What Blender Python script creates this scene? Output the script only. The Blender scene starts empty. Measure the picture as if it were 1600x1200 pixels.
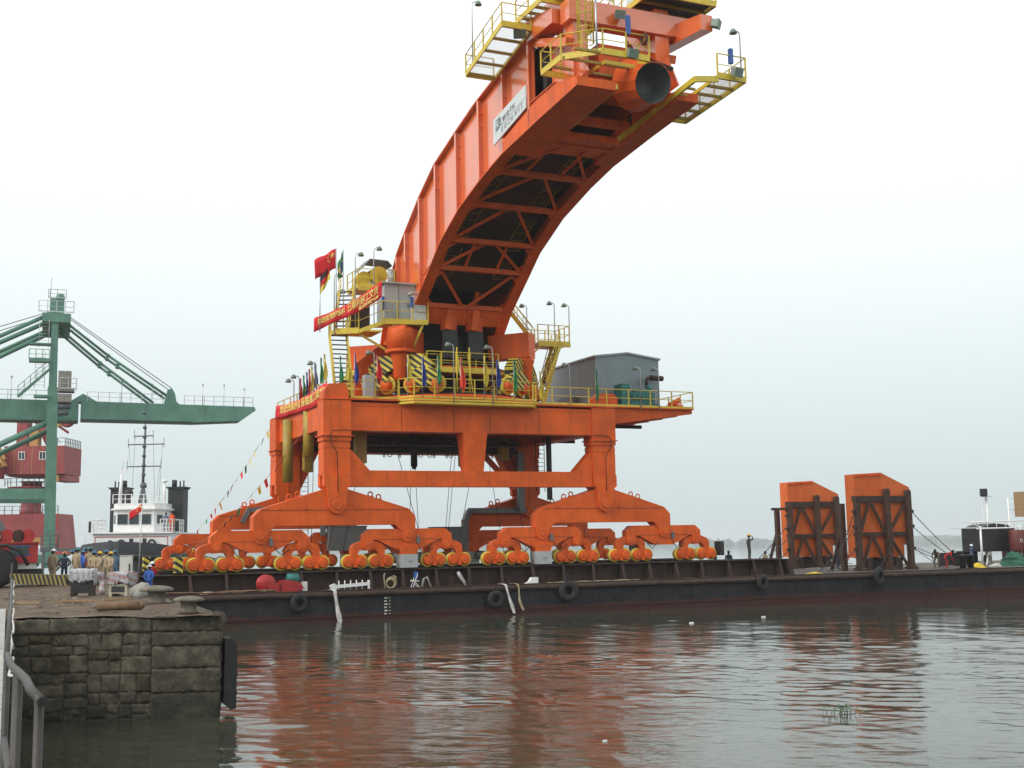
import bpy, bmesh, math, random
import numpy as np
from mathutils import Vector, Matrix

random.seed(7)
SC = bpy.context.scene
COL = SC.collection
R = math.radians

# ------------------------------------------------------------------ camera
EYE = 4.12
cam_data = bpy.data.cameras.new('camera')
cam_data.sensor_width = 36.0
cam_data.lens = 1950.0 / 1600.0 * 36.0
cam_data.clip_start = 0.2
cam_data.clip_end = 25000
cam = bpy.data.objects.new('camera', cam_data)
COL.objects.link(cam)
cam.matrix_world = (Matrix.Translation((0, 0, EYE)) @ Matrix.Rotation(R(90) + math.atan(258 / 1950), 4, 'X')
                    @ Matrix.Rotation(-0.012, 4, 'Z'))
SC.camera = cam

# ------------------------------------------------------------------ sky and sun (bright overcast, sun low contrast from the left)
SUN_DIR = Vector((-0.64, -0.50, 0.58)).normalized()      # towards the sun
world = bpy.data.worlds.new('World')
SC.world = world
world.use_nodes = True
nt = world.node_tree
nt.nodes.clear()
out = nt.nodes.new('ShaderNodeOutputWorld')
sky = nt.nodes.new('ShaderNodeTexSky')
sky.sky_type = 'NISHITA'
sky.sun_disc = False
sky.sun_elevation = math.asin(SUN_DIR.z)
sky.sun_rotation = math.atan2(SUN_DIR.x, SUN_DIR.y)
sky.dust_density = 6.0
bg1 = nt.nodes.new('ShaderNodeBackground')
bg1.inputs['Strength'].default_value = 0.06
nt.links.new(sky.outputs[0], bg1.inputs['Color'])
# cloud deck: CIE overcast luminance, brighter towards the zenith
tc = nt.nodes.new('ShaderNodeTexCoord')
sep = nt.nodes.new('ShaderNodeSeparateXYZ')
nt.links.new(tc.outputs['Generated'], sep.inputs[0])
ramp = nt.nodes.new('ShaderNodeMapRange')
ramp.inputs['From Min'].default_value = 0.0
ramp.inputs['From Max'].default_value = 1.0
nt.links.new(sep.outputs['Z'], ramp.inputs['Value'])
cr = nt.nodes.new('ShaderNodeValToRGB')
cr.color_ramp.elements[0].position = 0.0
cr.color_ramp.elements[0].color = (0.66, 0.76, 0.77, 1)
cr.color_ramp.elements[1].position = 1.0
cr.color_ramp.elements[1].color = (1.35, 1.4, 1.4, 1)
e = cr.color_ramp.elements.new(0.22)
e.color = (1.06, 1.15, 1.15, 1)
e = cr.color_ramp.elements.new(0.45)
e.color = (1.3, 1.36, 1.36, 1)
nt.links.new(ramp.outputs[0], cr.inputs[0])
bg2 = nt.nodes.new('ShaderNodeBackground')
bg2.inputs['Strength'].default_value = 1.0
nt.links.new(cr.outputs[0], bg2.inputs['Color'])
mixs = nt.nodes.new('ShaderNodeMixShader')
mixs.inputs[0].default_value = 0.9
nt.links.new(bg1.outputs[0], mixs.inputs[1])
nt.links.new(bg2.outputs[0], mixs.inputs[2])
nt.links.new(mixs.outputs[0], out.inputs['Surface'])

sun_data = bpy.data.lights.new('sun', 'SUN')
sun_data.energy = 2.0
sun_data.angle = R(24)
sun_data.color = (1.0, 0.96, 0.9)
sun = bpy.data.objects.new('sun', sun_data)
COL.objects.link(sun)
sun.rotation_euler = SUN_DIR.to_track_quat('Z', 'Y').to_euler()
sun.location = (-60, -30, 60)

SC.view_settings.view_transform = 'Standard'
SC.view_settings.look = 'None'
SC.view_settings.gamma = 1.0
SC.view_settings.exposure = 0.0
SC.view_settings.use_curve_mapping = False
SC.render.engine = 'CYCLES'
SC.cycles.use_denoising = True
SC.cycles.max_bounces = 6
SC.cycles.transparent_max_bounces = 6
SC.cycles.volume_bounces = 1

# ------------------------------------------------------------------ materials
MATS = {}
def mat(name, col, rough=0.5, metal=0.0, var=0.25, scale=1.5, streak=0.0, dirt=(0.12, 0.08, 0.05), bump=0.0, bscale=20, spec=0.5, fine=0.0, coat=0.0, tone=0.05, rustspots=0.0, streak_scale=1.0):
    """painted or raw surface: mottled tone, optional vertical dirt streaks, fine relief"""
    m = bpy.data.materials.new(name)
    m.use_nodes = True
    t = m.node_tree
    b = t.nodes['Principled BSDF']
    b.inputs['Roughness'].default_value = rough
    b.inputs['Metallic'].default_value = metal
    b.inputs['Specular IOR Level'].default_value = spec
    b.inputs['Coat Weight'].default_value = coat
    b.inputs['Coat Roughness'].default_value = 0.16
    b.inputs['Coat IOR'].default_value = 1.85
    co = t.nodes.new('ShaderNodeTexCoord')
    n = t.nodes.new('ShaderNodeTexNoise')
    n.inputs['Scale'].default_value = scale
    n.inputs['Detail'].default_value = 6
    n.inputs['Roughness'].default_value = 0.62
    oi = t.nodes.new('ShaderNodeObjectInfo')            # every copy gets its own stains and a slightly different tone
    sh = t.nodes.new('ShaderNodeVectorMath'); sh.operation = 'SCALE'; sh.inputs[0].default_value = (37, 91, 13)
    t.links.new(oi.outputs['Random'], sh.inputs['Scale'])
    off = t.nodes.new('ShaderNodeVectorMath'); off.operation = 'ADD'
    t.links.new(co.outputs['Object'], off.inputs[0]); t.links.new(sh.outputs[0], off.inputs[1])
    t.links.new(off.outputs[0], n.inputs['Vector'])
    mr = t.nodes.new('ShaderNodeMapRange')
    mr.inputs['From Min'].default_value = 0.3
    mr.inputs['From Max'].default_value = 0.7
    mr.inputs['To Min'].default_value = 1 - var
    mr.inputs['To Max'].default_value = 1 + var * 0.5
    t.links.new(n.outputs['Fac'], mr.inputs['Value'])
    mul = t.nodes.new('ShaderNodeVectorMath')
    mul.operation = 'SCALE'
    mul.inputs[0].default_value = col
    tn = t.nodes.new('ShaderNodeMapRange'); tn.inputs['To Min'].default_value = 1 - tone; tn.inputs['To Max'].default_value = 1 + tone
    t.links.new(oi.outputs['Random'], tn.inputs['Value'])
    tm = t.nodes.new('ShaderNodeMath'); tm.operation = 'MULTIPLY'
    t.links.new(mr.outputs[0], tm.inputs[0]); t.links.new(tn.outputs[0], tm.inputs[1])
    t.links.new(tm.outputs[0], mul.inputs['Scale'])
    last = mul.outputs[0]
    if rustspots > 0:
        n4 = t.nodes.new('ShaderNodeTexNoise'); n4.inputs['Scale'].default_value = 2.3; n4.inputs['Detail'].default_value = 10; n4.inputs['Roughness'].default_value = 0.78
        t.links.new(off.outputs[0], n4.inputs['Vector'])
        m4 = t.nodes.new('ShaderNodeMapRange'); m4.inputs['From Min'].default_value = 0.60; m4.inputs['From Max'].default_value = 0.72; m4.inputs['To Max'].default_value = rustspots
        t.links.new(n4.outputs['Fac'], m4.inputs['Value'])
        x4 = t.nodes.new('ShaderNodeMix'); x4.data_type = 'RGBA'
        t.links.new(m4.outputs[0], x4.inputs[0]); t.links.new(last, x4.inputs[6]); x4.inputs[7].default_value = (0.16, 0.05, 0.022, 1)
        last = x4.outputs[2]
    if streak > 0:
        mp = t.nodes.new('ShaderNodeMapping')
        mp.inputs['Scale'].default_value = (2.2, 2.2, 0.12)
        t.links.new(off.outputs[0], mp.inputs['Vector'])
        n2 = t.nodes.new('ShaderNodeTexNoise')
        n2.inputs['Scale'].default_value = 1.6
        n2.inputs['Detail'].default_value = 5
        n2.inputs['Roughness'].default_value = 0.7
        t.links.new(mp.outputs[0], n2.inputs['Vector'])
        mr2 = t.nodes.new('ShaderNodeMapRange')
        mr2.inputs['From Min'].default_value = 0.52
        mr2.inputs['From Max'].default_value = 0.75
        mr2.inputs['To Max'].default_value = streak
        t.links.new(n2.outputs['Fac'], mr2.inputs['Value'])
        mx = t.nodes.new('ShaderNodeMix')
        mx.data_type = 'RGBA'
        t.links.new(mr2.outputs[0], mx.inputs[0])
        t.links.new(last, mx.inputs[6])
        mx.inputs[7].default_value = (*dirt, 1)
        last = mx.outputs[2]
    t.links.new(last, b.inputs['Base Color'])
    if fine > 0:
        mr3 = t.nodes.new('ShaderNodeMapRange')
        mr3.inputs['To Min'].default_value = max(0.05, rough - fine)
        mr3.inputs['To Max'].default_value = min(1, rough + fine)
        t.links.new(n.outputs['Fac'], mr3.inputs['Value'])
        t.links.new(mr3.outputs[0], b.inputs['Roughness'])
    if bump > 0:
        n3 = t.nodes.new('ShaderNodeTexNoise')
        n3.inputs['Scale'].default_value = bscale
        n3.inputs['Detail'].default_value = 6
        t.links.new(co.outputs['Object'], n3.inputs['Vector'])
        bp = t.nodes.new('ShaderNodeBump')
        bp.inputs['Strength'].default_value = bump
        bp.inputs['Distance'].default_value = 0.05
        t.links.new(n3.outputs['Fac'], bp.inputs['Height'])
        t.links.new(bp.outputs[0], b.inputs['Normal'])
    MATS[name] = m
    return m

def stripe_mat(name, a, bcol, axis, period, slant=1.0):
    """diagonal hazard stripes painted in object space"""
    m = mat(name, a, 0.5, var=0.2)
    t = m.node_tree
    b = t.nodes['Principled BSDF']
    co = t.nodes.new('ShaderNodeTexCoord')
    dt = t.nodes.new('ShaderNodeVectorMath'); dt.operation = 'DOT_PRODUCT'
    dt.inputs[1].default_value = axis
    t.links.new(co.outputs['Object'], dt.inputs[0])
    md = t.nodes.new('ShaderNodeMath'); md.operation = 'MULTIPLY'; md.inputs[1].default_value = 1 / period
    t.links.new(dt.outputs['Value'], md.inputs[0])
    fr = t.nodes.new('ShaderNodeMath'); fr.operation = 'FRACT'
    t.links.new(md.outputs[0], fr.inputs[0])
    gt = t.nodes.new('ShaderNodeMath'); gt.operation = 'GREATER_THAN'; gt.inputs[1].default_value = 0.5
    t.links.new(fr.outputs[0], gt.inputs[0])
    mx = t.nodes.new('ShaderNodeMix'); mx.data_type = 'RGBA'
    t.links.new(gt.outputs[0], mx.inputs[0])
    src = b.inputs['Base Color'].links[0].from_socket
    t.links.new(src, mx.inputs[6])
    mx.inputs[7].default_value = (*bcol, 1)
    t.links.new(mx.outputs[2], b.inputs['Base Color'])
    return m

mat('orange', (0.74, 0.117, 0.016), 0.5, var=0.28, scale=0.6, streak=0.55, dirt=(0.27, 0.05, 0.018), fine=0.12, spec=0.25, rustspots=0.45, bump=0.10, bscale=1.1)
mat('orange_boom', (0.78, 0.140, 0.018), 0.34, var=0.18, scale=0.5, streak=0.35, dirt=(0.42, 0.075, 0.015), fine=0.1, coat=1.0, bump=0.06, bscale=1.0)
mat('orange_worn', (0.72, 0.112, 0.014), 0.5, var=0.25, scale=3, streak=0.45, dirt=(0.2, 0.05, 0.02), spec=0.25, rustspots=0.6, tone=0.12)
mat('panel_orange', (0.66, 0.14, 0.03), 0.55, var=0.18, scale=0.9, streak=0.4, dirt=(0.3, 0.07, 0.025), spec=0.25, rustspots=0.4)
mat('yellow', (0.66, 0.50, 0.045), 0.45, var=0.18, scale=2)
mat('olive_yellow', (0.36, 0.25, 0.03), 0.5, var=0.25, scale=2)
mat('grey_steel', (0.32, 0.34, 0.34), 0.5, 0.2, var=0.2, scale=3, streak=0.2)
mat('duct_grey', (0.17, 0.18, 0.18), 0.5, 0.3, var=0.2)
mat('galvanised', (0.5, 0.52, 0.53), 0.42, 0.6, var=0.15, scale=6)
mat('dark_steel', (0.035, 0.035, 0.037), 0.5, 0.3, var=0.4)
mat('black', (0.012, 0.012, 0.013), 0.55, var=0.3)
mat('rubber', (0.014, 0.014, 0.015), 0.75, var=0.4, scale=5, bump=0.3, bscale=12)
mat('rust', (0.075, 0.034, 0.02), 0.8, var=0.55, scale=2.5, streak=0.6, dirt=(0.025, 0.018, 0.014), bump=0.4, bscale=14)
mat('rust_dark', (0.045, 0.024, 0.017), 0.8, var=0.5, scale=2, streak=0.5, dirt=(0.1, 0.045, 0.022), bump=0.4, bscale=14)
mat('white', (0.78, 0.79, 0.78), 0.4, var=0.08, scale=2, streak=0.15, dirt=(0.45, 0.38, 0.3))
mat('off_white', (0.62, 0.61, 0.56), 0.6, var=0.2, scale=3)
mat('house_grey', (0.215, 0.265, 0.28), 0.45, 0.2, var=0.12, scale=1, streak=0.2, dirt=(0.1, 0.12, 0.12))
mat('cabinet_grey', (0.40, 0.43, 0.43), 0.45, var=0.15, scale=2, streak=0.35, dirt=(0.22, 0.2, 0.17))
mat('teal', (0.02, 0.17, 0.15), 0.45, var=0.3, scale=3)
mat('crane_green', (0.105, 0.25, 0.185), 0.5, var=0.25, scale=0.6, streak=0.45, dirt=(0.07, 0.085, 0.06))
mat('crane_red', (0.33, 0.055, 0.055), 0.55, var=0.25, scale=0.6, streak=0.35, dirt=(0.16, 0.04, 0.035))
mat('crane_tan', (0.5, 0.28, 0.08), 0.6, var=0.25)
mat('truck_red', (0.38, 0.025, 0.022), 0.4, var=0.25, scale=2)
mat('dark_red', (0.13, 0.022, 0.018), 0.6, var=0.3, scale=2, streak=0.4)
mat('red_paint', (0.40, 0.018, 0.022), 0.4, var=0.25, scale=3)
mat('hull_grey', (0.085, 0.095, 0.105), 0.5, var=0.2, scale=0.8, streak=0.35, dirt=(0.05, 0.045, 0.04))
mat('hull_black', (0.02, 0.022, 0.026), 0.6, var=0.3)
mat('glass', (0.03, 0.045, 0.05), 0.08, var=0.1)
mat('blue_paint', (0.04, 0.12, 0.38), 0.45, var=0.2)
mat('lamp_green', (0.19, 0.25, 0.21), 0.5, var=0.2)
mat('net_green', (0.03, 0.13, 0.085), 0.9, var=0.6, scale=8, bump=1.0, bscale=30)
mat('tarp_yellow', (0.75, 0.5, 0.03), 0.7, var=0.2, scale=5)
mat('rope', (0.42, 0.35, 0.22), 0.9, var=0.3, scale=9)
mat('strap', (0.62, 0.60, 0.56), 0.85, var=0.2, scale=6)
mat('wire', (0.02, 0.02, 0.02), 0.6, var=0.2)
mat('chain', (0.05, 0.05, 0.055), 0.5, 0.5, var=0.4, scale=10)
mat('wood', (0.30, 0.19, 0.10), 0.8, var=0.4, scale=6)
mat('concrete', (0.27, 0.26, 0.23), 0.85, var=0.35, scale=3, bump=0.5, bscale=30)
mat('walk_concrete', (0.36, 0.36, 0.33), 0.85, var=0.3, scale=3, bump=0.4, bscale=40)
mat('handrail', (0.05, 0.044, 0.04), 0.55, 0.2, var=0.3, scale=8)
mat('cloth_red', (0.62, 0.012, 0.02), 0.75, var=0.12)
mat('cloth_redorange', (0.8, 0.06, 0.03), 0.75, var=0.12)
mat('cloth_green', (0.02, 0.25, 0.075), 0.75, var=0.12)
mat('cloth_yellow', (0.72, 0.56, 0.06), 0.75, var=0.12)
mat('cloth_blue', (0.02, 0.05, 0.28), 0.75, var=0.12)
mat('cloth_black', (0.012, 0.012, 0.012), 0.75, var=0.12)
mat('letter_gold', (0.85, 0.62, 0.16), 0.6, var=0.05)
mat('letter_grey', (0.16, 0.19, 0.22), 0.6, var=0.05)
mat('letter_pale', (0.33, 0.37, 0.40), 0.6, var=0.05)
mat('board_grey', (0.62, 0.66, 0.66), 0.5, var=0.06)
mat('plastic_sheet', (0.42, 0.42, 0.44), 0.5, var=0.3, scale=6)
mat('tin_box', (0.36, 0.33, 0.24), 0.6, var=0.3, scale=4, streak=0.4)
mat('leaf', (0.05, 0.12, 0.025), 0.6, var=0.4, scale=6)
mat('shore_green', (0.06, 0.085, 0.06), 0.9, var=0.4, scale=0.05)
mat('skin', (0.42, 0.24, 0.16), 0.55, var=0.1)
mat('hair', (0.012, 0.010, 0.009), 0.6, var=0.2)
mat('shoe', (0.02, 0.018, 0.016), 0.6, var=0.2)
for nm, c in dict(tan=(0.37, 0.29, 0.18), navy=(0.014, 0.018, 0.05), pale=(0.55, 0.6, 0.62), blue=(0.03, 0.11, 0.42),
                  steelblue=(0.10, 0.16, 0.24), red=(0.5, 0.02, 0.025), orange=(0.75, 0.1, 0.03), olive=(0.07, 0.075, 0.05),
                  dark=(0.03, 0.032, 0.036), jeans=(0.04, 0.07, 0.15), khaki=(0.2, 0.16, 0.1), grey=(0.2, 0.2, 0.2)).items():
    mat('wear_' + nm, c, 0.85, var=0.25, scale=7)
for nm, c in dict(white=(0.82, 0.83, 0.82), blue=(0.04, 0.2, 0.36), yellow=(0.78, 0.46, 0.02), orange=(0.7, 0.25, 0.05), teal=(0.03, 0.17, 0.2)).items():
    mat('helmet_' + nm, c, 0.3, var=0.05)
stripe_mat('hazard', (0.62, 0.50, 0.05), (0.012, 0.012, 0.012), (0.7, 0.0, 1.0), 0.42)
mat('rust_tan', (0.17, 0.10, 0.058), 0.8, var=0.4, scale=4, bump=0.4)
stripe_mat('hazard_steep', (0.26, 0.20, 0.05), (0.012, 0.012, 0.012), (1.0, 0.0, 0.35), 0.22)
stripe_mat('sheet_print', (0.36, 0.36, 0.38), (0.30, 0.19, 0.18), (0.3, 0.2, 1.0), 0.26)

# hull of the barge: dark paint, brown-red boot topping at the waterline, rust
def barge_mat():
    m = mat('barge_hull', (0.020, 0.021, 0.025), 0.7, var=0.6, scale=0.9, streak=0.75, dirt=(0.06, 0.034, 0.022), bump=0.9, bscale=1.4, spec=0.3, rustspots=0.7)
    t = m.node_tree; b = t.nodes['Principled BSDF']
    co = t.nodes.new('ShaderNodeTexCoord'); s = t.nodes.new('ShaderNodeSeparateXYZ')
    t.links.new(co.outputs['Object'], s.inputs[0])
    n = t.nodes.new('ShaderNodeTexNoise'); n.inputs['Scale'].default_value = 1.3; n.inputs['Detail'].default_value = 7
    t.links.new(co.outputs['Object'], n.inputs['Vector'])
    ad = t.nodes.new('ShaderNodeMath'); ad.operation = 'MULTIPLY_ADD'; ad.inputs[1].default_value = 0.5; ad.inputs[2].default_value = -0.25
    t.links.new(n.outputs['Fac'], ad.inputs[0])
    a2 = t.nodes.new('ShaderNodeMath'); a2.operation = 'ADD'
    t.links.new(ad.outputs[0], a2.inputs[0]); t.links.new(s.outputs['Z'], a2.inputs[1])
    mr = t.nodes.new('ShaderNodeMapRange')
    mr.inputs['From Min'].default_value = 0.42; mr.inputs['From Max'].default_value = 0.56
    mr.inputs['To Min'].default_value = 0.6; mr.inputs['To Max'].default_value = 0.0
    t.links.new(a2.outputs[0], mr.inputs['Value'])
    mx = t.nodes.new('ShaderNodeMix'); mx.data_type = 'RGBA'
    t.links.new(mr.outputs[0], mx.inputs[0])
    src = b.inputs['Base Color'].links[0].from_socket
    t.links.new(src, mx.inputs[6]); mx.inputs[7].default_value = (0.085, 0.022, 0.018, 1)
    t.links.new(mx.outputs[2], b.inputs['Base Color'])
barge_mat()

def ground_mat(name, c1, c2, c3, s1, rough=0.9, bump=0.7):
    m = bpy.data.materials.new(name); m.use_nodes = True
    t = m.node_tree; b = t.nodes['Principled BSDF']; b.inputs['Roughness'].default_value = rough
    co = t.nodes.new('ShaderNodeTexCoord')
    n = t.nodes.new('ShaderNodeTexNoise'); n.inputs['Scale'].default_value = s1; n.inputs['Detail'].default_value = 9; n.inputs['Roughness'].default_value = 0.7
    t.links.new(co.outputs['Object'], n.inputs['Vector'])
    r = t.nodes.new('ShaderNodeValToRGB')
    r.color_ramp.elements[0].position = 0.3; r.color_ramp.elements[0].color = (*c1, 1)
    r.color_ramp.elements[1].position = 0.72; r.color_ramp.elements[1].color = (*c3, 1)
    e = r.color_ramp.elements.new(0.5); e.color = (*c2, 1)
    t.links.new(n.outputs['Fac'], r.inputs[0]); t.links.new(r.outputs[0], b.inputs['Base Color'])
    n2 = t.nodes.new('ShaderNodeTexNoise'); n2.inputs['Scale'].default_value = s1 * 12; n2.inputs['Detail'].default_value = 6
    t.links.new(co.outputs['Object'], n2.inputs['Vector'])
    bp = t.nodes.new('ShaderNodeBump'); bp.inputs['Strength'].default_value = bump; bp.inputs['Distance'].default_value = 0.04
    t.links.new(n2.outputs['Fac'], bp.inputs['Height']); t.links.new(bp.outputs[0], b.inputs['Normal'])
    MATS[name] = m
ground_mat('quay_dirt', (0.028, 0.018, 0.011), (0.09, 0.058, 0.033), (0.19, 0.14, 0.092), 1.1, bump=1.0)
ground_mat('deck_dirt', (0.03, 0.025, 0.02), (0.085, 0.07, 0.055), (0.16, 0.135, 0.11), 0.8)
ground_mat('stone', (0.020, 0.018, 0.013), (0.072, 0.062, 0.044), (0.17, 0.148, 0.105), 3.2, bump=1.0)
ground_mat('stone_pale', (0.022, 0.019, 0.014), (0.085, 0.072, 0.05), (0.19, 0.16, 0.115), 3.0, bump=1.0)
ground_mat('stone_wet', (0.011, 0.011, 0.008), (0.036, 0.033, 0.023), (0.075, 0.068, 0.047), 2.2, bump=1.0)
ground_mat('stone_ochre', (0.016, 0.013, 0.008), (0.055, 0.042, 0.023), (0.12, 0.095, 0.052), 3.4, bump=1.0)
ground_mat('cap_dust', (0.09, 0.075, 0.055), (0.17, 0.15, 0.115), (0.27, 0.24, 0.19), 5.0, bump=0.8)

# ------------------------------------------------------------------ mesh builder
class MB:
    def __init__(s):
        s.v = []; s.f = []; s.sm = []; s.mi = []; s.cur = 0
    def add(s, vs, fs, smooth=False):
        o = len(s.v); s.v += [tuple(p) for p in vs]
        for f in fs:
            s.f.append([o + i for i in f]); s.sm.append(smooth); s.mi.append(s.cur)
        return s
    def bb(s, x0, x1, y0, y1, z0, z1):
        return s.add([(x0,y0,z0),(x1,y0,z0),(x1,y1,z0),(x0,y1,z0),(x0,y0,z1),(x1,y0,z1),(x1,y1,z1),(x0,y1,z1)],
                     [(0,3,2,1),(4,5,6,7),(0,1,5,4),(1,2,6,5),(2,3,7,6),(3,0,4,7)])
    def box(s, c, d, rz=0.0, m=None):
        M = Matrix.Translation(c) @ Matrix.Rotation(rz, 4, 'Z')
        if m is not None: M = Matrix.Translation(c) @ m.to_4x4()
        x, y, z = d[0]/2, d[1]/2, d[2]/2
        vs = [M @ Vector(p) for p in [(-x,-y,-z),(x,-y,-z),(x,y,-z),(-x,y,-z),(-x,-y,z),(x,-y,z),(x,y,z),(-x,y,z)]]
        return s.add(vs, [(0,3,2,1),(4,5,6,7),(0,1,5,4),(1,2,6,5),(2,3,7,6),(3,0,4,7)])
    def beam(s, p, q, w, h=None, w2=None, h2=None, up=(0,0,1)):
        p = Vector(p); q = Vector(q); h = h or w; w2 = w2 or w; h2 = h2 or h
        d = (q-p).normalized(); u = Vector(up)
        if abs(d.dot(u)) > 0.98: u = Vector((0,1,0))
        a = d.cross(u).normalized(); b = a.cross(d).normalized()
        vs = []
        for c, ww, hh in ((p,w,h),(q,w2,h2)):
            for i, j in ((-1,-1),(1,-1),(1,1),(-1,1)):
                vs.append(c + a*(i*ww/2) + b*(j*hh/2))
        return s.add(vs, [(3,2,1,0),(4,5,6,7),(0,1,5,4),(1,2,6,5),(2,3,7,6),(3,0,4,7)])
    def tube(s, p, q, r, n=8, r2=None, caps=True):
        p = Vector(p); q = Vector(q); r2 = r if r2 is None else r2
        d = (q-p).normalized(); u = Vector((0,0,1)) if abs(d.z) < 0.95 else Vector((1,0,0))
        a = d.cross(u).normalized(); b = d.cross(a)
        vs = []
        for c, rr in ((p,r),(q,r2)):
            for k in range(n):
                t = 2*math.pi*k/n; vs.append(c + a*(math.cos(t)*rr) + b*(math.sin(t)*rr))
        s.add(vs, [(k,(k+1)%n,n+(k+1)%n,n+k) for k in range(n)], n > 4)
        if caps:
            o = len(s.v) - 2*n
            s.f += [[o+k for k in range(n)][::-1], [o+n+k for k in range(n)]]; s.sm += [False]*2; s.mi += [s.cur]*2
        return s
    def path(s, pts, r, n=6):
        pts = [Vector(p) for p in pts]; rings = []; prev = None
        for i, p in enumerate(pts):
            d = (pts[min(i+1,len(pts)-1)] - pts[max(i-1,0)]).normalized()
            if prev is None:
                u = Vector((0,0,1)) if abs(d.z) < 0.9 else Vector((1,0,0))
                a = d.cross(u).normalized()
            else:
                a = (prev - d*prev.dot(d)).normalized()
            prev = a; b = d.cross(a); rr = r[i] if isinstance(r,(list,tuple)) else r
            rings.append([p + a*math.cos(2*math.pi*k/n)*rr + b*math.sin(2*math.pi*k/n)*rr for k in range(n)])
        vs = [v for g in rings for v in g]; fs = []
        for i in range(len(pts)-1):
            fs += [(i*n+k, i*n+(k+1)%n, (i+1)*n+(k+1)%n, (i+1)*n+k) for k in range(n)]
        s.add(vs, fs, True)
        o = len(s.v)-len(vs)
        s.f += [[o+k for k in range(n)][::-1], [o+len(vs)-n+k for k in range(n)]]; s.sm += [False]*2; s.mi += [s.cur]*2
        return s
    def prism(s, poly, lo, hi, ax='y'):
        """2D outline extruded: ax='y' -> poly is (x,z); ax='x' -> (y,z); ax='z' -> (x,y)"""
        n = len(poly)
        def P(a, b, t): return (a,t,b) if ax == 'y' else ((t,a,b) if ax == 'x' else (a,b,t))
        vs = [P(a,b,lo) for a,b in poly] + [P(a,b,hi) for a,b in poly]
        return s.add(vs, [list(range(n))[::-1], list(range(n,2*n))] + [(k,(k+1)%n,n+(k+1)%n,n+k) for k in range(n)])
    def lathe(s, prof, c=(0,0,0), n=16, axis='z'):
        c = Vector(c); vs = []
        for r, h in prof:
            for k in range(n):
                t = 2*math.pi*k/n; a, b = math.cos(t)*r, math.sin(t)*r
                vs.append(c + Vector((a,b,h) if axis == 'z' else ((a,h,b) if axis == 'y' else (h,a,b))))
        m = len(prof)
        s.add(vs, [(i*n+k, i*n+(k+1)%n, (i+1)*n+(k+1)%n, (i+1)*n+k) for i in range(m-1) for k in range(n)], True)
        o = len(s.v)-len(vs)
        s.f += [[o+k for k in range(n)][::-1], [o+(m-1)*n+k for k in range(n)]]; s.sm += [False]*2; s.mi += [s.cur]*2
        return s
    def torus(s, c, R0, r, axis='y', n=20, k=8, tilt=None):
        c = Vector(c); vs = []
        for i in range(n):
            t = 2*math.pi*i/n
            for j in range(k):
                u = 2*math.pi*j/k; rr = R0 + r*math.cos(u); h = r*math.sin(u)
                a, b = rr*math.cos(t), rr*math.sin(t)
                p = Vector((a,h,b)) if axis == 'y' else (Vector((a,b,h)) if axis == 'z' else Vector((h,a,b)))
                if tilt is not None: p = tilt @ p
                vs.append(c+p)
        return s.add(vs, [(i*k+j, i*k+(j+1)%k, ((i+1)%n)*k+(j+1)%k, ((i+1)%n)*k+j) for i in range(n) for j in range(k)], True)
    def sphere(s, c, rad, n=10, m=7):
        c = Vector(c); rx, ry, rz = rad if isinstance(rad,(tuple,list)) else (rad,)*3
        vs = []
        for i in range(m+1):
            ph = math.pi*i/m
            for k in range(n):
                t = 2*math.pi*k/n; vs.append(c + Vector((rx*math.sin(ph)*math.cos(t), ry*math.sin(ph)*math.sin(t), rz*math.cos(ph))))
        return s.add(vs, [(i*n+k, (i+1)*n+k, (i+1)*n+(k+1)%n, i*n+(k+1)%n) for i in range(m) for k in range(n)], True)
    def sheet(s, pts, th=0.01):
        """grid of points (rows) given a small thickness"""
        r = len(pts); c = len(pts[0])
        P = [[Vector(p) for p in row] for row in pts]
        nor = (P[0][1]-P[0][0]).cross(P[1][0]-P[0][0]).normalized()*th
        vs = [p for row in P for p in row] + [p+nor for row in P for p in row]; N = r*c
        fs = []
        for i in range(r-1):
            for j in range(c-1):
                a = i*c+j; fs += [(a,a+1,a+c+1,a+c), (N+a,N+a+c,N+a+c+1,N+a+1)]
        bd = [j for j in range(c)] + [i*c+c-1 for i in range(1,r)] + [(r-1)*c+j for j in range(c-2,-1,-1)] + [i*c for i in range(r-2,0,-1)]
        for k in range(len(bd)):
            a, b = bd[k], bd[(k+1)%len(bd)]; fs.append((a, N+a, N+b, b))
        return s.add(vs, fs, True)
    def rail(s, pts, h=1.1, step=1.5, r=0.032, mid=1, toe=0.14, closed=False):
        """handrail along a polyline: posts, top rail, mid rails, toe board"""
        pts = [Vector(p) for p in pts]
        if closed: pts = pts + [pts[0]]
        up = Vector((0,0,1))
        for i in range(len(pts)-1):
            p, q = pts[i], pts[i+1]; L = (q-p).length; n = max(1, round(L/step))
            s.tube(p+up*h, q+up*h, r, 6)
            for m in range(mid): s.tube(p+up*h*(m+1)/(mid+1), q+up*h*(m+1)/(mid+1), r*0.75, 5)
            for k in range(n+1):
                if k == n and i < len(pts)-2: continue
                b = p.lerp(q, k/n); s.beam(b, b+up*h, r*2.2, r*2.2)
            if toe: s.beam(p+up*toe*0.5, q+up*toe*0.5, 0.02, toe)
        return s
    def mesh(s, name):
        me = bpy.data.meshes.new(name)
        me.from_pydata([tuple(v) for v in s.v], [], s.f)
        me.polygons.foreach_set('use_smooth', s.sm)
        me.polygons.foreach_set('material_index', s.mi)
        bm = bmesh.new(); bm.from_mesh(me)
        bmesh.ops.recalc_face_normals(bm, faces=bm.faces)
        bm.to_mesh(me); bm.free(); me.update()
        return me
    def build(s, name, m, parent=None, label=None, cat=None, group=None, kind=None, frame=None):
        me = s.mesh(name)
        for x in (m if isinstance(m,(list,tuple)) else [m]): me.materials.append(MATS[x] if isinstance(x,str) else x)
        return place(me, name, parent, label, cat, group, kind, frame)

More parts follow.
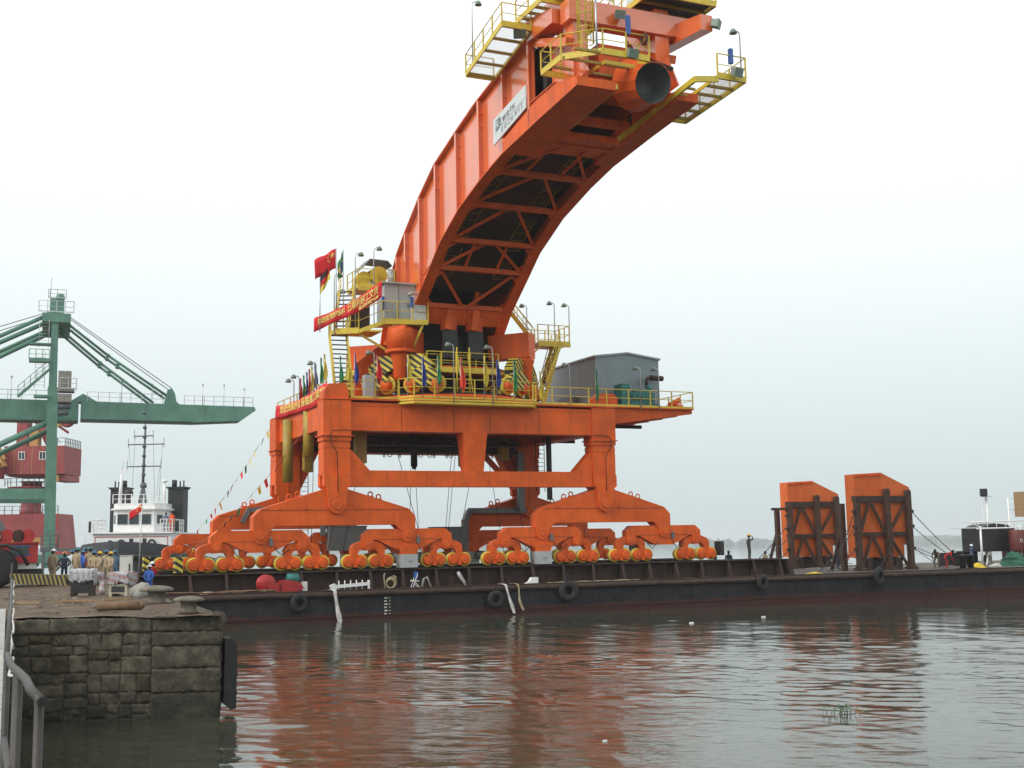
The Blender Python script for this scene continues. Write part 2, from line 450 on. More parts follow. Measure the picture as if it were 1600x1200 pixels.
BASE = {}
def place(me, name, parent=None, label=None, cat=None, group=None, kind=None, frame=None, loc=None, rot=None):
    o = bpy.data.objects.new(name, me); COL.objects.link(o)
    if parent is not None:
        o.parent = parent
        if parent.name in BASE: o.location = -BASE[parent.name]
    elif frame is not None: o.matrix_world = frame
    if loc is not None: o.location = (Vector(o.location) if parent is not None and parent.name in BASE else Vector((0,0,0))) + Vector(loc)
    if rot is not None: o.rotation_euler = rot
    tag(o, label, cat, group, kind)
    return o
def tag(o, label=None, cat=None, group=None, kind=None):
    if label: o['label'] = label
    if cat: o['category'] = cat
    if group: o['group'] = group
    if kind: o['kind'] = kind
    return o
def thing(name, label, cat, base=(0,0,0), frame=None, group=None, rz=0.0, absolute=True):
    """Empty at the base of a thing; with absolute=True the part meshes are given in the frame's own coordinates"""
    o = bpy.data.objects.new(name, None); COL.objects.link(o)
    o.empty_display_size = 0.3
    F = frame if frame is not None else Matrix.Identity(4)
    o.matrix_world = F @ Matrix.Translation(base) @ Matrix.Rotation(rz, 4, 'Z')
    if absolute: BASE[o.name] = Vector(base)
    return tag(o, label, cat, group)
def copy_tree(o, parent=None):
    c = o.copy(); COL.objects.link(c); c.parent = parent
    for ch in list(o.children): copy_tree(ch, c)
    return c
def one(mb, name, m, label, cat, base, frame=None, rz=0.0, group=None, scale=1.0):
    """thing that is a single mesh, modelled round its own base"""
    me = mb.mesh(name)
    for x in (m if isinstance(m,(list,tuple)) else [m]): me.materials.append(MATS[x])
    o = bpy.data.objects.new(name, me); COL.objects.link(o)
    F = frame if frame is not None else Matrix.Identity(4)
    o.matrix_world = F @ Matrix.Translation(base) @ Matrix.Rotation(rz, 4, 'Z') @ Matrix.Scale(scale, 4)
    return tag(o, label, cat, group)

def text_mesh(body, size, extrude=0.01, align='LEFT', sx=1.0, bold=0.0):
    cu = bpy.data.curves.new('lettering', 'FONT')
    cu.body = body; cu.size = size; cu.extrude = extrude; cu.align_x = align; cu.align_y = 'CENTER'; cu.offset = bold
    cu.resolution_u = 2
    o = bpy.data.objects.new('lettering_source', cu); COL.objects.link(o)
    o.scale = (sx,1,1)
    dg = bpy.context.evaluated_depsgraph_get()
    me = bpy.data.meshes.new_from_object(o.evaluated_get(dg))
    for v in me.vertices: v.co.x *= sx
    bpy.data.objects.remove(o); bpy.data.curves.remove(cu)
    return me

# frame shared by the barge and all that stands on it: x along the side facing us, y away, slightly trimmed by the load
PHI = math.atan(0.46)
BM = Matrix.Translation((-5.033, 87.84, 0)) @ Matrix.Rotation(PHI, 4, 'Z') @ Matrix.Rotation(-0.008, 4, 'Y')
def bw(x, y, z): return BM @ Vector((x,y,z))
# ================================================================== SETTING
# ------------------------------------------------------------------ water: one sheet, fine near the camera, to the horizon
def make_water():
    rng = np.random.RandomState(3)
    rad = [5.0]
    while rad[-1] < 20: rad.append(rad[-1]*1.012)
    while rad[-1] < 112: rad.append(rad[-1]*1.0036)
    while rad[-1] < 14000: rad.append(rad[-1]*1.09)
    rad = np.array(rad); ang = np.radians(np.concatenate([np.linspace(-78,-31,70)[:-1], np.linspace(-31,31,440), np.linspace(31,78,70)[1:]]))
    A, Q = np.meshgrid(ang, rad); X = Q*np.sin(A); Y = Q*np.cos(A)
    Z = np.zeros_like(X)
    waves = []
    for lam, amp, n in ((5.5,0.010,5),(2.6,0.0060,7),(1.35,0.0044,10),(0.78,0.0040,12),(0.5,0.0026,14)):
        for _ in range(n):
            th = rng.normal(1.2, 0.7); l = lam*rng.uniform(0.7,1.35)
            waves.append((math.cos(th)*2*math.pi/l, math.sin(th)*2*math.pi/l, amp*rng.uniform(0.5,1.2), rng.uniform(0,6.28), l))
    # calmer and livelier patches of water
    patch = 0.62 + 0.38*np.sin(X*0.11+1.3*np.sin(Y*0.07))*np.sin(Y*0.13+0.9*np.sin(X*0.06)+1.0)
    for kx, ky, a, p, l in waves:
        fade = np.clip(1.6 - Q*0.0036*4.0/l, 0, 1)          # drop wavelengths the grid can no longer carry
        Z += a*np.sin(kx*X+ky*Y+p+0.5*np.sin(0.3*X-0.21*Y))*fade
    Z *= patch*np.clip((220-Q)/120, 0, 1)
    nr, nc = X.shape
    v = np.stack([X,Y,Z], -1).reshape(-1,3)
    idx = np.arange(nr*nc).reshape(nr,nc)
    f = np.stack([idx[:-1,:-1], idx[:-1,1:], idx[1:,1:], idx[1:,:-1]], -1).reshape(-1,4)[:, ::-1]
    me = bpy.data.meshes.new('water')
    me.vertices.add(len(v)); me.vertices.foreach_set('co', v.ravel())
    me.loops.add(f.size); me.loops.foreach_set('vertex_index', f.ravel().astype(np.int32))
    me.polygons.add(len(f)); me.polygons.foreach_set('loop_start', np.arange(0,f.size,4,dtype=np.int32))
    me.polygons.foreach_set('loop_total', np.full(len(f),4,dtype=np.int32))
    me.polygons.foreach_set('use_smooth', np.ones(len(f),dtype=bool))
    me.update(); me.validate()
    m = bpy.data.materials.new('water'); m.use_nodes = True
    t = m.node_tree; b = t.nodes['Principled BSDF']
    b.inputs['Roughness'].default_value = 0.035
    b.inputs['IOR'].default_value = 1.333
    co = t.nodes.new('ShaderNodeTexCoord')
    n0 = t.nodes.new('ShaderNodeTexNoise'); n0.inputs['Scale'].default_value = 0.06; n0.inputs['Detail'].default_value = 4
    t.links.new(co.outputs['Object'], n0.inputs['Vector'])
    r = t.nodes.new('ShaderNodeValToRGB')
    r.color_ramp.elements[0].position = 0.35; r.color_ramp.elements[0].color = (0.036, 0.041, 0.028, 1)
    r.color_ramp.elements[1].position = 0.7; r.color_ramp.elements[1].color = (0.052, 0.055, 0.038, 1)
    t.links.new(n0.outputs['Fac'], r.inputs[0]); t.links.new(r.outputs[0], b.inputs['Base Color'])
    mp = t.nodes.new('ShaderNodeMapping'); mp.inputs['Scale'].default_value = (1.0, 1.9, 1.0); mp.inputs['Rotation'].default_value = (0,0,0.25)
    t.links.new(co.outputs['Object'], mp.inputs['Vector'])
    n1 = t.nodes.new('ShaderNodeTexNoise'); n1.inputs['Scale'].default_value = 2.3; n1.inputs['Detail'].default_value = 4; n1.inputs['Distortion'].default_value = 0.5
    t.links.new(mp.outputs[0], n1.inputs['Vector'])
    n2 = t.nodes.new('ShaderNodeTexNoise'); n2.inputs['Scale'].default_value = 8.0; n2.inputs['Detail'].default_value = 3
    t.links.new(mp.outputs[0], n2.inputs['Vector'])
    b1 = t.nodes.new('ShaderNodeBump'); b1.inputs['Strength'].default_value = 0.30; b1.inputs['Distance'].default_value = 0.05
    # wind-ruffled and slick patches
    pn = t.nodes.new('ShaderNodeTexNoise'); pn.inputs['Scale'].default_value = 0.075; pn.inputs['Detail'].default_value = 5; pn.inputs['Roughness'].default_value = 0.6
    pm = t.nodes.new('ShaderNodeMapping'); pm.inputs['Scale'].default_value = (0.6, 1.6, 1.0)
    t.links.new(co.outputs['Object'], pm.inputs['Vector']); t.links.new(pm.outputs[0], pn.inputs['Vector'])
    pr = t.nodes.new('ShaderNodeMapRange'); pr.inputs['From Min'].default_value = 0.38; pr.inputs['From Max'].default_value = 0.62; pr.inputs['To Min'].default_value = 0.18; pr.inputs['To Max'].default_value = 1.0
    t.links.new(pn.outputs['Fac'], pr.inputs['Value'])
    h1 = t.nodes.new('ShaderNodeMath'); h1.operation = 'MULTIPLY'
    t.links.new(n1.outputs['Fac'], h1.inputs[0]); t.links.new(pr.outputs[0], h1.inputs[1])
    h2 = t.nodes.new('ShaderNodeMath'); h2.operation = 'MULTIPLY'
    t.links.new(n2.outputs['Fac'], h2.inputs[0]); t.links.new(pr.outputs[0], h2.inputs[1])
    t.links.new(h1.outputs[0], b1.inputs['Height'])
    b2 = t.nodes.new('ShaderNodeBump'); b2.inputs['Strength'].default_value = 0.26; b2.inputs['Distance'].default_value = 0.012
    t.links.new(h2.outputs[0], b2.inputs['Height']); t.links.new(b1.outputs[0], b2.inputs['Normal'])
    t.links.new(b2.outputs[0], b.inputs['Normal'])
    me.materials.append(m)
    o = bpy.data.objects.new('water', me); COL.objects.link(o); tag(o, kind='structure')
    bb_ = MB(); bb_.bb(-14000, 14000, -400, 14000, -9, -8)
    bb_.build('river_bed', 'stone_wet', kind='structure')
make_water()

# ------------------------------------------------------------------ far bank with its tree line
def make_shore():
    random.seed(21)
    mb = MB()
    n = 240; top = []; y0 = 4300
    for i in range(n+1):
        x = -3200 + 8800*i/n
        h = 26 + 9*math.sin(i*0.11) + 3*math.sin(i*0.037+1) + random.uniform(0,5) + (18 if 0.55 < i/n < 0.8 else 0)*math.sin((i/n-0.55)/0.25*math.pi)
        top.append((x, h))
    vs = []; fs = []
    for x, h in top:
        vs += [(x, y0, -1), (x, y0+30, 4), (x, y0+90, h*0.75), (x, y0+260, h), (x, y0+700, -1)]
    for i in range(n):
        for k in range(4): fs.append((i*5+k, (i+1)*5+k, (i+1)*5+k+1, i*5+k+1))
    mb.add(vs, fs, True)
    mb.build('far_shore', 'shore_green', kind='structure')
    mb = MB()
    for i in range(1100):
        x = random.uniform(-3000, 5400); y = y0 + random.uniform(20, 90); s = random.uniform(4.0, 11.0)
        for _ in range(3):
            mb.sphere((x+random.uniform(-s,s), y+random.uniform(-s,s), random.uniform(5,22)+s*0.3), (s*random.uniform(.7,1.2), s, s*random.uniform(.7,1.3)), 6, 4)
    mb.build('bank_trees', 'shore_green', label='hazy line of trees along the far river bank', cat='trees', kind='stuff')
make_shore()

# ------------------------------------------------------------------ quay
QZ = 2.52
def make_quay():
    random.seed(5)
    edge = [(-12.9, 31.75), (-7.5, 32.45), (-10.7, 40.1), (-13.2, 46.1), (-18.5, 61.4), (-22.0, 70.9), (-32.2, 94.0), (-44, 112), (-66, 160), (-130, 330), (-400, 330), (-400, -30), (-30, -30)]
    mb = MB()
    mb.prism([(x*1.0,y*1.0) for x,y in [(-30,29.6)] + edge[:-1]], -3.0, QZ-0.03, 'z')
    q = mb.build('quay', 'stone', kind='structure')
    # top surface: dirt and worn concrete, gently uneven
    N, Mm = 46, 60; vs = []; fs = []
    EP = [(32.45,-7.5),(40.1,-10.7),(46.1,-13.2),(61.4,-18.5),(70.9,-22.0),(94,-32.2),(112,-44),(160,-66)]
    def ed(y):
        for (a,xa),(b,xb) in zip(EP, EP[1:]):
            if a <= y <= b: return xa+(xb-xa)*(y-a)/(b-a)
        return -7.5 if y < 32.45 else -66-(y-160)*0.38
    ys = [32.0 + 110*(k/Mm)**1.7 for k in range(Mm+1)]
    for k, y in enumerate(ys):
        xr = ed(max(y,32.45)) - 0.02; xl = xr - 45
        for i in range(N+1):
            f = (i/N)**1.8; x = xr + (xl-xr)*f
            z = QZ + 0.012 + (0.022*math.sin(x*1.3+y*0.7)+0.02*math.sin(x*3.1-y*2.3)+0.012*random.random() if 0 < i else 0)
            yy = y
            if k == 0: yy = 32.45 + (x+7.5)*0.13 + 0.02
            vs.append((x, yy, z))
    for k in range(Mm):
        for i in range(N):
            a = k*(N+1)+i; fs.append((a, a+1, a+N+2, a+N+1))
    g = MB(); g.add(vs, fs, True); g.build('quay_ground', 'quay_dirt', kind='structure')
    # masonry of the near face, block by block, rough dressed
    u = Vector((-5.4,-0.7,0)).normalized(); nrm = Vector((u.y,-u.x,0)); nrm = -nrm if nrm.y > 0 else nrm
    c0 = Vector((-7.5,32.45,0))
    def stone(a0, a1, z0, z1, proud, mname, name='stone', seed=0, res=5):
        rnd = random.Random(seed); mb = MB(); vs = []
        nx = max(3, int((a1-a0)/0.07)); nz = max(3, int((z1-z0)/0.07))
        for j in range(nz+1):
            for i in range(nx+1):
                fx, fz = i/nx, j/nz
                edge_ = min(fx,1-fx)*(a1-a0), min(fz,1-fz)*(z1-z0)
                e = min(edge_); p = proud*(1 if e > 0.001 else 0.7) + rnd.uniform(-0.016,0.016)
                ja = rnd.uniform(-.018,.018); jz = rnd.uniform(-.018,.018)
                q_ = c0 + u*(a0+(a1-a0)*fx+ja) + nrm*p; vs.append((q_.x,q_.y,z0+(z1-z0)*fz+jz))
        fs = [(j*(nx+1)+i, j*(nx+1)+i+1, (j+1)*(nx+1)+i+1, (j+1)*(nx+1)+i) for j in range(nz) for i in range(nx)]
        mb.add(vs, fs, True)
        b0 = len(mb.v)
        bd = [i for i in range(nx+1)] + [j*(nx+1)+nx for j in range(1,nz+1)] + [nz*(nx+1)+i for i in range(nx-1,-1,-1)] + [j*(nx+1) for j in range(nz-1,0,-1)]
        back = [tuple(Vector(vs[k]) - nrm*(proud+0.12)) for k in bd]
        mb.add(back, [])
        for k in range(len(bd)):
            k2 = (k+1)%len(bd); mb.f.append([bd[k], b0+k, b0+k2, bd[k2]]); mb.sm.append(False); mb.mi.append(0)
        return mb.build(name, mname, q)
    cells = []
    def split(a0, a1, z0, z1, depth):
        w, h = a1-a0, z1-z0
        if (w < 0.75 and h < 0.55 and random.random() < 0.8) or (w < 0.42 and h < 0.42) or depth > 7: cells.append((a0,a1,z0,z1)); return
        if w/h > random.uniform(0.9,1.7): c = a0+w*random.uniform(0.35,0.65); split(a0,c,z0,z1,depth+1); split(c,a1,z0,z1,depth+1)
        else: c = z0+h*random.uniform(0.38,0.62); split(a0,a1,z0,c,depth+1); split(a0,a1,c,z1,depth+1)
    split(1.72, 5.45, -0.2, 2.14, 0)
    for (a0,a1,z0,z1) in cells:
        stone(a0+0.006, a1-0.006, z0+0.006, z1-0.006, random.uniform(0.004,0.03), random.choice(['stone','stone','stone_pale','stone_pale','stone','stone_ochre']) if z0 > 0.1 else 'stone_wet', seed=int(a0*1000+z0*777))
    # cast corner of the quay: coarse concrete lifts
    for (z0,z1,p) in ((-0.2,0.62,0.045),(0.62,1.22,0.055),(1.22,1.78,0.04),(1.78,2.14,0.05)):
        stone(-0.0, 1.72, z0+0.004, z1-0.004, p, 'stone' if z0 > 0.3 else 'stone_wet', 'concrete_lift', seed=int(z0*31+9))
    a = -0.02
    for w in (1.75, 1.3, 1.2, 1.3):
        stone(a, a+w-0.008, 2.145, QZ+random.uniform(-.02,.015), random.uniform(0.05,0.075), 'stone', 'coping_stone', seed=int(a*77)+3); a += w
    # rounded, broken nosing along the water edge of the quay
    mb = MB(); pts = []; rr = []
    for k in range(60):
        y = 32.4 + 38*k/59; pts.append((ed(max(y,32.45))-0.1+random.uniform(-.05,.05), y, QZ-0.10+random.uniform(-.02,.02))); rr.append(0.19+random.uniform(-.05,.05))
    mb.path(pts, rr, 7); mb.build('nosing', 'stone_pale', q)
    # rubber fender on the corner
    f = MB()
    f.prism([(-0.16,0.15),(0.02,0.0),(0.16,0.02),(0.17,1.62),(0.02,1.78),(-0.14,1.78)], -0.45, 0.45, 'y')
    for k in range(3): f.bb(0.16,0.20,-0.3,0.3,0.35+k*0.5,0.43+k*0.5)
    one(f, 'fender', 'rubber', 'black rubber fender bolted to the corner of the stone quay', 'fender', (-7.42, 32.95, 0.16), rz=0.33)
    # paved walkway by the camera
    d = Vector((-0.4020,1.0,0)).normalized(); s = Vector((d.y,-d.x,0)); W = None
    for k in range(9):
        p = d*(1.0+k*4.3); e = d*(1.0+(k+1)*4.3-0.02)
        W = MB(); poly = [p, e, e-s*6, p-s*6]; W.prism([(v.x,v.y) for v in poly], QZ-0.35, QZ+0.06+0.004*(k%2), 'z')
        if k == 0: wk = W.build('walkway', 'walk_concrete', kind='structure')
        else: W.build('paving_slab', 'walk_concrete', wk)
make_quay()

def make_near_railing():
    t = thing('pipe_railing', 'bent grey pipe railing beside the walkway at the lower left', 'railing', (-2.1, 5.5, QZ))
    top = [(-2.02,5.45,3.50),(-2.2,5.78,3.52),(-2.36,6.15,3.525),(-2.55,6.55,3.52),(-2.85,7.2,3.50),(-3.14,7.86,3.51)]
    mb = MB(); mb.path(top, 0.021, 10); mb.build('top_rail', 'handrail', t)
    mb = MB(); mb.tube((-2.019,5.448,3.50),(-2.021,5.452,3.50),0.016,10); mb.v = [(x,y-0.012,z) for x,y,z in mb.v]; mb.build('bore_shade', 'black', t)  # black disc on the closed pipe end paints the dark of its inside
    mb = MB(); mb.path([(-2.3,5.9,2.9),(-2.55,6.5,2.95),(-3.14,7.86,3.02)], 0.02, 8); mb.build('mid_rail', 'handrail', t)
    mb = MB(); mb.path([(-3.16,7.9,3.50),(-5.0,12.55,3.55),(-7.6,19.1,3.58),(-10.55,26.5,3.62)], 0.02, 7); mb.build('far_rail', 'handrail', t)
    for (x,y) in ((-2.05,5.5),(-2.55,6.55),(-2.72,6.95),(-3.12,7.82),(-4.3,10.78),(-5.4,13.55),(-7.0,17.55),(-8.6,21.55),(-10.5,26.35)):
        mb = MB(); mb.tube((x,y,1.7),(x,y,3.51 if y < 26 else 3.95),0.02,10); mb.build('post', 'handrail', t)
    c = MB(); pts = []
    for k in range(60):
        f = k/59; y = 7.6 + 18.8*f**1.4; x = -0.3975*y
        pts.append((x+0.012+0.018*math.sin(k*0.7)*(0.5+f), y, 3.46+0.04*math.sin(k*0.9)+0.45*max(0,f-0.75)))
    pts = [(-2.9,7.42,3.45),(-2.88,7.35,3.43),(-2.98,7.5,3.42)] + pts
    c.path(pts, 0.009, 6)
    c.build('cable', 'strap', label='pale cable twisted round the pipe railing', cat='cable')
make_near_railing()
# ================================================================== BARGE
DZ = 1.78
BX0, BX1, BY0, BY1 = -21.6, 74.0, -8.9, 17.5
def make_barge():
    random.seed(11)
    t = thing('barge', 'long black and rust flat deck barge under the orange crane', 'barge', (20, 4, 0), BM)
    h = MB()
    h.prism([(BX0+1.2,-2.0),(BX1,-2.0),(BX1,DZ-0.02),(BX0,DZ-0.02),(BX0,0.2)], BY0, BY1, 'y')
    hull = h.build('hull', 'barge_hull', t)
    # plate seams and strakes on the side
    for k in range(16):
        x = BX0 + 3 + k*6.0
        m = MB(); m.bb(x-0.05,x+0.05,BY0-0.03,BY0+0.02,-0.6,DZ-0.3); m.build('frame_strap', 'barge_hull', hull)
    m = MB(); m.bb(BX0+1,BX1,BY0-0.05,BY0+0.02,0.30,0.36); m.build('side_strake', 'barge_hull', hull)
    # deck plating
    vs = []; fs = []; nx, ny = 120, 30
    for j in range(ny+1):
        for i in range(nx+1):
            x = BX0 + (BX1-BX0)*i/nx; y = BY0 + (BY1-BY0)*j/ny
            vs.append((x,y,DZ+(0.03*random.random() if 0 < j < ny else 0)))
    for j in range(ny):
        for i in range(nx): a = j*(nx+1)+i; fs.append((a,a+1,a+nx+2,a+nx+1))
    m = MB(); m.add(vs, fs, True); m.build('deck', 'deck_dirt', t)
    # rubbing tube along the gunwale
    m = MB(); pts = []; n = 90
    for k in range(n+1):
        x = BX0 + (BX1-BX0)*k/n; pts.append((x, BY0-0.06+random.uniform(-.03,.03), DZ-0.14+random.uniform(-.02,.02)))
    m.path(pts, 0.17, 9); m.build('rubbing_tube', 'rust_dark', t)
    m = MB(); m.bb(BX0,BX1,BY0+0.05,BY0+0.3,DZ,DZ+0.13); m.build('gunwale_bar', 'rust_dark', t)
    # two girders that carry the rails of the crane
    for yc, x1 in ((-6.0, 24.6), (6.3, 24.6)):
        g = MB()
        g.bb(BX0+0.2,x1,yc-0.03,yc+0.03,DZ,2.95)
        web = g.build('rail_girder', 'rust_dark', t)
        m = MB(); m.bb(BX0+0.2,x1,yc-0.55,yc+0.55,2.95,3.0); m.build('girder_flange', 'rust', t)
        m = MB(); m.bb(BX0+0.6,x1-0.4,yc-0.045,yc+0.045,3.0,3.06); m.build('rail', 'dark_steel', t)
        k = 0; x = BX0 + 1.0
        while x < x1-0.3:
            m = MB(); e = 0.55 if abs(x-(x1-0.4)) > 1 else 0.55
            dx = random.uniform(-.12,.12)
            m.prism([(yc-0.03,DZ),(yc-0.85,DZ),(yc-0.5,2.95),(yc-0.03,2.95)], x-0.03, x+0.03, 'x')
            m.beam((x+dx,yc-0.86,DZ),(x,yc-0.5,2.95),0.17,0.04,up=(0,1,0))
            m.build('rib', 'rust_dark', web)
            m = MB(); m.prism([(yc+0.03,DZ),(yc+0.7,DZ),(yc+0.5,2.95),(yc+0.03,2.95)], x-0.03, x+0.03, 'x')
            x += random.choice((2.15,2.25,2.3))
    m = MB(); m.prism([(24.6,DZ),(25.0,DZ),(24.62,2.98),(24.4,2.98)], -6.75, -5.3, 'y'); m.build('end_plate', 'rust_dark', t)
    # draught marks
    for k in range(6):
        m = MB(); z = 0.35+k*0.19; m.bb(-7.25,-7.1+0.06*(k%2),BY0-0.035,BY0-0.03,z,z+0.08); m.bb(-6.95,-6.88,BY0-0.035,BY0-0.03,z+0.02,z+0.07); m.build('draught_mark', 'off_white', hull)
make_barge()

def tyre_at(x, z, label, rr=0.42, tilt=0.0):
    m = MB()
    prof = []
    for k in range(14):
        a = 2*math.pi*k/14; prof.append((0.40+0.20*math.cos(a)*1.0, 0.15*math.sin(a)))
    n = 24; vs = []
    for i in range(n):
        t = 2*math.pi*i/n
        for r_, h_ in prof:
            w = 1 + 0.025*(i%2)*(r_ > 0.5); vs.append((r_*w*math.cos(t), h_, r_*w*math.sin(t)))
    k = len(prof)
    m.add(vs, [(i*k+j, i*k+(j+1)%k, ((i+1)%n)*k+(j+1)%k, ((i+1)%n)*k+j) for i in range(n) for j in range(k)], True)
    m.path([(0,-0.02,0.55),(0.03,0.05,0.8),(0.02,0.25,0.98)], 0.03, 5)
    one(m, 'tyre', 'rubber', label, 'tyre', (x, BY0-0.36, z), BM, group='tyre fenders along the barge side', rz=tilt, scale=rr/0.42)
tyre_at(-12.6, 1.22, 'tyre fender on the barge below the red winch', 0.40, 0.2)
tyre_at(0.0, 1.0, 'tyre fender half hidden in shade beside the hanging straps', 0.40)
tyre_at(5.15, 1.35, 'large worn tyre fender hanging on the middle of the barge side', 0.48, -0.15)
tyre_at(20.3, 1.45, 'tyre fender below the end of the rail girder', 0.40, 0.3)
tyre_at(30.6, 1.6, 'tyre fender below the two orange panels', 0.48, 0.4)

def strap(x, x2, label, z0, w=0.22, mat_='strap', bend=0.0):
    rows = []
    n = 16
    for k in range(n):
        f = k/(n-1)
        if f < 0.2: y = BY0 + 0.35 - 0.7*(f/0.2); z = DZ+0.17
        else: y = BY0 - 0.36 - 0.03*math.sin(f*9); z = DZ+0.10 - (DZ+0.10-z0)*(f-0.2)/0.8
        xx = x + (x2-x)*f + bend*math.sin(f*math.pi*2); ww = w*(1-0.45*abs(math.sin(f*4)))
        rows.append([(xx-ww/2,y,z),(xx,y-0.03*math.sin(f*20),z),(xx+ww/2,y,z)])
    m = MB(); m.sheet(rows, 0.012)
    m.build('webbing_strap', mat_, label=label, cat='strap', frame=BM)
strap(-10.55, -10.1, 'single white webbing strap trailing from the barge into the water', -0.15, 0.34)
strap(0.55, 1.25, 'left of two webbing straps hanging side by side from the barge', 0.1, 0.26)
strap(1.35, 1.9, 'right and browner of two webbing straps hanging side by side', 0.25, 0.2, 'rope', 0.08)
# ================================================================== THE ORANGE SHIP UNLOADER
RZ = 3.06                       # top of rail
UN = thing('ship_unloader', 'huge orange ship unloader with a curved boom standing on the barge', 'crane', (0, 0, RZ), BM)
YF, YR = -6.0, 6.3              # rail lines

def arc(cx, cz, r, a0, a1, n=8):
    return [(cx+r*math.cos(R(a0+(a1-a0)*k/n)), cz+r*math.sin(R(a0+(a1-a0)*k/n))) for k in range(n+1)]

# ---- bogies (two wheels each), shared meshes
def bogie_meshes():
    m = MB()
    prof = arc(0.40,0.46,0.365,-75,70) + [(0.48,0.84),(-0.48,0.84)] + arc(-0.40,0.46,0.365,110,255) + [(-0.2,0.17),(0.2,0.17)]
    for y0 in (-0.30, 0.22): m.prism(prof, y0, y0+0.08)
    m.bb(-0.55,0.55,-0.22,0.22,0.62,0.80)
    for x in (-0.42,0.42):
        m.lathe([(0.26,-0.42),(0.29,-0.40),(0.31,-0.30)], (x,0,0.46), 16, 'y'); m.lathe([(0.1,-0.48),(0.1,-0.44)], (x,0,0.45), 8, 'y')
    m.bb(-0.13,0.13,-0.42,-0.28,0.12,0.30); m.bb(-0.2,0.2,-0.25,0.25,0.8,0.95)
    fr = m.mesh('bogie'); fr.materials.append(MATS['orange_worn'])
    w = MB(); w.lathe([(0.30,-0.20),(0.455,-0.20),(0.46,-0.13),(0.42,-0.11),(0.42,0.10),(0.30,0.12)], (0,0,0), 24, 'y')
    wh = w.mesh('wheel'); wh.materials.append(MATS['yellow'])
    return fr, wh
BOG, WHE = bogie_meshes()
# ---- rocker beams
def rocker_mesh():
    m = MB()
    m.prism([(-1.10,.78),(-1.12,1.3),(-.95,1.55),(-.62,1.68)]+arc(0,1.55,0.36,140,40,6)+[(.62,1.68),(.95,1.55),(1.12,1.3),(1.10,.78),(.66,.78),(.66,1.02),(.5,1.2),(-.5,1.2),(-.66,1.02),(-.66,.78)], -0.26, 0.26)
    # raised edge rib following the arch
    m.prism([(-.90,.95),(-.90,1.25),(-.78,1.36),(.78,1.36),(.90,1.25),(.90,.95),(.86,.95),(.86,1.23),(.76,1.32),(-.76,1.32),(-.86,1.23),(-.86,.95)], -0.285, -0.255)
    me = m.mesh('rocker_beam'); me.materials.append(MATS['orange_worn']); return me
ROC = rocker_mesh()
def second_mesh():
    m = MB()
    P = [(-2.55,2.48),(2.55,2.48),(2.98,2.12)] + arc(2.64,1.48,0.34,0,-180,8) + [(2.30,1.82),(2.05,1.78),(0.72,1.14),(-0.72,1.14),(-2.05,1.78),(-2.30,1.82)] + arc(-2.64,1.48,0.34,0,-180,8) + [(-2.98,2.12)]
    m.prism(P, -0.36, 0.36)
    m.cur = 1; m.bb(-2.0,2.0,-0.375,-0.355,1.80,1.82); m.cur = 0
    me = m.mesh('equalizer_beam'); me.materials.append(MATS['orange']); me.materials.append(MATS['rust']); return me
SEC = second_mesh()
def main_mesh():
    m = MB()
    P = [(-4.75,6.82-RZ),(-0.75,8.03-RZ),(0.75,8.03-RZ),(4.75,6.82-RZ),(5.2,6.35-RZ),(5.2,5.15-RZ)] + arc(4.75,5.15-RZ,0.45,0,-180,8) + [(4.30,5.35-RZ),(3.85,5.80-RZ),(-3.85,5.80-RZ),(-4.30,5.35-RZ)] + arc(-4.75,5.15-RZ,0.45,0,-180,8) + [(-5.2,6.35-RZ)]
    m.prism(P, -0.48, 0.48)
    m.cur = 1; m.bb(-4.7,4.7,-0.495,-0.475,6.73-RZ,6.755-RZ); m.cur = 0
    for x in (-3.6,-2.0,1.2,2.6): m.bb(x-0.05,x+0.05,-0.56,-0.48,6.78-RZ,6.98-RZ)
    me = m.mesh('main_equalizer'); me.materials.append(MATS['orange']); me.materials.append(MATS['rust']); return me
MAI = main_mesh()
lug = MB(); lug.torus((0,0,0.14), 0.15, 0.045, 'y', 14, 6); lug.bb(-0.2,0.2,-0.06,0.06,-0.12,0.03)
LUG = lug.mesh('lifting_lug'); LUG.materials.append(MATS['orange_worn'])
pin = MB(); pin.lathe([(0.22,-0.06),(0.24,-0.04),(0.24,0.0)], (0,0,0), 16, 'y')
PIN = pin.mesh('pivot_pin'); PIN.materials.append(MATS['orange_worn'])
def part(me, name, parent, loc):
    o = bpy.data.objects.new(name, me); COL.objects.link(o); o.parent = parent; o.location = loc; return o
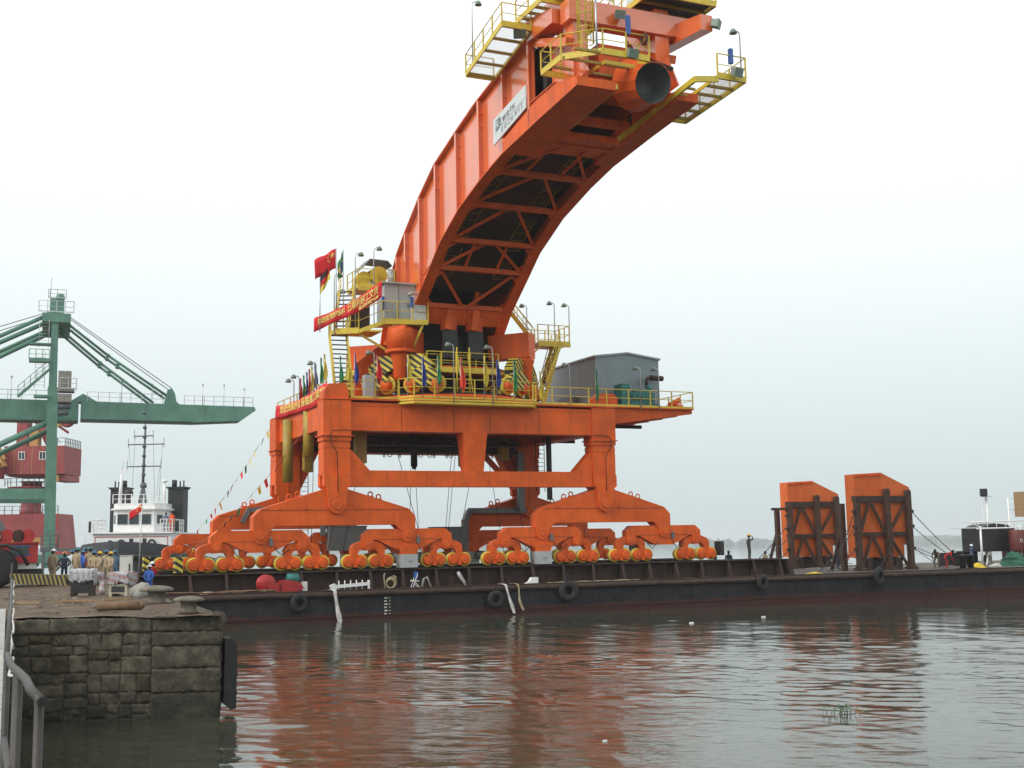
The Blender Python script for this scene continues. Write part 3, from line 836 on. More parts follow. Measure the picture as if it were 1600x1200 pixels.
for yl in (YF, YR):
    for cx in (-9.5, 9.5):
        mb_ = part(MAI, 'main_equalizer', UN, (cx, yl, 0))
        for lx in (-2.9,-2.35,2.35,2.9): part(LUG, 'lifting_lug', mb_, (lx, 0, (8.03-RZ) - (abs(lx)-0.75)*0.3025 + 0.05))
        for s in (-1, 1):
            part(PIN, 'pivot_pin', mb_, (s*4.75, -0.48, 5.15-RZ))
            sx = cx + s*4.75
            so = part(SEC, 'equalizer_beam', UN, (sx, yl, 0))
            for q in (-1, 1):
                part(PIN, 'pivot_pin', so, (q*2.64, -0.36, 1.48))
                tx = sx + q*2.64
                ro = part(ROC, 'rocker_beam', UN, (tx, yl, 0))
                for e in (-1, 1):
                    bo = part(BOG, 'bogie', UN, (tx+e*0.87, yl, 0))
                    for w in (-0.42, 0.42): part(WHE, 'wheel', bo, (w, 0, 0.47))
            # storm anchor under the inner equalizers
            if s*cx < 0:
                m = MB(); m.prism([(sx-0.72,4.42),(sx+0.72,4.42),(sx+0.52,3.92),(sx-0.52,3.92)], yl-0.5, yl+0.4)
                a = m.build('anchor_bracket', 'orange', UN)
                m = MB(); m.bb(sx-0.55,sx+0.55,yl-0.62,yl+0.45,3.08,3.92); m.bb(sx-0.12,sx+0.12,yl-0.66,yl-0.6,3.5,3.62)
                m.build('anchor_box', 'cabinet_grey', UN)
    # end buffers with hazard stripes
    m = MB(); m.bb(-19.25,-18.82,yl-0.4,yl+0.4,RZ+0.06,RZ+0.98); m.build('buffer', 'hazard', UN)
    m = MB(); m.bb(18.85,19.2,yl-0.35,yl+0.35,RZ+0.3,RZ+1.3); m.build('buffer', 'dark_steel', UN)
# grey cable ducts and boxes along the rear bogies
m = MB(); m.beam((-6.9,YR-0.75,7.2),(-6.9,YR-0.75,5.3),0.35,0.3); m.beam((-6.9,YR-0.75,7.2),(-9.2,YR-0.75,7.4),0.3,0.3); m.beam((-9.3,YR-0.75,7.4),(-12.2,YR-0.75,7.15),0.32,0.3); m.beam((-12.2,YR-0.75,7.25),(-12.7,YR-0.75,6.3),0.32,0.3)
m.build('cable_duct', 'duct_grey', UN)
m = MB(); m.beam((8.6,YR-1.15,11.4),(8.6,YR-1.15,7.0),0.5,0.4); m.beam((4.4,YR-0.75,7.0),(10.3,YR-0.75,7.0),0.4,0.4); m.beam((4.45,YR-0.75,7.0),(4.1,YR-0.75,6.2),0.4,0.4); m.beam((4.1,YR-0.75,6.2),(4.1,YR-0.75,4.0),0.42,0.4)
m.build('cable_duct', 'duct_grey', UN)
for (x0,x1,z0,z1) in ((1.2,4.0,4.4,5.75),(-6.6,-3.8,4.2,5.9)):
    m = MB(); m.bb(x0,x1,YR-1.25,YR-0.6,z0,z1); m.bb(x0-0.05,x1+0.05,YR-1.3,YR-0.55,z1,z1+0.06); m.build('drive_cabinet', 'duct_grey', UN)
for x in (-14.2,-9.0,0.2,-1.4,5.2,10.2):
    m = MB(); m.lathe([(0.12,-0.5),(0.32,-0.45),(0.34,0.3),(0.2,0.4)], (x,YR-0.9,RZ+0.62), 12, 'y'); m.build('travel_motor', 'duct_grey', UN)

# hydraulic hoses and limit switches on the equalizers
random.seed(12)
for cx in (-9.5, 9.5):
    for s in (-1, 1):
        sx = cx+s*4.75
        for q in (-1, 1):
            x = sx+q*random.uniform(1.0,1.5); y = YF-0.42; d = random.uniform(0.25,0.5)
            m = MB(); m.path([(x-0.5,y+0.1,RZ+1.55),(x-0.3,y,RZ+1.35-d*0.5),(x,y-0.03,RZ+1.25-d),(x+0.3,y,RZ+1.35-d*0.6),(x+0.55,y+0.1,RZ+1.3)],0.028,6); m.build('hose', 'black', UN)
        m = MB(); m.bb(sx+0.55,sx+0.75,YF-0.52,YF-0.36,RZ+1.55,RZ+1.9); m.lathe([(0.05,0),(0.08,0.05),(0.05,0.16)],(sx+0.65,YF-0.46,RZ+1.9),8); m.build('limit_switch', 'duct_grey', UN)
# ---- portal frames
def leg_poly(cx, half):
    return [(cx-half,9.0),(cx-half,8.25),(cx-half*0.78,8.1),(cx-0.55,7.1)] + arc(cx,7.05,0.55,180,360,8) + [(cx+half*0.78,8.1),(cx+half,8.25),(cx+half,9.0)]
def portal(yc, th, rear):
    y0, y1 = yc-th/2, yc+th/2
    for s in (-1, 1):
        cx = s*9.5; hw = 0.86
        m = MB(); m.bb(cx-hw,cx+hw,y0-0.06,y1+0.06,8.9,10.55)
        m.bb(cx-hw+0.03,cx+hw-0.03,y0-0.02,y1+0.02,10.55,10.62); m.bb(cx-hw,cx+hw,y0-0.06,y1+0.06,10.62,10.95)
        m.bb(cx-hw+0.04,cx+hw-0.04,y0-0.02,y1+0.02,10.95,11.05); m.bb(cx-hw-0.05,cx+hw+0.05,y0-0.1,y1+0.1,11.05,11.35)
        m.bb(cx-hw-0.16,cx+hw+0.16,y0-0.2,y1+0.2,11.35,11.42)
        leg = m.build('portal_leg', 'orange', UN)
        m = MB(); m.prism([(cx-hw-0.05,11.42),(cx-hw-0.05,13.62),(cx+hw+0.05,13.62),(cx+hw+0.05,11.42)], y0-0.12, y1+0.12); m.build('leg_head', 'orange', leg)
        m = MB(); m.prism(leg_poly(cx,hw), y0-0.18, y0+0.3); m.prism(leg_poly(cx,hw), y1-0.3, y1+0.18)
        m.lathe([(0.30,-0.07),(0.33,-0.04),(0.33,0)], (cx,y0-0.18,7.05), 18, 'y'); m.bb(cx-0.04,cx+0.04,y0-0.22,y0-0.17,7.6,9.9)
        m.build('leg_clevis', 'orange', leg)
        # gusset towards the middle
        i = -s
        if not rear:
            m = MB(); m.prism([(cx+i*hw,10.5),(cx+i*(hw+0.12),10.5),(cx+i*(hw+1.35),9.2),(cx+i*hw,9.2)], y0+0.1, y1-0.1); m.build('gusset', 'orange', leg)
        else:
            m = MB(); m.prism([(cx+i*hw,12.1),(cx+i*(hw+1.9),12.1),(cx+i*(hw+0.15),8.6),(cx+i*hw,8.6)], y0+0.2, y1-0.2); m.build('gusset', 'orange', leg)
    m = MB(); m.bb(-8.6,8.6,y0,y1,11.74 if not rear else 11.25,13.52); m.bb(-8.6,8.6,y0-0.03,y0,13.30,13.33)
    ub = m.build('portal_beam', 'orange', UN)
    m = MB(); m.bb(-10.4,10.4,y0-0.16,y1+0.16,13.66,13.72); m.build('beam_flange', 'orange', ub)
    for x in (-5.2,-1.6,1.0,4.6):
        m = MB(); m.bb(x-0.014,x+0.014,y0-0.012,y0+0.01,11.76,13.28); m.build('weld_seam', 'rust', ub)
    if not rear:
        m = MB(); m.bb(-8.6,8.6,y0+0.08,y1-0.08,8.2,9.22); m.build('tie_beam', 'orange', UN)
        m = MB()
        vs = []
        for z, a, b_ in ((9.22,0.62,0.45),(11.74,0.86,0.6)):
            vs += [(-0.1-a,yc-b_,z),(-0.1+a,yc-b_,z),(-0.1+a,yc+b_,z),(-0.1-a,yc+b_,z)]
        m.add(vs, [(0,3,2,1),(4,5,6,7),(0,1,5,4),(1,2,6,5),(2,3,7,6),(3,0,4,7)]); m.build('middle_post', 'orange', UN)
portal(YF, 1.1, False)
portal(YR, 1.5, True)
# raised head of the left front leg
m = MB(); m.prism([(-10.3,13.72),(-8.72,13.72),(-8.72,14.35),(-8.95,14.75),(-10.0,14.65),(-10.3,14.2)], -6.5, -5.6); m.build('leg_cap', 'orange', UN)
# side beams joining the two frames, deck
for s in (-1, 1):
    m = MB(); m.bb(s*9.5-0.6,s*9.5+0.6,YF+0.6,YR-0.8,11.9,13.5); m.build('side_beam', 'orange', UN)
m = MB(); m.bb(-9.9,9.9,-6.35,7.2,13.72,13.80); m.bb(9.9,17.0,-6.5,8.2,13.72,13.80); deck = m.build('deck_plate', 'orange_worn', UN)
for k in range(7):
    x = -7.2 + k*2.4
    m = MB(); m.bb(x-0.12,x+0.12,-5.3,5.5,12.6,13.66); m.build('deck_joist', 'orange_worn', deck)
for k in range(8):
    y = -6.3 + k*2.0
    z1 = 13.72; m = MB(); m.prism([(9.0,z1),(16.95,z1),(16.95,z1-0.28),(10.4,z1-1.15),(9.0,z1-1.15)], y, y+0.14); m.build('bracket', 'orange_worn', deck)
for k, (y,zz,xe) in enumerate(((-2.0,13.0,15.3),(1.5,12.75,14.2),(5.5,12.5,13.6))):
    m = MB(); m.bb(10.0,xe,y,y+0.2,zz-0.25,zz); m.build('service_beam', 'rust_dark', deck)
m = MB()
for k in range(11): m.bb(-7.5,7.5,3.4+k*0.28,3.46+k*0.28,12.2,12.26)
m.bb(-7.5,7.5,3.2,3.35,12.1,12.3); m.bb(-7.5,7.5,6.3,6.4,12.1,12.3); m.build('cable_tray', 'rust_dark', deck)
# slew bearing well under the deck
m = MB(); m.lathe([(4.9,12.3),(5.2,12.4),(5.2,13.66),(4.9,13.68)], (0,0,0), 36); m.build('bearing_well', 'orange_worn', UN)
m = MB(); m.tube((-1.6,1.0,12.4),(-1.6,1.0,10.0),0.24,10); m.tube((-1.6,1.0,10.1),(-1.6,1.0,9.8),0.24,10,0.12); m.beam((-3.9,1.0,11.0),(1.9,1.0,11.15),0.16,0.2)
for x in (-3.4,-1.1,-0.4,1.2): m.torus((x,1.0,10.82), 0.17, 0.03, 'y', 12, 5)
m.build('hose_drop', 'black', UN)
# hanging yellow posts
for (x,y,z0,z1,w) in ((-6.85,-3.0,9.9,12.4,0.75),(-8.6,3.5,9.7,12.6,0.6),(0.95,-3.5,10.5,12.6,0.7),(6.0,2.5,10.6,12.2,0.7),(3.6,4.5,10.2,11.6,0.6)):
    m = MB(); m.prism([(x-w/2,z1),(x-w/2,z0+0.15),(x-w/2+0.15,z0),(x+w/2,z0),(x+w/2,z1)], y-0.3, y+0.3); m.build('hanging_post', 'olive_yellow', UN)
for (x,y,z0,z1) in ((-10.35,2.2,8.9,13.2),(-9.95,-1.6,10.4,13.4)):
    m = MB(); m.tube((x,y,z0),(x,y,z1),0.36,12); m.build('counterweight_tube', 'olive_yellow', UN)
# dark beams and pipes added under the deck to stand for its shade
for (y0,y1,z0,z1,x0,x1) in ((1.2,2.6,11.75,11.9,-7.8,6.8),(2.9,3.3,11.35,11.75,-8.0,7.2),(4.2,4.5,11.2,11.6,-8.0,8.0),(-2.6,-2.3,12.2,12.6,-8.0,8.0)):
    m = MB(); m.bb(x0,x1,y0,y1,z0,z1); m.build('shade_beam', 'rust_dark', UN)
for k in range(14):
    x = -7.4+k*1.08; m = MB(); m.bb(x-0.05,x+0.05,1.0,4.6,11.62,11.74); m.build('shade_joist', 'rust_dark', UN)
for k in range(12):
    x = -7.0+k*1.25+0.2*math.sin(k*2.3); m = MB(); m.bb(x-0.04,x+0.04,2.95,3.05,10.95,11.36); m.torus((x,3.0,10.86),0.08,0.03,'y',10,5); m.build('hook', 'dark_steel', UN)
for k, (y,z,r) in enumerate(((1.6,11.62,0.08),(1.9,11.6,0.1),(2.2,11.63,0.07))):
    m = MB(); m.tube((-7.8,y,z),(6.6,y,z),r,8); m.build('shade_pipe', 'duct_grey' if k else 'dark_steel', UN)
# dark conduits curling down the front legs
for s, sg in ((-1,1),(1,-1)):
    cx = s*9.5; yf = YF-0.78
    m = MB(); m.path([(cx+sg*0.85,yf+0.02,11.72),(cx+sg*0.3,yf,11.72),(cx-sg*0.3,yf,11.68),(cx-sg*0.5,yf,11.4),(cx-sg*0.45,yf,10.9),(cx-sg*0.05,yf,10.35),(cx-sg*0.02,yf,9.4),(cx,yf,7.9)],0.028,6); m.build('conduit', 'rust_dark', UN)
# ladders between deck and bogies
def ladder(p, q, w, name='ladder', mt='dark_steel', parent=UN, step=0.3, side=(1,0,0)):
    p = Vector(p); q = Vector(q); sd = Vector(side).normalized()*w/2
    m = MB(); m.tube(p-sd,q-sd,0.03,5); m.tube(p+sd,q+sd,0.03,5)
    n = int((q-p).length/step)
    for k in range(1,n): c = p.lerp(q,k/n); m.tube(c-sd,c+sd,0.02,5)
    return m.build(name, mt, parent)
ladder((-8.2,YR-0.4,5.4),(-8.2,YR-0.4,12.2),0.6); ladder((8.05,0.5,8.2),(8.05,0.5,12.8),0.7)
m = MB(); m.bb(8.55,8.85,0.2,0.5,7.6,12.9); m.build('cable_riser', 'dark_steel', UN)
m = MB(); m.beam((4.3,3.5,11.6),(6.7,3.5,9.2),0.35,0.35); m.beam((8.4,3.5,12.4),(3.5,3.5,11.3),0.25,0.3); m.build('knee_brace', 'orange_worn', UN)

# ---- deck railings, front walkway bulge
m = MB(); m.rail([(-8.5,-6.4,13.8),(-5.3,-6.4,13.8)], 1.15, 1.5); m.build('deck_railing', 'yellow', UN)
m = MB(); m.rail([(4.3,-6.4,13.8),(9.9,-6.45,13.8),(16.95,-6.45,13.8),(16.95,8.1,13.8)], 1.2, 1.6); m.build('deck_railing', 'yellow', UN)
m = MB(); m.rail([(-9.85,-5.5,13.8),(-9.85,7.1,13.8)], 1.15, 1.8); m.build('deck_railing', 'yellow', UN)
m = MB(); m.rail([(9.9,8.1,13.8),(16.95,8.1,13.8)], 1.15, 1.8); m.build('deck_railing', 'yellow', UN)
bul = [(-5.4,-6.55),(-4.7,-7.55),(3.7,-7.55),(4.4,-6.55)]
m = MB(); m.prism(bul+[(4.4,-6.2),(-5.4,-6.2)], 13.45, 13.55, 'z')
for i in range(3):
    (xa,ya),(xb,yb) = bul[i], bul[i+1]
    for z in (13.55,13.72,13.9): m.beam((xa,ya,z),(xb,yb,z),0.05,0.11)
wk = m.build('ring_walkway', 'yellow', UN)
m = MB(); m.rail([(x,y,13.95) for x,y in bul], 1.15, 1.4, toe=0); m.build('walkway_railing', 'yellow', wk)

# ---- slew ring, slew bogies with striped covers
m = MB(); m.lathe([(6.75,13.8),(6.75,14.25),(6.55,14.3),(6.25,14.3),(6.1,14.25),(6.1,13.8)], (0,0,0), 64); m.build('slew_ring', 'orange', UN)
m = MB(); m.lathe([(6.46,14.3),(6.46,14.42),(6.34,14.42),(6.34,14.3)], (0,0,0), 64); m.build('ring_rail', 'dark_steel', UN)
sw = MB(); sw.lathe([(0.3,-0.2),(0.62,-0.2),(0.64,-0.12),(0.56,-0.08),(0.56,0.2),(0.3,0.22)], (0,0,0), 26, 'y')
SW = sw.mesh('slew_wheel'); SW.materials.append(MATS['yellow'])
hb = MB(); hb.lathe([(0.02,-0.62),(0.30,-0.60),(0.42,-0.48),(0.42,-0.2)], (0,0,0), 18, 'y')
HB = hb.mesh('wheel_hub'); HB.materials.append(MATS['orange'])
for a in (225, 315, 45, 135):
    for dd in (-22, -8, 8, 22):
        t = R(a+dd); p = Vector((6.4*math.cos(t), 6.4*math.sin(t), 15.0))
        o = part(SW, 'slew_wheel', UN, p - Vector((0,0,RZ))); o.rotation_euler = (0,0,t+math.pi/2)
        h = part(HB, 'wheel_hub', o, (0,0,0))
    for dd in (-15, 15):
        t = R(a+dd); M3 = Matrix.Rotation(t+math.pi/2, 3, 'Z')
        m = MB(); m.prism([(-0.85,0.2),(-1.2,0.55),(-0.95,0.95),(-0.35,1.3),(0.35,1.3),(0.95,0.95),(1.2,0.55),(0.85,0.2),(0.4,0.05),(-0.4,0.05)], -0.5, -0.25)
        m.prism([(-1.0,0.3),(-0.5,1.2),(0.5,1.2),(1.0,0.3)], -0.2, 0.25)
        me = m.mesh('wheel_box'); me.materials.append(MATS['hazard'])
        o = part(me, 'wheel_box', UN, (6.45*math.cos(t), 6.45*math.sin(t), 14.75-RZ)); o.rotation_euler = (0,0,t+math.pi/2)
    t = R(a)
    m = MB(); m.prism([(-2.2,0.0),(-2.35,0.5),(-1.5,1.25),(1.5,1.25),(2.35,0.5),(2.2,0.0),(1.2,0.0),(0.5,0.35),(-0.5,0.35),(-1.2,0.0)], -0.42, 0.3)
    me = m.mesh('slew_equalizer'); me.materials.append(MATS['hazard'])
    o = part(me, 'slew_equalizer', UN, (6.1*math.cos(t), 6.1*math.sin(t), 15.75-RZ)); o.rotation_euler = (0,0,t+math.pi/2)
    # arm of the turntable and its foot
    d = Vector((math.cos(t), math.sin(t), 0))
    m = MB(); m.beam(d*4.0+Vector((0,0,18.0)), d*7.0+Vector((0,0,18.05)), 1.25, 1.7); m.build('turntable_arm', 'orange', UN)
    m = MB()
    if a == 225:
        c = d*6.35; m.lathe([(0.9,17.3),(0.9,18.6),(0.85,18.7)], (c.x,c.y,0), 22); m.lathe([(1.0,17.1),(1.03,17.15),(1.03,17.3),(0.9,17.35)], (c.x,c.y,0), 22)
    c = d*6.5; m.lathe([(0.3,15.3),(0.42,15.5),(0.5,16.6),(0.62,16.9),(0.62,17.2)], (c.x,c.y,0), 14)
    m.build('turntable_foot', 'orange', UN)
# turntable body
m = MB(); m.prism([(-4.2,-2.6),(-2.6,-4.2),(2.6,-4.2),(4.2,-2.6),(4.2,2.6),(2.6,4.2),(-2.6,4.2),(-4.2,2.6)], 15.9, 16.5, 'z')
m.bb(-3.4,3.4,1.6,4.6,16.5,19.0); m.build('turntable', 'orange', UN)
for (x0,x1,y0,y1,z0,z1) in ((-2.6,2.6,0.2,1.5,16.5,21.5),(-3.3,-2.2,-2.6,1.2,16.5,18.6),(2.2,3.3,-2.6,1.2,16.5,18.6),(-2.1,2.1,-0.9,0.1,16.5,19.4),(-1.9,-0.3,-1.8,-1.0,16.5,18.2),(0.4,1.7,-1.4,0.1,16.5,19.2)):
    m = MB(); m.bb(x0,x1,y0,y1,z0,z1); m.build('cavity_shade_box', 'dark_steel', UN)  # dark boxes added to stand for the deep shade under the boom foot
m = MB(); m.lathe([(3.2,14.0),(3.2,15.9)], (0,0,0), 30); m.build('slew_column', 'rust_dark', UN)
# pale side plate of the turntable seen beside the stair
m = MB(); m.prism([(-6.6,14.6),(-4.6,14.6),(-3.6,15.6),(-3.6,18.2),(-4.8,18.2),(-6.6,16.8)], -1.2, -0.9); m.build('side_plate', 'orange', UN)
m = MB(); m.bb(-7.2,-6.6,-5.2,-4.6,13.8,15.5); m.build('transformer_box', 'cabinet_grey', UN)
# access bridge with railing in front of the turntable
m = MB(); m.bb(-2.9,2.3,-5.2,-4.2,16.0,16.12); m.rail([(-2.9,-5.15,16.12),(2.3,-5.15,16.12)], 1.15, 0.95); m.rail([(-2.9,-4.3,16.12),(2.3,-4.3,16.12)], 1.1, 1.3)
m.beam((-2.9,-5.2,16.0),(3.6,-5.2,15.95),0.1,0.2); br = m.build('access_bridge', 'yellow', UN)
ladder((-0.35,-6.2,13.9),(-0.35,-5.2,17.2),0.75,'access_ladder','yellow'); 
for x in (-0.8,0.1): 
    m = MB(); m.tube((x,-5.3,13.9),(x,-5.3,17.6),0.05,6); m.build('ladder_stile', 'yellow', UN)

# ---- boom
TOP = [(-2.6,18.4),(-1.2,21.2),(-.3,23.0),(1.1,24.6),(2.5,25.6),(5.6,27.5),(8.5,28.95),(12.1,29.95),(15.3,30.75),(19.5,31.5),(23.0,32.0)]
BOT = [(1.6,17.6),(3.2,18.9),(4.7,20.35),(7.3,22.1),(9.3,23.5),(12.8,25.0),(16.5,25.95),(19.4,26.5),(24.0,26.95),(28.6,27.3)]
def zi(tab, r):
    for (a,za),(b,zb) in zip(tab, tab[1:]):
        if a <= r <= b: return za+(zb-za)*(r-a)/(b-a)
    return tab[-1][1] if r > tab[-1][0] else tab[0][1]
BW, BF = 3.24, 3.6                # web and outer flange half widths
bot_web = [p for p in BOT if p[0] <= 19.4] + [(23.0, zi(BOT,23.0))]
for s in (-1, 1):
    poly = [(-r,z) for r,z in TOP] + [(-r,z) for r,z in reversed(bot_web)]
    m = MB(); m.prism(poly, s*BW-0.04, s*BW+0.04, 'x'); web = m.build('boom_web', 'orange_boom', UN)
    m = MB()
    for (a,za),(b,zb) in zip(TOP, TOP[1:]): m.beam((s*(BF+2.5)/2,-a,za),(s*(BF+2.5)/2,-b,zb),BF-2.5,0.09)
    m.build('top_flange', 'orange_boom', UN)
    m = MB()
    for (a,za),(b,zb) in zip(BOT, BOT[1:]):
        if a >= 19.4: break
        m.beam((s*(BF+2.85)/2,-a,za),(s*(BF+2.85)/2,-b,zb),BF-2.85,0.09)
    m.build('bottom_flange', 'orange', UN)
    for r in (-0.4,1.1,2.9,5.7,8.7,12.3,15.9,19.4,22.9):
        z1 = zi(TOP,r)-0.04; z0 = zi(BOT,r)+0.04 if r > 1.6 else max(18.4, zi(TOP,r)-4.5)
        m = MB(); m.bb(s*BW if s > 0 else -BF+0.02, BF-0.02 if s > 0 else -BW, -r-0.03, -r+0.03, z0, z1)
        m.bb(s*BF-0.06 if s > 0 else -BF, BF if s > 0 else -BF+0.06, -r-0.11, -r+0.11, z0+0.1, z1-0.1)
        st = m.build('stiffener', 'orange_boom', web)
        if 2 < r < 22:
            m = MB()
            for z in (z0+0.55, z1-0.9, z1-1.7): m.bb(s*(BF-0.25)-0.08, s*(BF-0.25)+0.08, -r-0.10, -r-0.03, z, z+0.22)
            m.build('cleat', 'orange_boom', web)
    # haunch near the root
    m = MB(); m.beam((s*3.3,-2.7,21.4),(s*3.3,-8.9,23.6),0.06,0.5); m.build('haunch_rib', 'orange_boom', web)
# underside: cross beams and bracing
ST = [4.7, 7.6, 9.7, 13.2, 17.1, 21.3]
for i, r in enumerate(ST):
    z = zi(BOT,r)+0.02
    m = MB(); m.beam((-2.85,-r,z+0.1),(2.85,-r,z+0.1),0.36,0.3); m.build('cross_beam', 'orange', UN)
    if i+1 < len(ST):
        r2 = ST[i+1]; z2 = zi(BOT,r2)+0.02; ap = 0.25
        up = i > 0
        for s in (-1, 1):
            m = MB()
            if up: m.beam((s*ap,-r2+0.2,z2+0.15),(s*2.8,-r-0.2,z+0.15),0.16,0.16)
            else: m.beam((s*ap,-r-0.2,z+0.15),(s*2.8,-r2+0.2,z2+0.15),0.16,0.16)
            m.build('bottom_brace', 'orange', UN)
# corner plates rounding the openings
for r0, r1 in zip(ST, ST[1:]):
    for s in (-1,1):
        for rr, d in ((r0,1),(r1,-1)):
            z = zi(BOT, rr+d*0.3)
            m = MB(); m.add([(s*2.86,-(rr+d*0.2),z+0.05),(s*2.4,-(rr+d*0.2),z+0.05),(s*2.86,-(rr+d*0.7),zi(BOT,rr+d*0.7)+0.05)], [(0,1,2)]); m.build('corner_plate', 'orange', UN)
# conveyor duct, black shade sheet and grating inside the boom
m = MB()
for (a,za),(b,zb) in zip(TOP[2:], TOP[3:]):
    m.beam((0,-a,za-1.7),(0,-b,zb-1.7),2.0,1.5)
m.build('conveyor_duct', 'black', UN)
m = MB(); pr = [5.0,7.3,9.3,12.8,16.5,19.4,22.0]
for a, b_ in zip(pr, pr[1:]): m.beam((0,-a,zi(BOT,a)+1.0),(0,-b_,zi(BOT,b_)+1.0),6.2,0.06)
m.build('boom_shade_sheet', 'black', UN)  # black sheet stands in for the shade inside the boom
for k in range(22):        # grating panels fixed under the black sheet, framed in worn yellow
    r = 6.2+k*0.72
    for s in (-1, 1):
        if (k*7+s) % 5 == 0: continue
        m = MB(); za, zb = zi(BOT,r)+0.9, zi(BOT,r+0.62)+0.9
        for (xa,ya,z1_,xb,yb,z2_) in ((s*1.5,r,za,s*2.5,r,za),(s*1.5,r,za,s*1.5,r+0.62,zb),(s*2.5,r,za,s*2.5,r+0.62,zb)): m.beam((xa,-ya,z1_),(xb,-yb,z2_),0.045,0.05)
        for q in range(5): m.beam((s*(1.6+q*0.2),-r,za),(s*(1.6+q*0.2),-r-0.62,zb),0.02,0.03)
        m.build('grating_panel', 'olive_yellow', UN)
m = MB()
for (a,za),(b,zb) in zip(TOP[1:], TOP[2:]): m.beam((0,-a,za-0.5),(0,-b,zb-0.5),5.8,0.06)
m.build('boom_roof', 'dark_steel', UN)
for s in (-1, 1):
    for r in (7.8, 17.6):
        m = MB(); e_ = r+(1.7 if r < 10 else 3.4); m.beam((s*1.15,-r,zi(BOT,r)+0.16),(s*1.15,-e_,zi(BOT,e_)+0.16),0.14,0.16); m.build('inner_stringer', 'orange', UN)
# foot of the boom: closing plate and luffing struts
m = MB(); m.prism([(-4.7,20.4),(-4.0,19.35),(-3.7,19.45),(-4.2,20.6)], -2.9, 2.9, 'x'); m.build('foot_plate', 'orange', UN)
for x in (-0.95, 0.95):
    m = MB(); m.bb(x-0.55,x+0.55,-4.35,-4.0,18.9,20.6); st = m.build('strut_bracket', 'orange', UN)
    m = MB(); m.beam((x,-4.6,20.4),(x-0.2,-4.6,18.9),0.5,0.3); m.build('strut_arm', 'orange', UN)
    m = MB(); m.bb(x-0.55,x+0.55,-4.5,-3.6,17.0,18.9); m.tube((x,-4.0,17.1),(x,-4.0,16.2),0.2,10); m.build('luffing_cylinder', 'dark_steel', UN)

# ---- boom head
for s in (-1, 1):
    m = MB()
    x0, x1 = (s*3.6, s*(1.35 if s < 0 else 2.3))
    a, b_ = min(x0,x1), max(x0,x1)
    m.prism([(-19.4,26.46),(-24.0,26.91),(-28.6,27.28),(-28.6,27.75),(-26.2,28.2),(-24.0,28.1),(-19.4,27.2)], a, b_, 'x'); hg = m.build('head_girder', 'orange', UN)
    m = MB(); m.beam(((a+b_)/2,-23.2,28.12),((a+b_)/2,-26.2,28.25),b_-a+0.12,0.06); m.build('girder_flange', 'orange', hg)
    # upright side plate behind the head, and a black bar standing for shade in the gap
    m = MB(); m.prism([(-24.2,28.0),(-28.2,28.3),(-27.2,30.1),(-25.2,31.3),(-24.2,31.6)], s*2.7-0.05, s*2.7+0.05, 'x'); m.build('head_plate', 'orange_boom', UN)
    m = MB(); m.bb(s*2.6-0.35,s*2.6+0.35,-23.9,-23.5,27.2,31.4); m.build('gap_shade_bar', 'black', UN)
    m = MB(); m.beam((s*3.1,-22.9,31.7),(s*3.1,-27.0,30.2),0.5,0.45); m.build('head_strut', 'orange_boom', UN)
    m = MB(); m.beam((s*2.5,-26.6,28.2),(s*2.5,-26.6,32.9),0.85,0.85); m.beam((s*2.5,-26.6,30.0),(s*2.4,-24.0,32.6),0.5,0.5); m.build('head_post', 'orange_boom', UN)
m = MB(); m.bb(-2.2,2.2,-22.2,-19.6,26.75,26.85); m.build('throat_plate', 'orange', UN)
for k, (y,z) in enumerate(((-22.3,26.9),(-23.6,27.4),(-25.0,28.3))):
    m = MB(); m.beam((-1.4,y,z),(2.3,y,z),0.45,0.4); m.build('head_crossbeam', 'orange', UN)
m = MB(); m.beam((-3.2,-26.7,32.0),(4.2,-26.7,32.0),1.0,1.15); m.build('head_beam', 'orange_boom', UN)
m = MB(); m.prism([(-22.8,31.5),(-29.6,30.9),(-29.6,31.75),(-22.8,32.9)], 3.3, 4.0, 'x'); m.build('lifting_arm', 'orange_boom', UN)
m = MB(); m.prism([(-22.8,31.7),(-26.0,31.6),(-26.0,32.4),(-22.8,33.0)], -3.6, -2.6, 'x'); m.build('lifting_arm', 'orange_boom', UN)
m = MB(); m.beam((-2.8,-23.8,33.4),(2.8,-23.8,33.4),0.5,0.6); m.beam((-2.2,-23.8,33.2),(-3.1,-22.9,31.8),0.3,0.3); m.beam((2.2,-23.8,33.2),(3.1,-22.9,31.8),0.3,0.3); m.build('rear_head_beam', 'orange_boom', UN)
# discharge pipe: faceted hopper and open round mouth pointing out and down
MC = Vector((0.78,-28.75,27.93)); ax = Vector((-0.02,-0.93,-0.28)).normalized()
m = MB(); a0 = MC - ax*1.9
nn = 14; e1 = ax.cross(Vector((0,0,1))).normalized(); e2 = ax.cross(e1)
rings = [(MC,1.06),(MC-ax*0.03,1.09),(MC-ax*0.9,1.16),(a0,1.45)]; vs = []
for c, rr in rings: vs += [c+e1*math.cos(2*math.pi*k/nn)*rr+e2*math.sin(2*math.pi*k/nn)*rr for k in range(nn)]
m.add(vs, [(i*nn+k,i*nn+(k+1)%nn,(i+1)*nn+(k+1)%nn,(i+1)*nn+k) for i in range(3) for k in range(nn)])
hp = m.build('discharge_pipe', 'orange', UN)
m = MB(); vs = []
for c, rr in ((MC,1.055),(MC-ax*1.7,1.0),(MC-ax*1.7,0.01)): vs += [c+e1*math.cos(2*math.pi*k/nn)*rr+e2*math.sin(2*math.pi*k/nn)*rr for k in range(nn)]
m.add(vs, [(i*nn+k,i*nn+(k+1)%nn,(i+1)*nn+(k+1)%nn,(i+1)*nn+k) for i in range(2) for k in range(nn)], True); m.build('pipe_lining', 'duct_grey', hp)
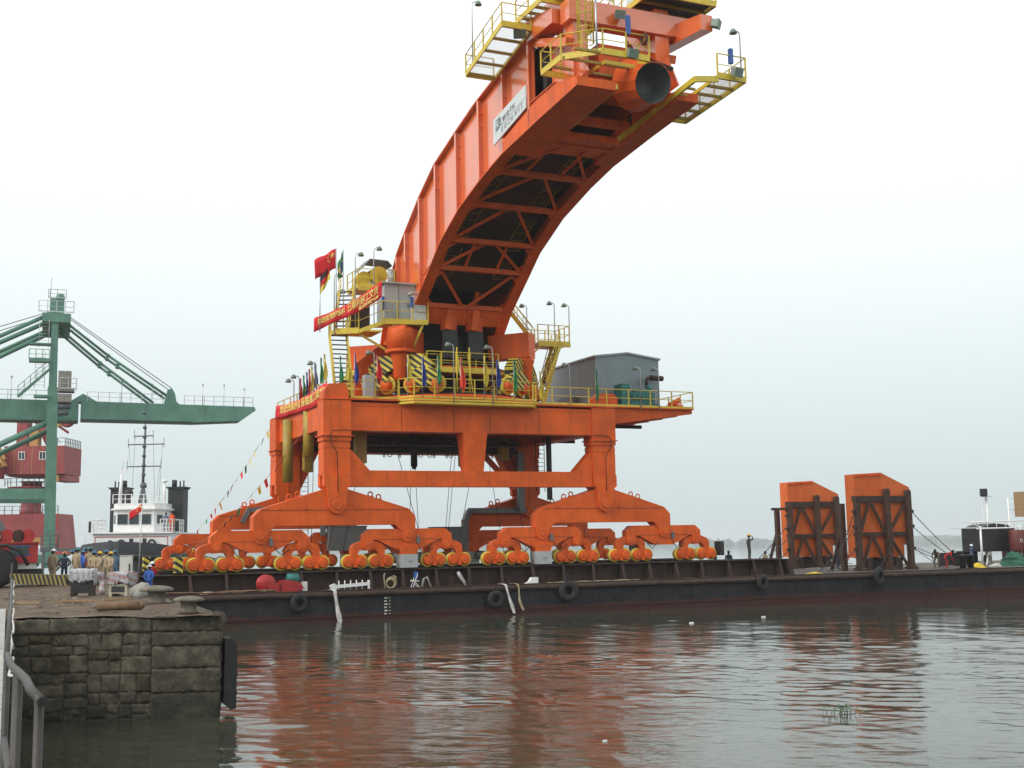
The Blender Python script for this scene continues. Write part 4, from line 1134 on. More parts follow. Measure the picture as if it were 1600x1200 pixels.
m = MB(); m.prism([(-1.2,28.1),(2.3,28.1),(2.3,30.6),(-1.2,30.6)], -26.6, -24.6); m.build('hopper_body', 'orange', UN)
m = MB(); m.beam((2.15,-28.4,29.0),(2.0,-24.6,31.3),0.22,0.22); m.build('drive_shaft', 'dark_steel', UN)
# head platforms (yellow frames with open grating)
def platform(name, poly, z, rail_idx, h=1.15, bars=1.1, mesh_grate=True, parent=UN, along='y', slope=0.0, ref=0.0):
    """frame, cross bars and thin grating following poly (x,y); z may rise along y by slope"""
    def Z(y): return z + slope*(y-ref)
    m = MB(); n = len(poly)
    for i in range(n):
        (xa,ya),(xb,yb) = poly[i], poly[(i+1)%n]; m.beam((xa,ya,Z(ya)),(xb,yb,Z(yb)),0.06,0.2)
    o = m.build(name, 'yellow', parent)
    xs = [p[0] for p in poly]; ys = [p[1] for p in poly]
    m = MB(); y = min(ys)+0.1
    while y < max(ys)-0.05:
        m.beam((min(xs)+.03,y,Z(y)),(max(xs)-.03,y,Z(y)),0.12,0.14); y += bars
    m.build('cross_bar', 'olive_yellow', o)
    if mesh_grate:
        m = MB(); x = min(xs)+0.06
        while x < max(xs)-0.04:
            m.beam((x,min(ys)+.05,Z(min(ys))+0.09),(x,max(ys)-.05,Z(max(ys))+0.09),0.012,0.035); x += 0.10
        m.build('grating', 'galvanised', o)
    m = MB()
    pts = [(poly[i][0],poly[i][1],Z(poly[i][1])+0.1) for i in rail_idx]
    m.rail(pts, h, 1.3); m.build('railing', 'yellow', o)
    return o
platform('side_platform', [(-5.4,-18.5),(-3.65,-18.5),(-3.65,-23.6),(-5.4,-23.6)], 31.15, [1,0,3,2], slope=-0.2, ref=-18.5, bars=1.2)
platform('head_platform', [(-4.1,-25.6),(-4.1,-27.9),(-2.5,-29.4),(0.2,-29.4),(0.2,-28.3),(-1.8,-28.3),(-1.8,-25.6)], 28.85, [6,0,1,2,3,4], bars=1.3, mesh_grate=False)
platform('head_platform', [(3.65,-24.6),(3.65,-30.4),(5.4,-30.4),(5.4,-24.6)], 27.75, [1,2,3,0], bars=1.05, slope=-0.06, ref=-24.6)
m = MB(); m.beam((2.25,-22.4,27.0),(2.25,-30.4,27.75),0.14,0.3); m.beam((2.25,-30.4,27.75),(3.65,-30.4,27.95),0.14,0.3); m.build('edge_beam', 'yellow', UN)
m = MB(); m.beam((-1.3,-22.4,27.0),(-1.3,-28.6,27.5),0.14,0.3); m.build('edge_beam', 'yellow', UN)
m = MB()
for k in range(10): m.beam((2.3,-22.8-k*0.75,26.95+k*0.07),(2.8,-22.8-k*0.75,26.95+k*0.07),0.1,0.12); m.beam((-1.35,-22.6-k*0.62,26.95+k*0.055),(-1.85,-22.6-k*0.62,26.95+k*0.055),0.1,0.12)
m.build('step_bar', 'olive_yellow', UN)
platform('upper_platform', [(-4.0,-22.4),(-4.0,-25.6),(0.4,-25.6),(0.4,-22.4)], 32.95, [0,1,2,3], bars=0.8)
platform('roof_platform', [(1.2,-28.0),(5.4,-28.0),(5.4,-23.6),(1.2,-23.6)], 33.25, [3,0,1,2], bars=1.0, mesh_grate=False)
m = MB(); m.bb(1.3,5.3,-27.9,-23.7,33.32,33.38); m.build('roof_floor', 'dark_steel', UN)
m = MB(); m.bb(1.9,4.4,-27.6,-24.4,33.4,35.9); mr = m.build('machine_room', 'board_grey', UN)
for k in range(9):
    m = MB(); m.beam((3.5,-27.62,33.7+k*0.2),(4.35,-27.62,33.7+k*0.2),0.10,0.06,up=(0,0.6,0.8)); m.build('louvre', 'grey_steel', mr)
m = MB(); m.bb(3.4,4.38,-27.615,-27.6,33.55,35.6); m.build('louvre_shade', 'dark_steel', mr)  # flat dark sheet on the wall stands for shade behind the blades
# caged ladder at the head
m = MB(); cx, cy = -2.75, -28.1
for k in range(9):
    z = 29.8+k*0.75
    pts = [(cx+0.42*math.cos(R(a)), cy+0.42*math.sin(R(a)), z) for a in range(140,401,20)]; m.path(pts, 0.03, 5)
for a in (160,200,240,280,320,360): m.tube((cx+0.42*math.cos(R(a)),cy+0.42*math.sin(R(a)),29.8),(cx+0.42*math.cos(R(a)),cy+0.42*math.sin(R(a)),35.9),0.028,5)
m.build('ladder_cage', 'yellow', UN)
ladder((cx,cy+0.3,28.9),(cx,cy+0.3,36.2),0.5,'head_ladder','yellow')
m = MB(); m.bb(-3.3,-2.2,-27.0,-25.5,33.2,34.4); m.build('hoist_box', 'orange_boom', UN)
# flood lamps on the head
def flood(p, d, parent=UN, s=1.0):
    d = Vector(d).normalized(); p = Vector(p); m = MB(); m.beam(p-d*0.28*s, p+d*0.1*s, 0.42*s, 0.34*s, 0.55*s, 0.42*s)
    m.beam(p+d*0.1*s, p+d*0.13*s, 0.58*s, 0.46*s); m.tube(p-d*0.2*s, p-d*0.2*s+Vector((0,0.1,0.35*s)), 0.03, 5); return m.build('floodlight', 'lamp_green', parent)
flood((-0.9,-29.6,28.95),(0.1,-1,-0.35)); flood((4.6,-30.8,28.3),(0.2,-1,-0.35)); flood((-0.4,-27.6,31.9),(-0.2,-1,-0.4)); flood((4.1,-29.9,31.2),(0.7,-0.8,-0.3)); flood((-4.2,-23.3,32.0),(-0.3,-0.6,-0.8),s=1.2)
m = MB(); m.tube((-2.9,-29.5,28.9),(-2.9,-29.5,31.9),0.05,6); m.build('lamp_stem','galvanised',UN); flood((-2.7,-29.7,31.9),(0.4,-0.8,-0.4))
m = MB(); m.bb(-1.1,-0.9,-29.5,-29.3,30.0,31.0); m.build('junction_box', 'blue_paint', UN)
m = MB(); m.bb(4.4,4.6,-30.5,-30.3,28.9,29.7); m.build('junction_box', 'blue_paint', UN)
m = MB(); m.torus((0.05,-29.2,30.0),0.28,0.05,'x',14,6); m.build('hand_wheel','dark_steel',UN)

# ---- name board on the boom
def board():
    p0 = Vector((-3.68,-18.35,27.22)); p1 = Vector((-3.68,-22.75,28.02))
    up = Vector((0,-0.02,1)); d = (p1-p0)
    q = [p0, p1, p1+up*1.30, p0+up*1.50]
    m = MB(); m.add([v for v in q]+[v+Vector((0.07,0,0)) for v in q], [(0,1,2,3),(7,6,5,4),(0,4,5,1),(1,5,6,2),(2,6,7,3),(3,7,4,0)])
    o = m.build('name_board', 'board_grey', UN)
    def txt(body, size, a, b, matn, sx=1.0, bold=0.0):
        me = text_mesh(body, size, 0.008, 'LEFT', sx, bold); me.materials.append(MATS[matn])
        org = p0 + d*a + up*b
        M = Matrix(((0,0,-1),(d.normalized().y,up.y,0),(d.normalized().z,up.z,0))).to_4x4()   # columns: along the board, up, out
        for v in me.vertices: v.co = org + Vector((-0.02,0,0)) + (M.to_3x3() @ v.co)
        ob = bpy.data.objects.new('lettering', me); COL.objects.link(ob); ob.parent = o
    m = MB(); a = p0 + d*0.08 + up*0.62; e = d*0.13
    m.add([a, a+e, a+e+up*0.66, a+up*0.66] + [v+Vector((-0.012,0,0)) for v in (a, a+e, a+e+up*0.66, a+up*0.66)], [(0,1,2,3),(7,6,5,4),(0,4,5,1),(1,5,6,2),(2,6,7,3),(3,7,4,0)])
    m.build('logo_block', 'letter_grey', o)
    txt('FL', 0.55, 0.095, 0.93, 'board_grey', 0.8, 0.01)
    txt('S', 0.60, 0.215, 0.88, 'letter_grey', 0.85, 0.006)
    txt('M I D T H', 0.42, 0.31, 0.88, 'letter_grey', 0.92, 0.004)
    txt('K O C H  M V T', 0.46, 0.26, 0.34, 'letter_pale', 0.93, 0.0)
    m = MB(); m.beam(p0+d*0.26+up*0.63+Vector((-0.008,0,0)), p0+d*0.97+up*0.63+Vector((-0.008,0,0)), 0.014, 0.02); m.build('rule_line', 'letter_pale', o)
board()

# ---- machine house and plant on the right deck
def house():
    x0, x1, y0, y1, zb, ze, zr = 10.45, 15.75, -3.9, 4.2, 13.8, 17.66, 17.98
    xm = (x0+x1)/2; m = MB()
    m.prism([(x0,zb),(x1,zb),(x1,ze),(xm,zr),(x0,ze)], y0, y1)
    h = m.build('machine_house', 'house_grey', UN)
    m = MB()
    m.prism([(x0-0.12,ze-0.03),(xm,zr+0.0),(x1+0.12,ze-0.03),(x1+0.12,ze+0.1),(xm,zr+0.13),(x0-0.12,ze+0.1)], y0-0.12, y1+0.12); m.build('roof', 'grey_steel', h)
    n = 18
    for k in range(n):     # cladding ribs
        x = x0+0.15+(x1-x0-0.3)*k/(n-1); zt = ze + (zr-ze)*(1-abs(x-xm)/(xm-x0)); m = MB(); m.bb(x-0.02,x+0.02,y0-0.008,y0,zb,zt-0.06); m.build('cladding_rib', 'house_grey', h)
    for k in range(24):
        y = y0+0.2+(y1-y0-0.4)*k/23; m = MB(); m.bb(x0-0.008,x0,y-0.02,y+0.02,zb,ze-0.05); m.build('cladding_rib', 'house_grey', h)
    m = MB(); m.bb(x0-0.5,x0-0.05,-1.0,1.2,zb,zb+1.3); m.build('duct_box', 'duct_grey', UN)
    g = MB(); g.bb(11.6,14.6,-5.6,-4.5,zb+0.12,zb+0.4); g.bb(11.6,12.3,-5.6,-4.5,zb+0.4,zb+1.75); g.bb(12.4,14.4,-5.45,-4.65,zb+0.4,zb+1.2); g.bb(12.9,14.2,-5.3,-4.8,zb+1.2,zb+1.45)
    for k in range(5): g.lathe([(0.16,-5.62),(0.18,-5.45)], (12.65+k*0.38,0,zb+0.85), 10, 'y')
    g.tube((14.2,-5.0,zb+1.4),(14.2,-5.0,zb+1.8),0.2,10)
    gen = g.build('generator', 'teal', UN)
    m = MB(); m.path([(14.1,-4.9,zb+1.6),(14.1,-4.9,zb+2.15),(14.2,-4.85,zb+2.32),(14.5,-4.8,zb+2.38),(14.9,-4.7,zb+2.38)], 0.12, 8); m.tube((14.5,-4.75,zb+2.38),(15.6,-4.6,zb+2.38),0.2,12); m.build('exhaust_pipe', 'rust_dark', gen)
    m = MB(); m.prism([(9.4,zb),(11.3,zb),(11.3,zb+0.75),(11.0,zb+1.0),(9.9,zb+1.0),(9.4,zb+0.6)], -5.5, -4.7); m.build('tank', 'orange', UN)
    for (a,b_,r) in (((15.6,-5.4,zb+0.3),(16.4,-5.6,zb+0.75),0.2),((16.2,-5.2,zb+0.25),(16.9,-5.0,zb+0.3),0.2)):
        m = MB(); m.tube(a,b_,r,12); m.build('roller', 'orange', UN)
house()

# ---- left service platform, switch cabinet, stairs
def stairs(p, q, w, side, name='stair', n=11, parent=UN):
    p = Vector(p); q = Vector(q); sd = Vector(side).normalized()
    m = MB()
    for s in (0,1): m.beam(p+sd*w*s, q+sd*w*s, 0.06, 0.26)
    o = m.build(name, 'yellow', parent)
    fw = Vector((q.x-p.x,q.y-p.y,0)); fw = fw.normalized()
    for k in range(n):
        c = p.lerp(q,(k+0.5)/n); m = MB(); m.beam(c, c+sd*w, 0.26, 0.045, up=(0,0,1)); m.build('tread', 'rust', o)
    m = MB()
    for s in (0,1):
        a, b_ = p+sd*w*s, q+sd*w*s; up = Vector((0,0,1)); m.tube(a+up*1.0,b_+up*1.0,0.03,6); m.tube(a+up*0.5,b_+up*0.5,0.022,5)
        for k in range(4): c = a.lerp(b_,k/3); m.tube(c,c+up*1.0,0.028,5)
    m.build('stair_railing', 'yellow', o)
    return o
def left_plat():
    pl = [(-8.6,-3.4),(-7.3,-4.2),(-5.5,-4.5),(-2.75,-4.9),(-2.75,-3.2),(-5.2,-2.2),(-8.6,-2.0)]
    m = MB(); 
    m.prism([(-5.8,-4.55),(-2.7,-4.95),(-2.7,-3.0),(-5.8,-2.2)], 19.15, 19.27, 'z')
    m.prism([(-8.6,-3.4),(-7.3,-4.2),(-5.8,-4.55),(-5.8,-2.2),(-8.6,-2.0)], 18.5, 18.62, 'z')
    m.beam((-8.6,-3.4,18.5),(-7.3,-4.2,18.5),0.08,0.26); m.beam((-7.3,-4.2,18.5),(-5.8,-4.55,19.1),0.08,0.26); m.beam((-5.8,-4.55,19.15),(-2.7,-4.95,19.2),0.08,0.26)
    m.beam((-7.2,-3.9,18.4),(-4.6,-4.0,17.0),0.12,0.14); m.beam((-3.0,-4.8,19.1),(-3.6,-4.4,17.5),0.12,0.14); m.beam((-5.0,-4.5,19.1),(-4.6,-4.4,17.6),0.12,0.14)
    o = m.build('service_platform', 'yellow', UN)
    m = MB(); m.rail([(-8.6,-2.2,18.62),(-8.6,-3.4,18.62),(-7.3,-4.2,18.62)], 1.25, 0.9); m.build('platform_railing', 'yellow', o)
    m = MB(); m.rail([(-5.8,-4.55,19.27),(-2.7,-4.95,19.27),(-2.7,-3.2,19.27)], 1.3, 1.25)
    m.tube((-7.3,-4.2,19.87),(-5.8,-4.55,20.57),0.03,6); m.tube((-7.3,-4.2,19.2),(-5.8,-4.55,19.95),0.025,6); m.build('platform_railing', 'yellow', o)
    m = MB(); m.bb(-5.5,-3.05,-4.2,-2.6,19.3,21.85); m.bb(-5.7,-2.9,-4.4,-2.4,21.85,21.95); c = m.build('switch_cabinet', 'cabinet_grey', UN)
    m = MB(); m.bb(-4.52,-4.49,-4.22,-4.2,19.35,21.8); m.bb(-3.9,-3.8,-4.24,-4.2,20.3,20.6); m.build('cabinet_door_seam', 'duct_grey', c)
    m = MB(); m.bb(-3.7,-2.78,-4.85,-4.3,19.3,21.15); m.bb(-3.85,-2.65,-4.95,-4.2,21.15,21.24); m.build('control_cabinet', 'off_white', UN)
    m = MB(); m.bb(-5.75,-5.6,-4.5,-4.3,20.0,20.9); m.build('junction_box', 'blue_paint', UN)
    m = MB(); m.bb(-3.9,-3.75,-4.95,-4.8,20.2,20.9); m.build('junction_box', 'blue_paint', UN)
    m = MB(); m.bb(-7.2,-5.9,-2.3,-1.6,18.6,20.9); m.build('hatch_frame', 'rust_dark', UN)
    stairs((-8.0,-5.2,13.9),(-7.8,-3.0,18.5),1.15,(-1,0.1,0),n=14)
    stairs((-7.6,-3.0,18.6),(-6.2,0.0,22.2),1.0,(-0.9,0.42,0),n=10)
    # upper winch platform with yellow rope drums and a little roof
    m = MB(); m.prism([(-6.3,-1.0),(-3.7,-1.3),(-3.7,1.6),(-6.3,1.6)], 22.15, 22.3, 'z'); m.beam((-6.3,-1.0,22.1),(-3.7,-1.3,22.1),0.1,0.3); u = m.build('winch_platform', 'yellow', UN)
    m = MB(); m.rail([(-6.3,1.5,22.3),(-6.3,-0.95,22.3),(-3.75,-1.25,22.3)], 1.2, 1.2); m.build('railing', 'yellow', u)
    m = MB()
    m.lathe([(0.62,-0.7),(0.62,-0.6),(0.38,-0.58),(0.38,0.5),(0.62,0.52),(0.62,0.62)], (-4.75,-0.2,23.15), 22, 'y'); m.lathe([(0.2,-0.82),(0.2,-0.7)], (-4.75,-0.2,23.15), 12, 'y')
    m.lathe([(0.5,-0.4),(0.5,0.5)], (-5.6,0.2,23.0), 18, 'y'); m.build('rope_drum', 'yellow', UN)
    m = MB(); m.bb(-5.3,-4.2,-0.6,0.6,22.3,22.7); m.build('winch_base', 'cabinet_grey', UN)
    m = MB(); m.tube((-3.85,-0.9,22.3),(-3.85,-0.9,23.6),0.26,10); m.build('oil_tank', 'cabinet_grey', UN)
    m = MB(); m.prism([(-5.9,23.55),(-5.3,24.25),(-4.0,24.2),(-3.7,23.9),(-3.7,23.98),(-4.0,24.3),(-5.3,24.35),(-5.9,23.65)], -0.6, 1.2); m.build('winch_roof', 'duct_grey', UN)
    m = MB(); m.bb(-3.15,-2.95,-1.5,-1.2,24.6,25.9); m.build('limit_switch_box', 'duct_grey', UN)
left_plat()
def right_plat():
    stairs((6.6,-1.6,19.0),(5.1,-0.4,21.6),1.0,(0.6,0.8,0),n=8)
    m = MB(); m.prism([(7.0,-1.8),(9.6,-1.8),(9.6,0.6),(7.0,0.6)], 18.78, 18.9, 'z'); m.beam((7.0,-1.8,18.75),(9.6,-1.8,18.75),0.1,0.28); m.beam((7.2,-1.7,18.6),(6.2,-1.5,17.6),0.12,0.12)
    o = m.build('side_landing', 'yellow', UN)
    m = MB(); m.rail([(7.0,-1.75,18.9),(9.55,-1.75,18.9),(9.55,0.6,18.9)], 1.3, 0.9); m.build('railing', 'yellow', o)
    m = MB(); m.rail([(7.0,0.55,18.9),(9.55,0.55,18.9)], 1.3, 0.9); m.build('railing', 'yellow', o)
    stairs((7.3,-1.5,13.9),(9.0,-1.2,18.8),1.0,(-0.1,1,0),n=14)
    stairs((7.5,-1.4,15.9),(8.9,-1.0,18.7),0.95,(-0.2,-1,0),n=11)
right_plat()

# ---- lamps on posts
def lamp_post(x, y, z, h, d=-1, big=1.0):
    m = MB(); s = 0.035
    m.path([(0,0,0),(0,0,h*0.93),(d*0.05,0,h*0.98),(d*0.2,0,h),(d*0.32,0,h)], s, 6)
    o_ = MB(); o_.lathe([(0.07,0.13),(0.12,0.09),(0.215,-0.13),(0.19,-0.14)], (d*0.40,0,h-0.04), 12)
    me = m.mesh('deck_lamp'); me.materials.append(MATS['galvanised'])
    p = part(me, 'deck_lamp', UN, (x,y,z-RZ))
    me2 = o_.mesh('lamp_head'); me2.materials.append(MATS['lamp_green']); part(me2, 'lamp_head', p, (0,0,0))
for a in ((-7.0,-6.5,13.6,3.2),(-2.0,-7.65,13.5,3.9),(0.75,-7.65,13.5,3.85),(7.0,-6.55,13.6,3.0),(12.6,-6.55,13.6,3.0),(14.1,-6.55,13.6,3.0)): lamp_post(*a, d=-1)
for a in ((-10.0,-3.6,13.6,2.8),(-10.1,0.2,13.6,2.4),(-10.1,1.6,13.6,2.3)): lamp_post(*a, d=-1)
for a in ((-7.2,-3.2,18.6,5.4),(-5.9,-3.2,19.2,5.3),(-8.6,-3.0,18.6,3.9),(-8.3,-2.6,18.6,2.9)): lamp_post(*a, d=1)
lamp_post(6.5,-1.0,19.0,2.7,-1); lamp_post(8.45,-1.6,18.9,3.0,-1); lamp_post(9.6,-1.7,18.9,2.9,-1)
lamp_post(-5.3,-19.3,31.3,4.0,1); lamp_post(5.2,-30.3,28.2,2.6,-1)
# ================================================================== FLAGS, BANNERS AND BUNTING ON THE CRANE
def droop_flag(x, y, z, h, fl, w, matn, label, group, pole='galvanised', lean=0.0, frame=BM):
    """short staff with a cloth hanging almost straight down"""
    t = thing('flag', label, 'flag', (x,y,z), frame, group, absolute=False)
    m = MB(); m.tube((0,0,0),(lean*h,0,h),0.02,6); m.build('staff', pole, t)
    rows = []; n = 12; rnd = random.Random(int(x*100+z))
    for k in range(n):
        f = k/(n-1); zz = h-0.03-fl*f; ww = w*(0.12+0.88*min(1,f*1.5))*(1-0.35*max(0,f-0.75)*4)
        rows.append([(lean*zz+ww*(j/5)*0.9+0.05*math.sin(f*6+j), 0.10*math.sin(j*1.9+f*4+x)-0.05, zz-0.10*j*f*0.6) for j in range(6)])
    m = MB(); m.sheet(rows, 0.008); m.build('cloth', matn, t)
G1 = 'signal flags hanging along the crane deck'
for (x,y,col,word,where) in ((-9.2,-6.2,'cloth_green','green','just right of the lower stair of the crane'),(-8.8,-6.3,'cloth_yellow','yellow','beside the leg head of the crane'),
        (-8.3,-6.5,'cloth_blue','blue','above the left end of the crane beam'),(-6.85,-6.6,'cloth_red','red','in front of the striped slew bogie on the left'),
        (-4.9,-6.9,'cloth_yellow','yellow','at the left corner of the curved walkway'),(-4.15,-7.6,'cloth_blue','blue','second from the left corner of the curved walkway'),
        (-3.1,-7.6,'cloth_green','green','left of the access bridge'),(-1.5,-7.6,'cloth_redorange','red orange','in front of the access ladder'),
        (0.15,-7.6,'cloth_yellow','faded yellow','right of the access ladder'),(1.05,-7.6,'cloth_blue','blue','right of the access bridge'),
        (2.3,-7.6,'cloth_green','dark green','by the right slew bogies'),(4.7,-6.6,'cloth_yellow','narrow olive yellow','at the foot of the right stair'),
        (9.0,-6.6,'cloth_green','bright green','before the grey machine house')):
    droop_flag(x, y, 13.85, (2.75 if x < 4 else 2.3)+0.12*math.sin(x*5), 1.8+0.2*math.sin(x*3), (0.30 if x < 4 else 0.22)+0.04*math.sin(x*7), col, f'{word} cloth flag hanging limp {where}', G1)
for i, (x,y,col,word) in enumerate(((-9.95,0.6,'cloth_red','dull red'),(-9.95,-0.2,'cloth_green','green'),(-9.95,-1.0,'cloth_blue','blue'),(-9.95,-1.6,'cloth_red','crimson'),(-9.95,-2.2,'cloth_yellow','amber'),
        (-9.95,-3.0,'cloth_blue','deep blue'),(-9.95,-4.4,'cloth_green','dark green'),(-9.95,-5.2,'cloth_yellow','pale yellow'))):
    droop_flag(x, y, 13.8, 2.1+0.12*i, 1.6, 0.28, col, f'{word} flag of the row above the lower red banner', 'flags above the lower banner')

def nation_flag(name, base, h, stripes, fw, fh, label, stars=None, ang=0.0, sag=0.5):
    t = thing('national_flag', label, 'flag', base, BM, absolute=False)
    m = MB(); m.tube((0,0,0),(0,0,h),0.035,7); m.build('flagpole', 'galvanised', t)
    def P(u, v):           # u along fly (0..1), v down the hoist (0..1)
        a = ang + 0.12*math.sin(u*7+v*2)
        return Vector((-fw*u*math.cos(a), fw*u*math.sin(a)*0.4+0.10*math.sin(u*8+v*3), h-0.05-fh*v-sag*u*fw+0.06*math.sin(u*9)))
    k = len(stripes)
    for i, c in enumerate(stripes):
        m = MB(); m.sheet([[P(j/10,(i+q/4)/k) for j in range(11)] for q in range(5)], 0.01); m.build('cloth', c, t)
    if stars == 'five':
        for (u,v,s) in ((0.17,0.27,0.16),(0.34,0.10,0.055),(0.40,0.22,0.055),(0.40,0.38,0.055),(0.34,0.50,0.055)):
            m = MB(); pts = []
            for q in range(10):
                rr = s*(1 if q%2 == 0 else 0.4); a = math.pi/2+q*math.pi/5
                p = P(u+rr*math.cos(a)*fh/fw, v-rr*math.sin(a)); pts.append(p+Vector((0,-0.035,0)))
            m.add(pts+[p+Vector((0,0.07,0)) for p in pts], [list(range(10)),list(range(19,9,-1))]+[(q,(q+1)%10,10+(q+1)%10,10+q) for q in range(10)]); m.build('star', 'letter_gold', t)
    if stars == 'disc':
        for pts_uv, c, off in (([(0.5,0.12),(0.92,0.5),(0.5,0.88),(0.08,0.5)],'letter_gold',0.03),([(0.5+0.2*math.cos(R(q*30)),0.5+0.26*math.sin(R(q*30))) for q in range(12)],'cloth_blue',0.05)):
            m = MB(); pts = [P(u,v)+Vector((0,-off,0)) for u,v in pts_uv]; n = len(pts)
            m.add(pts+[p+Vector((0,2*off,0)) for p in pts], [list(range(n)),list(range(2*n-1,n-1,-1))]+[(q,(q+1)%n,n+(q+1)%n,n+q) for q in range(n)]); m.build('emblem', c, t)
nation_flag('cn', (-8.65,-3.6,18.7), 5.45, ['cloth_red'], 1.45, 1.35, 'red flag with yellow stars flying high on the left of the crane', 'five', sag=0.62)
nation_flag('de', (-9.75,-3.6,18.4), 3.6, ['cloth_black','cloth_red','cloth_yellow'], -0.7, 1.1, 'black red and yellow flag drooping below the red starred flag', sag=1.6, ang=0.4)
nation_flag('br', (-8.1,-3.4,18.7), 5.4, ['cloth_green'], 0.36, 1.3, 'narrow folded green flag right of the red starred flag', 'disc', sag=2.6)

def banner(p0, p1, h, label, words, size, small=None):
    p0 = Vector(p0); p1 = Vector(p1); d = p1-p0; L = d.length; dn = d.normalized()
    nn = Vector((dn.y,-dn.x,0)).normalized()
    if nn.y > 0: nn = -nn
    if abs(nn.y) < 0.3 and nn.x > 0: nn = -nn
    up = Vector((0,0,1))
    n = 40
    def P(u, v): return p0 + d*u - up*(0.28*math.sin(u*math.pi) + h*v*(1-0.15*math.sin(u*5))) + nn*(0.05*math.sin(u*23+v*2))
    t = thing('banner', label, 'banner', tuple(p0-up*h), BM)
    m = MB(); m.sheet([[P(i/n,j/4) for i in range(n+1)] for j in range(5)], 0.012); m.build('cloth', 'cloth_red', t)
    def lay(body, sz, u0, u1, v):
        me = text_mesh(body, sz, 0.006, 'LEFT', 1.0, 0.012)
        xs = [w.co.x for w in me.vertices]; x0, x1 = min(xs), max(xs)
        for w in me.vertices:
            u = u0 + (u1-u0)*(w.co.x-x0)/(x1-x0); w.co = P(u, v) + up*w.co.y + nn*(0.03+w.co.z)
        me.materials.append(MATS['letter_gold'])
        place(me, 'lettering', t)
    for w in words: lay(*w)
banner((-9.95,-2.9,19.45), (-6.1,-5.4,21.75), 0.95, 'upper red cloth banner with yellow writing slung beside the winch platform', [('热烈祝贺卸船机', 0.42, 0.06, 0.46, 0.42), ('已顺利竣工交货', 0.62, 0.50, 0.95, 0.40), ('重工机械有限公司', 0.22, 0.66, 0.95, 0.82)], 0.5)
banner((-10.5,5.0,14.45), (-10.1,-6.3,14.75), 0.95, 'lower red cloth banner with yellow writing along the left deck edge', [('欢迎巴西的外宾', 0.60, 0.10, 0.52, 0.42), ('莅临重工视察', 0.62, 0.55, 0.96, 0.42)], 0.5)

def bunting(p0, p1, sag, n, label, seed):
    rnd = random.Random(seed); p0 = Vector(p0); p1 = Vector(p1)
    t = thing('bunting', label, 'bunting', tuple(p1))
    def P(f): return p0.lerp(p1,f) - Vector((0,0,sag*4*f*(1-f)))
    m = MB(); m.path([P(k/24) for k in range(25)], 0.007, 4); m.build('cord', 'rope', t)
    for k in range(n):
        f = (k+0.7)/(n+0.6); a = P(f); b_ = P(f+0.018*rnd.uniform(.8,1.4)); s = rnd.uniform(0.34,0.6)
        sw = Vector((rnd.uniform(-0.8,0.2), rnd.uniform(-.5,.5), -0.9)).normalized()*s
        c = rnd.choice(['cloth_red','cloth_green','cloth_red','cloth_green','cloth_yellow','cloth_black'])
        m = MB(); q = [a, b_, b_+sw*0.9+Vector((0.05,0,0)), a+sw]; m.add(q+[v+Vector((0,0.01,0)) for v in q], [(0,1,2,3),(7,6,5,4),(0,4,5,1),(1,5,6,2),(2,6,7,3),(3,7,4,0)]); m.build('pennant', c, t)
bunting(bw(-10.6,4.6,13.6), bw(-16.2,7.5,4.9), 0.5, 20, 'string of small pennants falling from the crane towards the tugboat', 3)
bunting(bw(-10.3,-4.5,12.9), bw(-17.6,-5.2,4.7), 0.5, 17, 'string of small pennants falling onto the left bogies of the crane', 4)
bunting(bw(-17.4,-6.6,5.2), bw(-20.6,-6.0,3.4), 0.2, 6, 'short end of pennant string hanging over the leftmost bogies', 9)
# lashing wires from the crane deck to the barge
random.seed(4)
WL = [((-9.1,0.0,12.6),(-9.3,0.3,DZ)),((-5.6,2.0,12.3),(-7.6,4.0,DZ)),((-4.6,3.0,12.2),(-6.0,5.2,DZ)),((-3.2,1.0,12.2),(-1.0,-1.0,DZ)),((-1.5,2.0,9.9),(-1.6,2.2,DZ)),((-1.2,2.2,12.2),(-0.6,2.4,DZ)),
      ((1.4,1.0,12.3),(0.2,0.6,DZ)),((1.9,1.5,12.3),(0.6,1.2,DZ)),((3.2,0.5,12.3),(0.4,-0.6,DZ)),((5.4,4.5,12.4),(6.9,4.0,DZ)),((7.4,4.5,12.4),(8.8,4.2,DZ)),((8.9,-4.5,5.7),(9.0,-4.5,DZ))]
for a, b_ in WL:
    m = MB(); m.tube(a, b_, 0.022, 5); m.build('lashing_wire', 'wire', label='thin black lashing wire running down from under the crane deck to the barge', cat='wire', group='lashing wires under the crane', frame=BM)
for x in (-7.3,-4.9,-4.0,2.1):
    m = MB(); 
    for k in range(9): m.torus((x+0.04*math.sin(k),-2.0,12.35-k*0.17),0.06,0.022,'y' if k%2 else 'x',8,5)
    m.build('hanging_chain', 'chain', UN)
# ================================================================== CARGO AND GEAR ON THE BARGE
def chain_thing(p, q, label, sag=0.25, group='lashing chains of the orange panels'):
    p = Vector(p); q = Vector(q); n = max(8, int((q-p).length/0.30)); m = MB()
    P = lambda f: p.lerp(q,f) - Vector((0,0,sag*4*f*(1-f)))
    m.path([P(k/16) for k in range(17)], 0.022, 5)
    for k in range(n):
        a = P(k/n); b_ = P((k+0.6)/n); m.beam(a,b_,0.075,0.05)
    m.build('lashing_chain', 'chain', label=label, cat='chain', group=group, frame=BM)

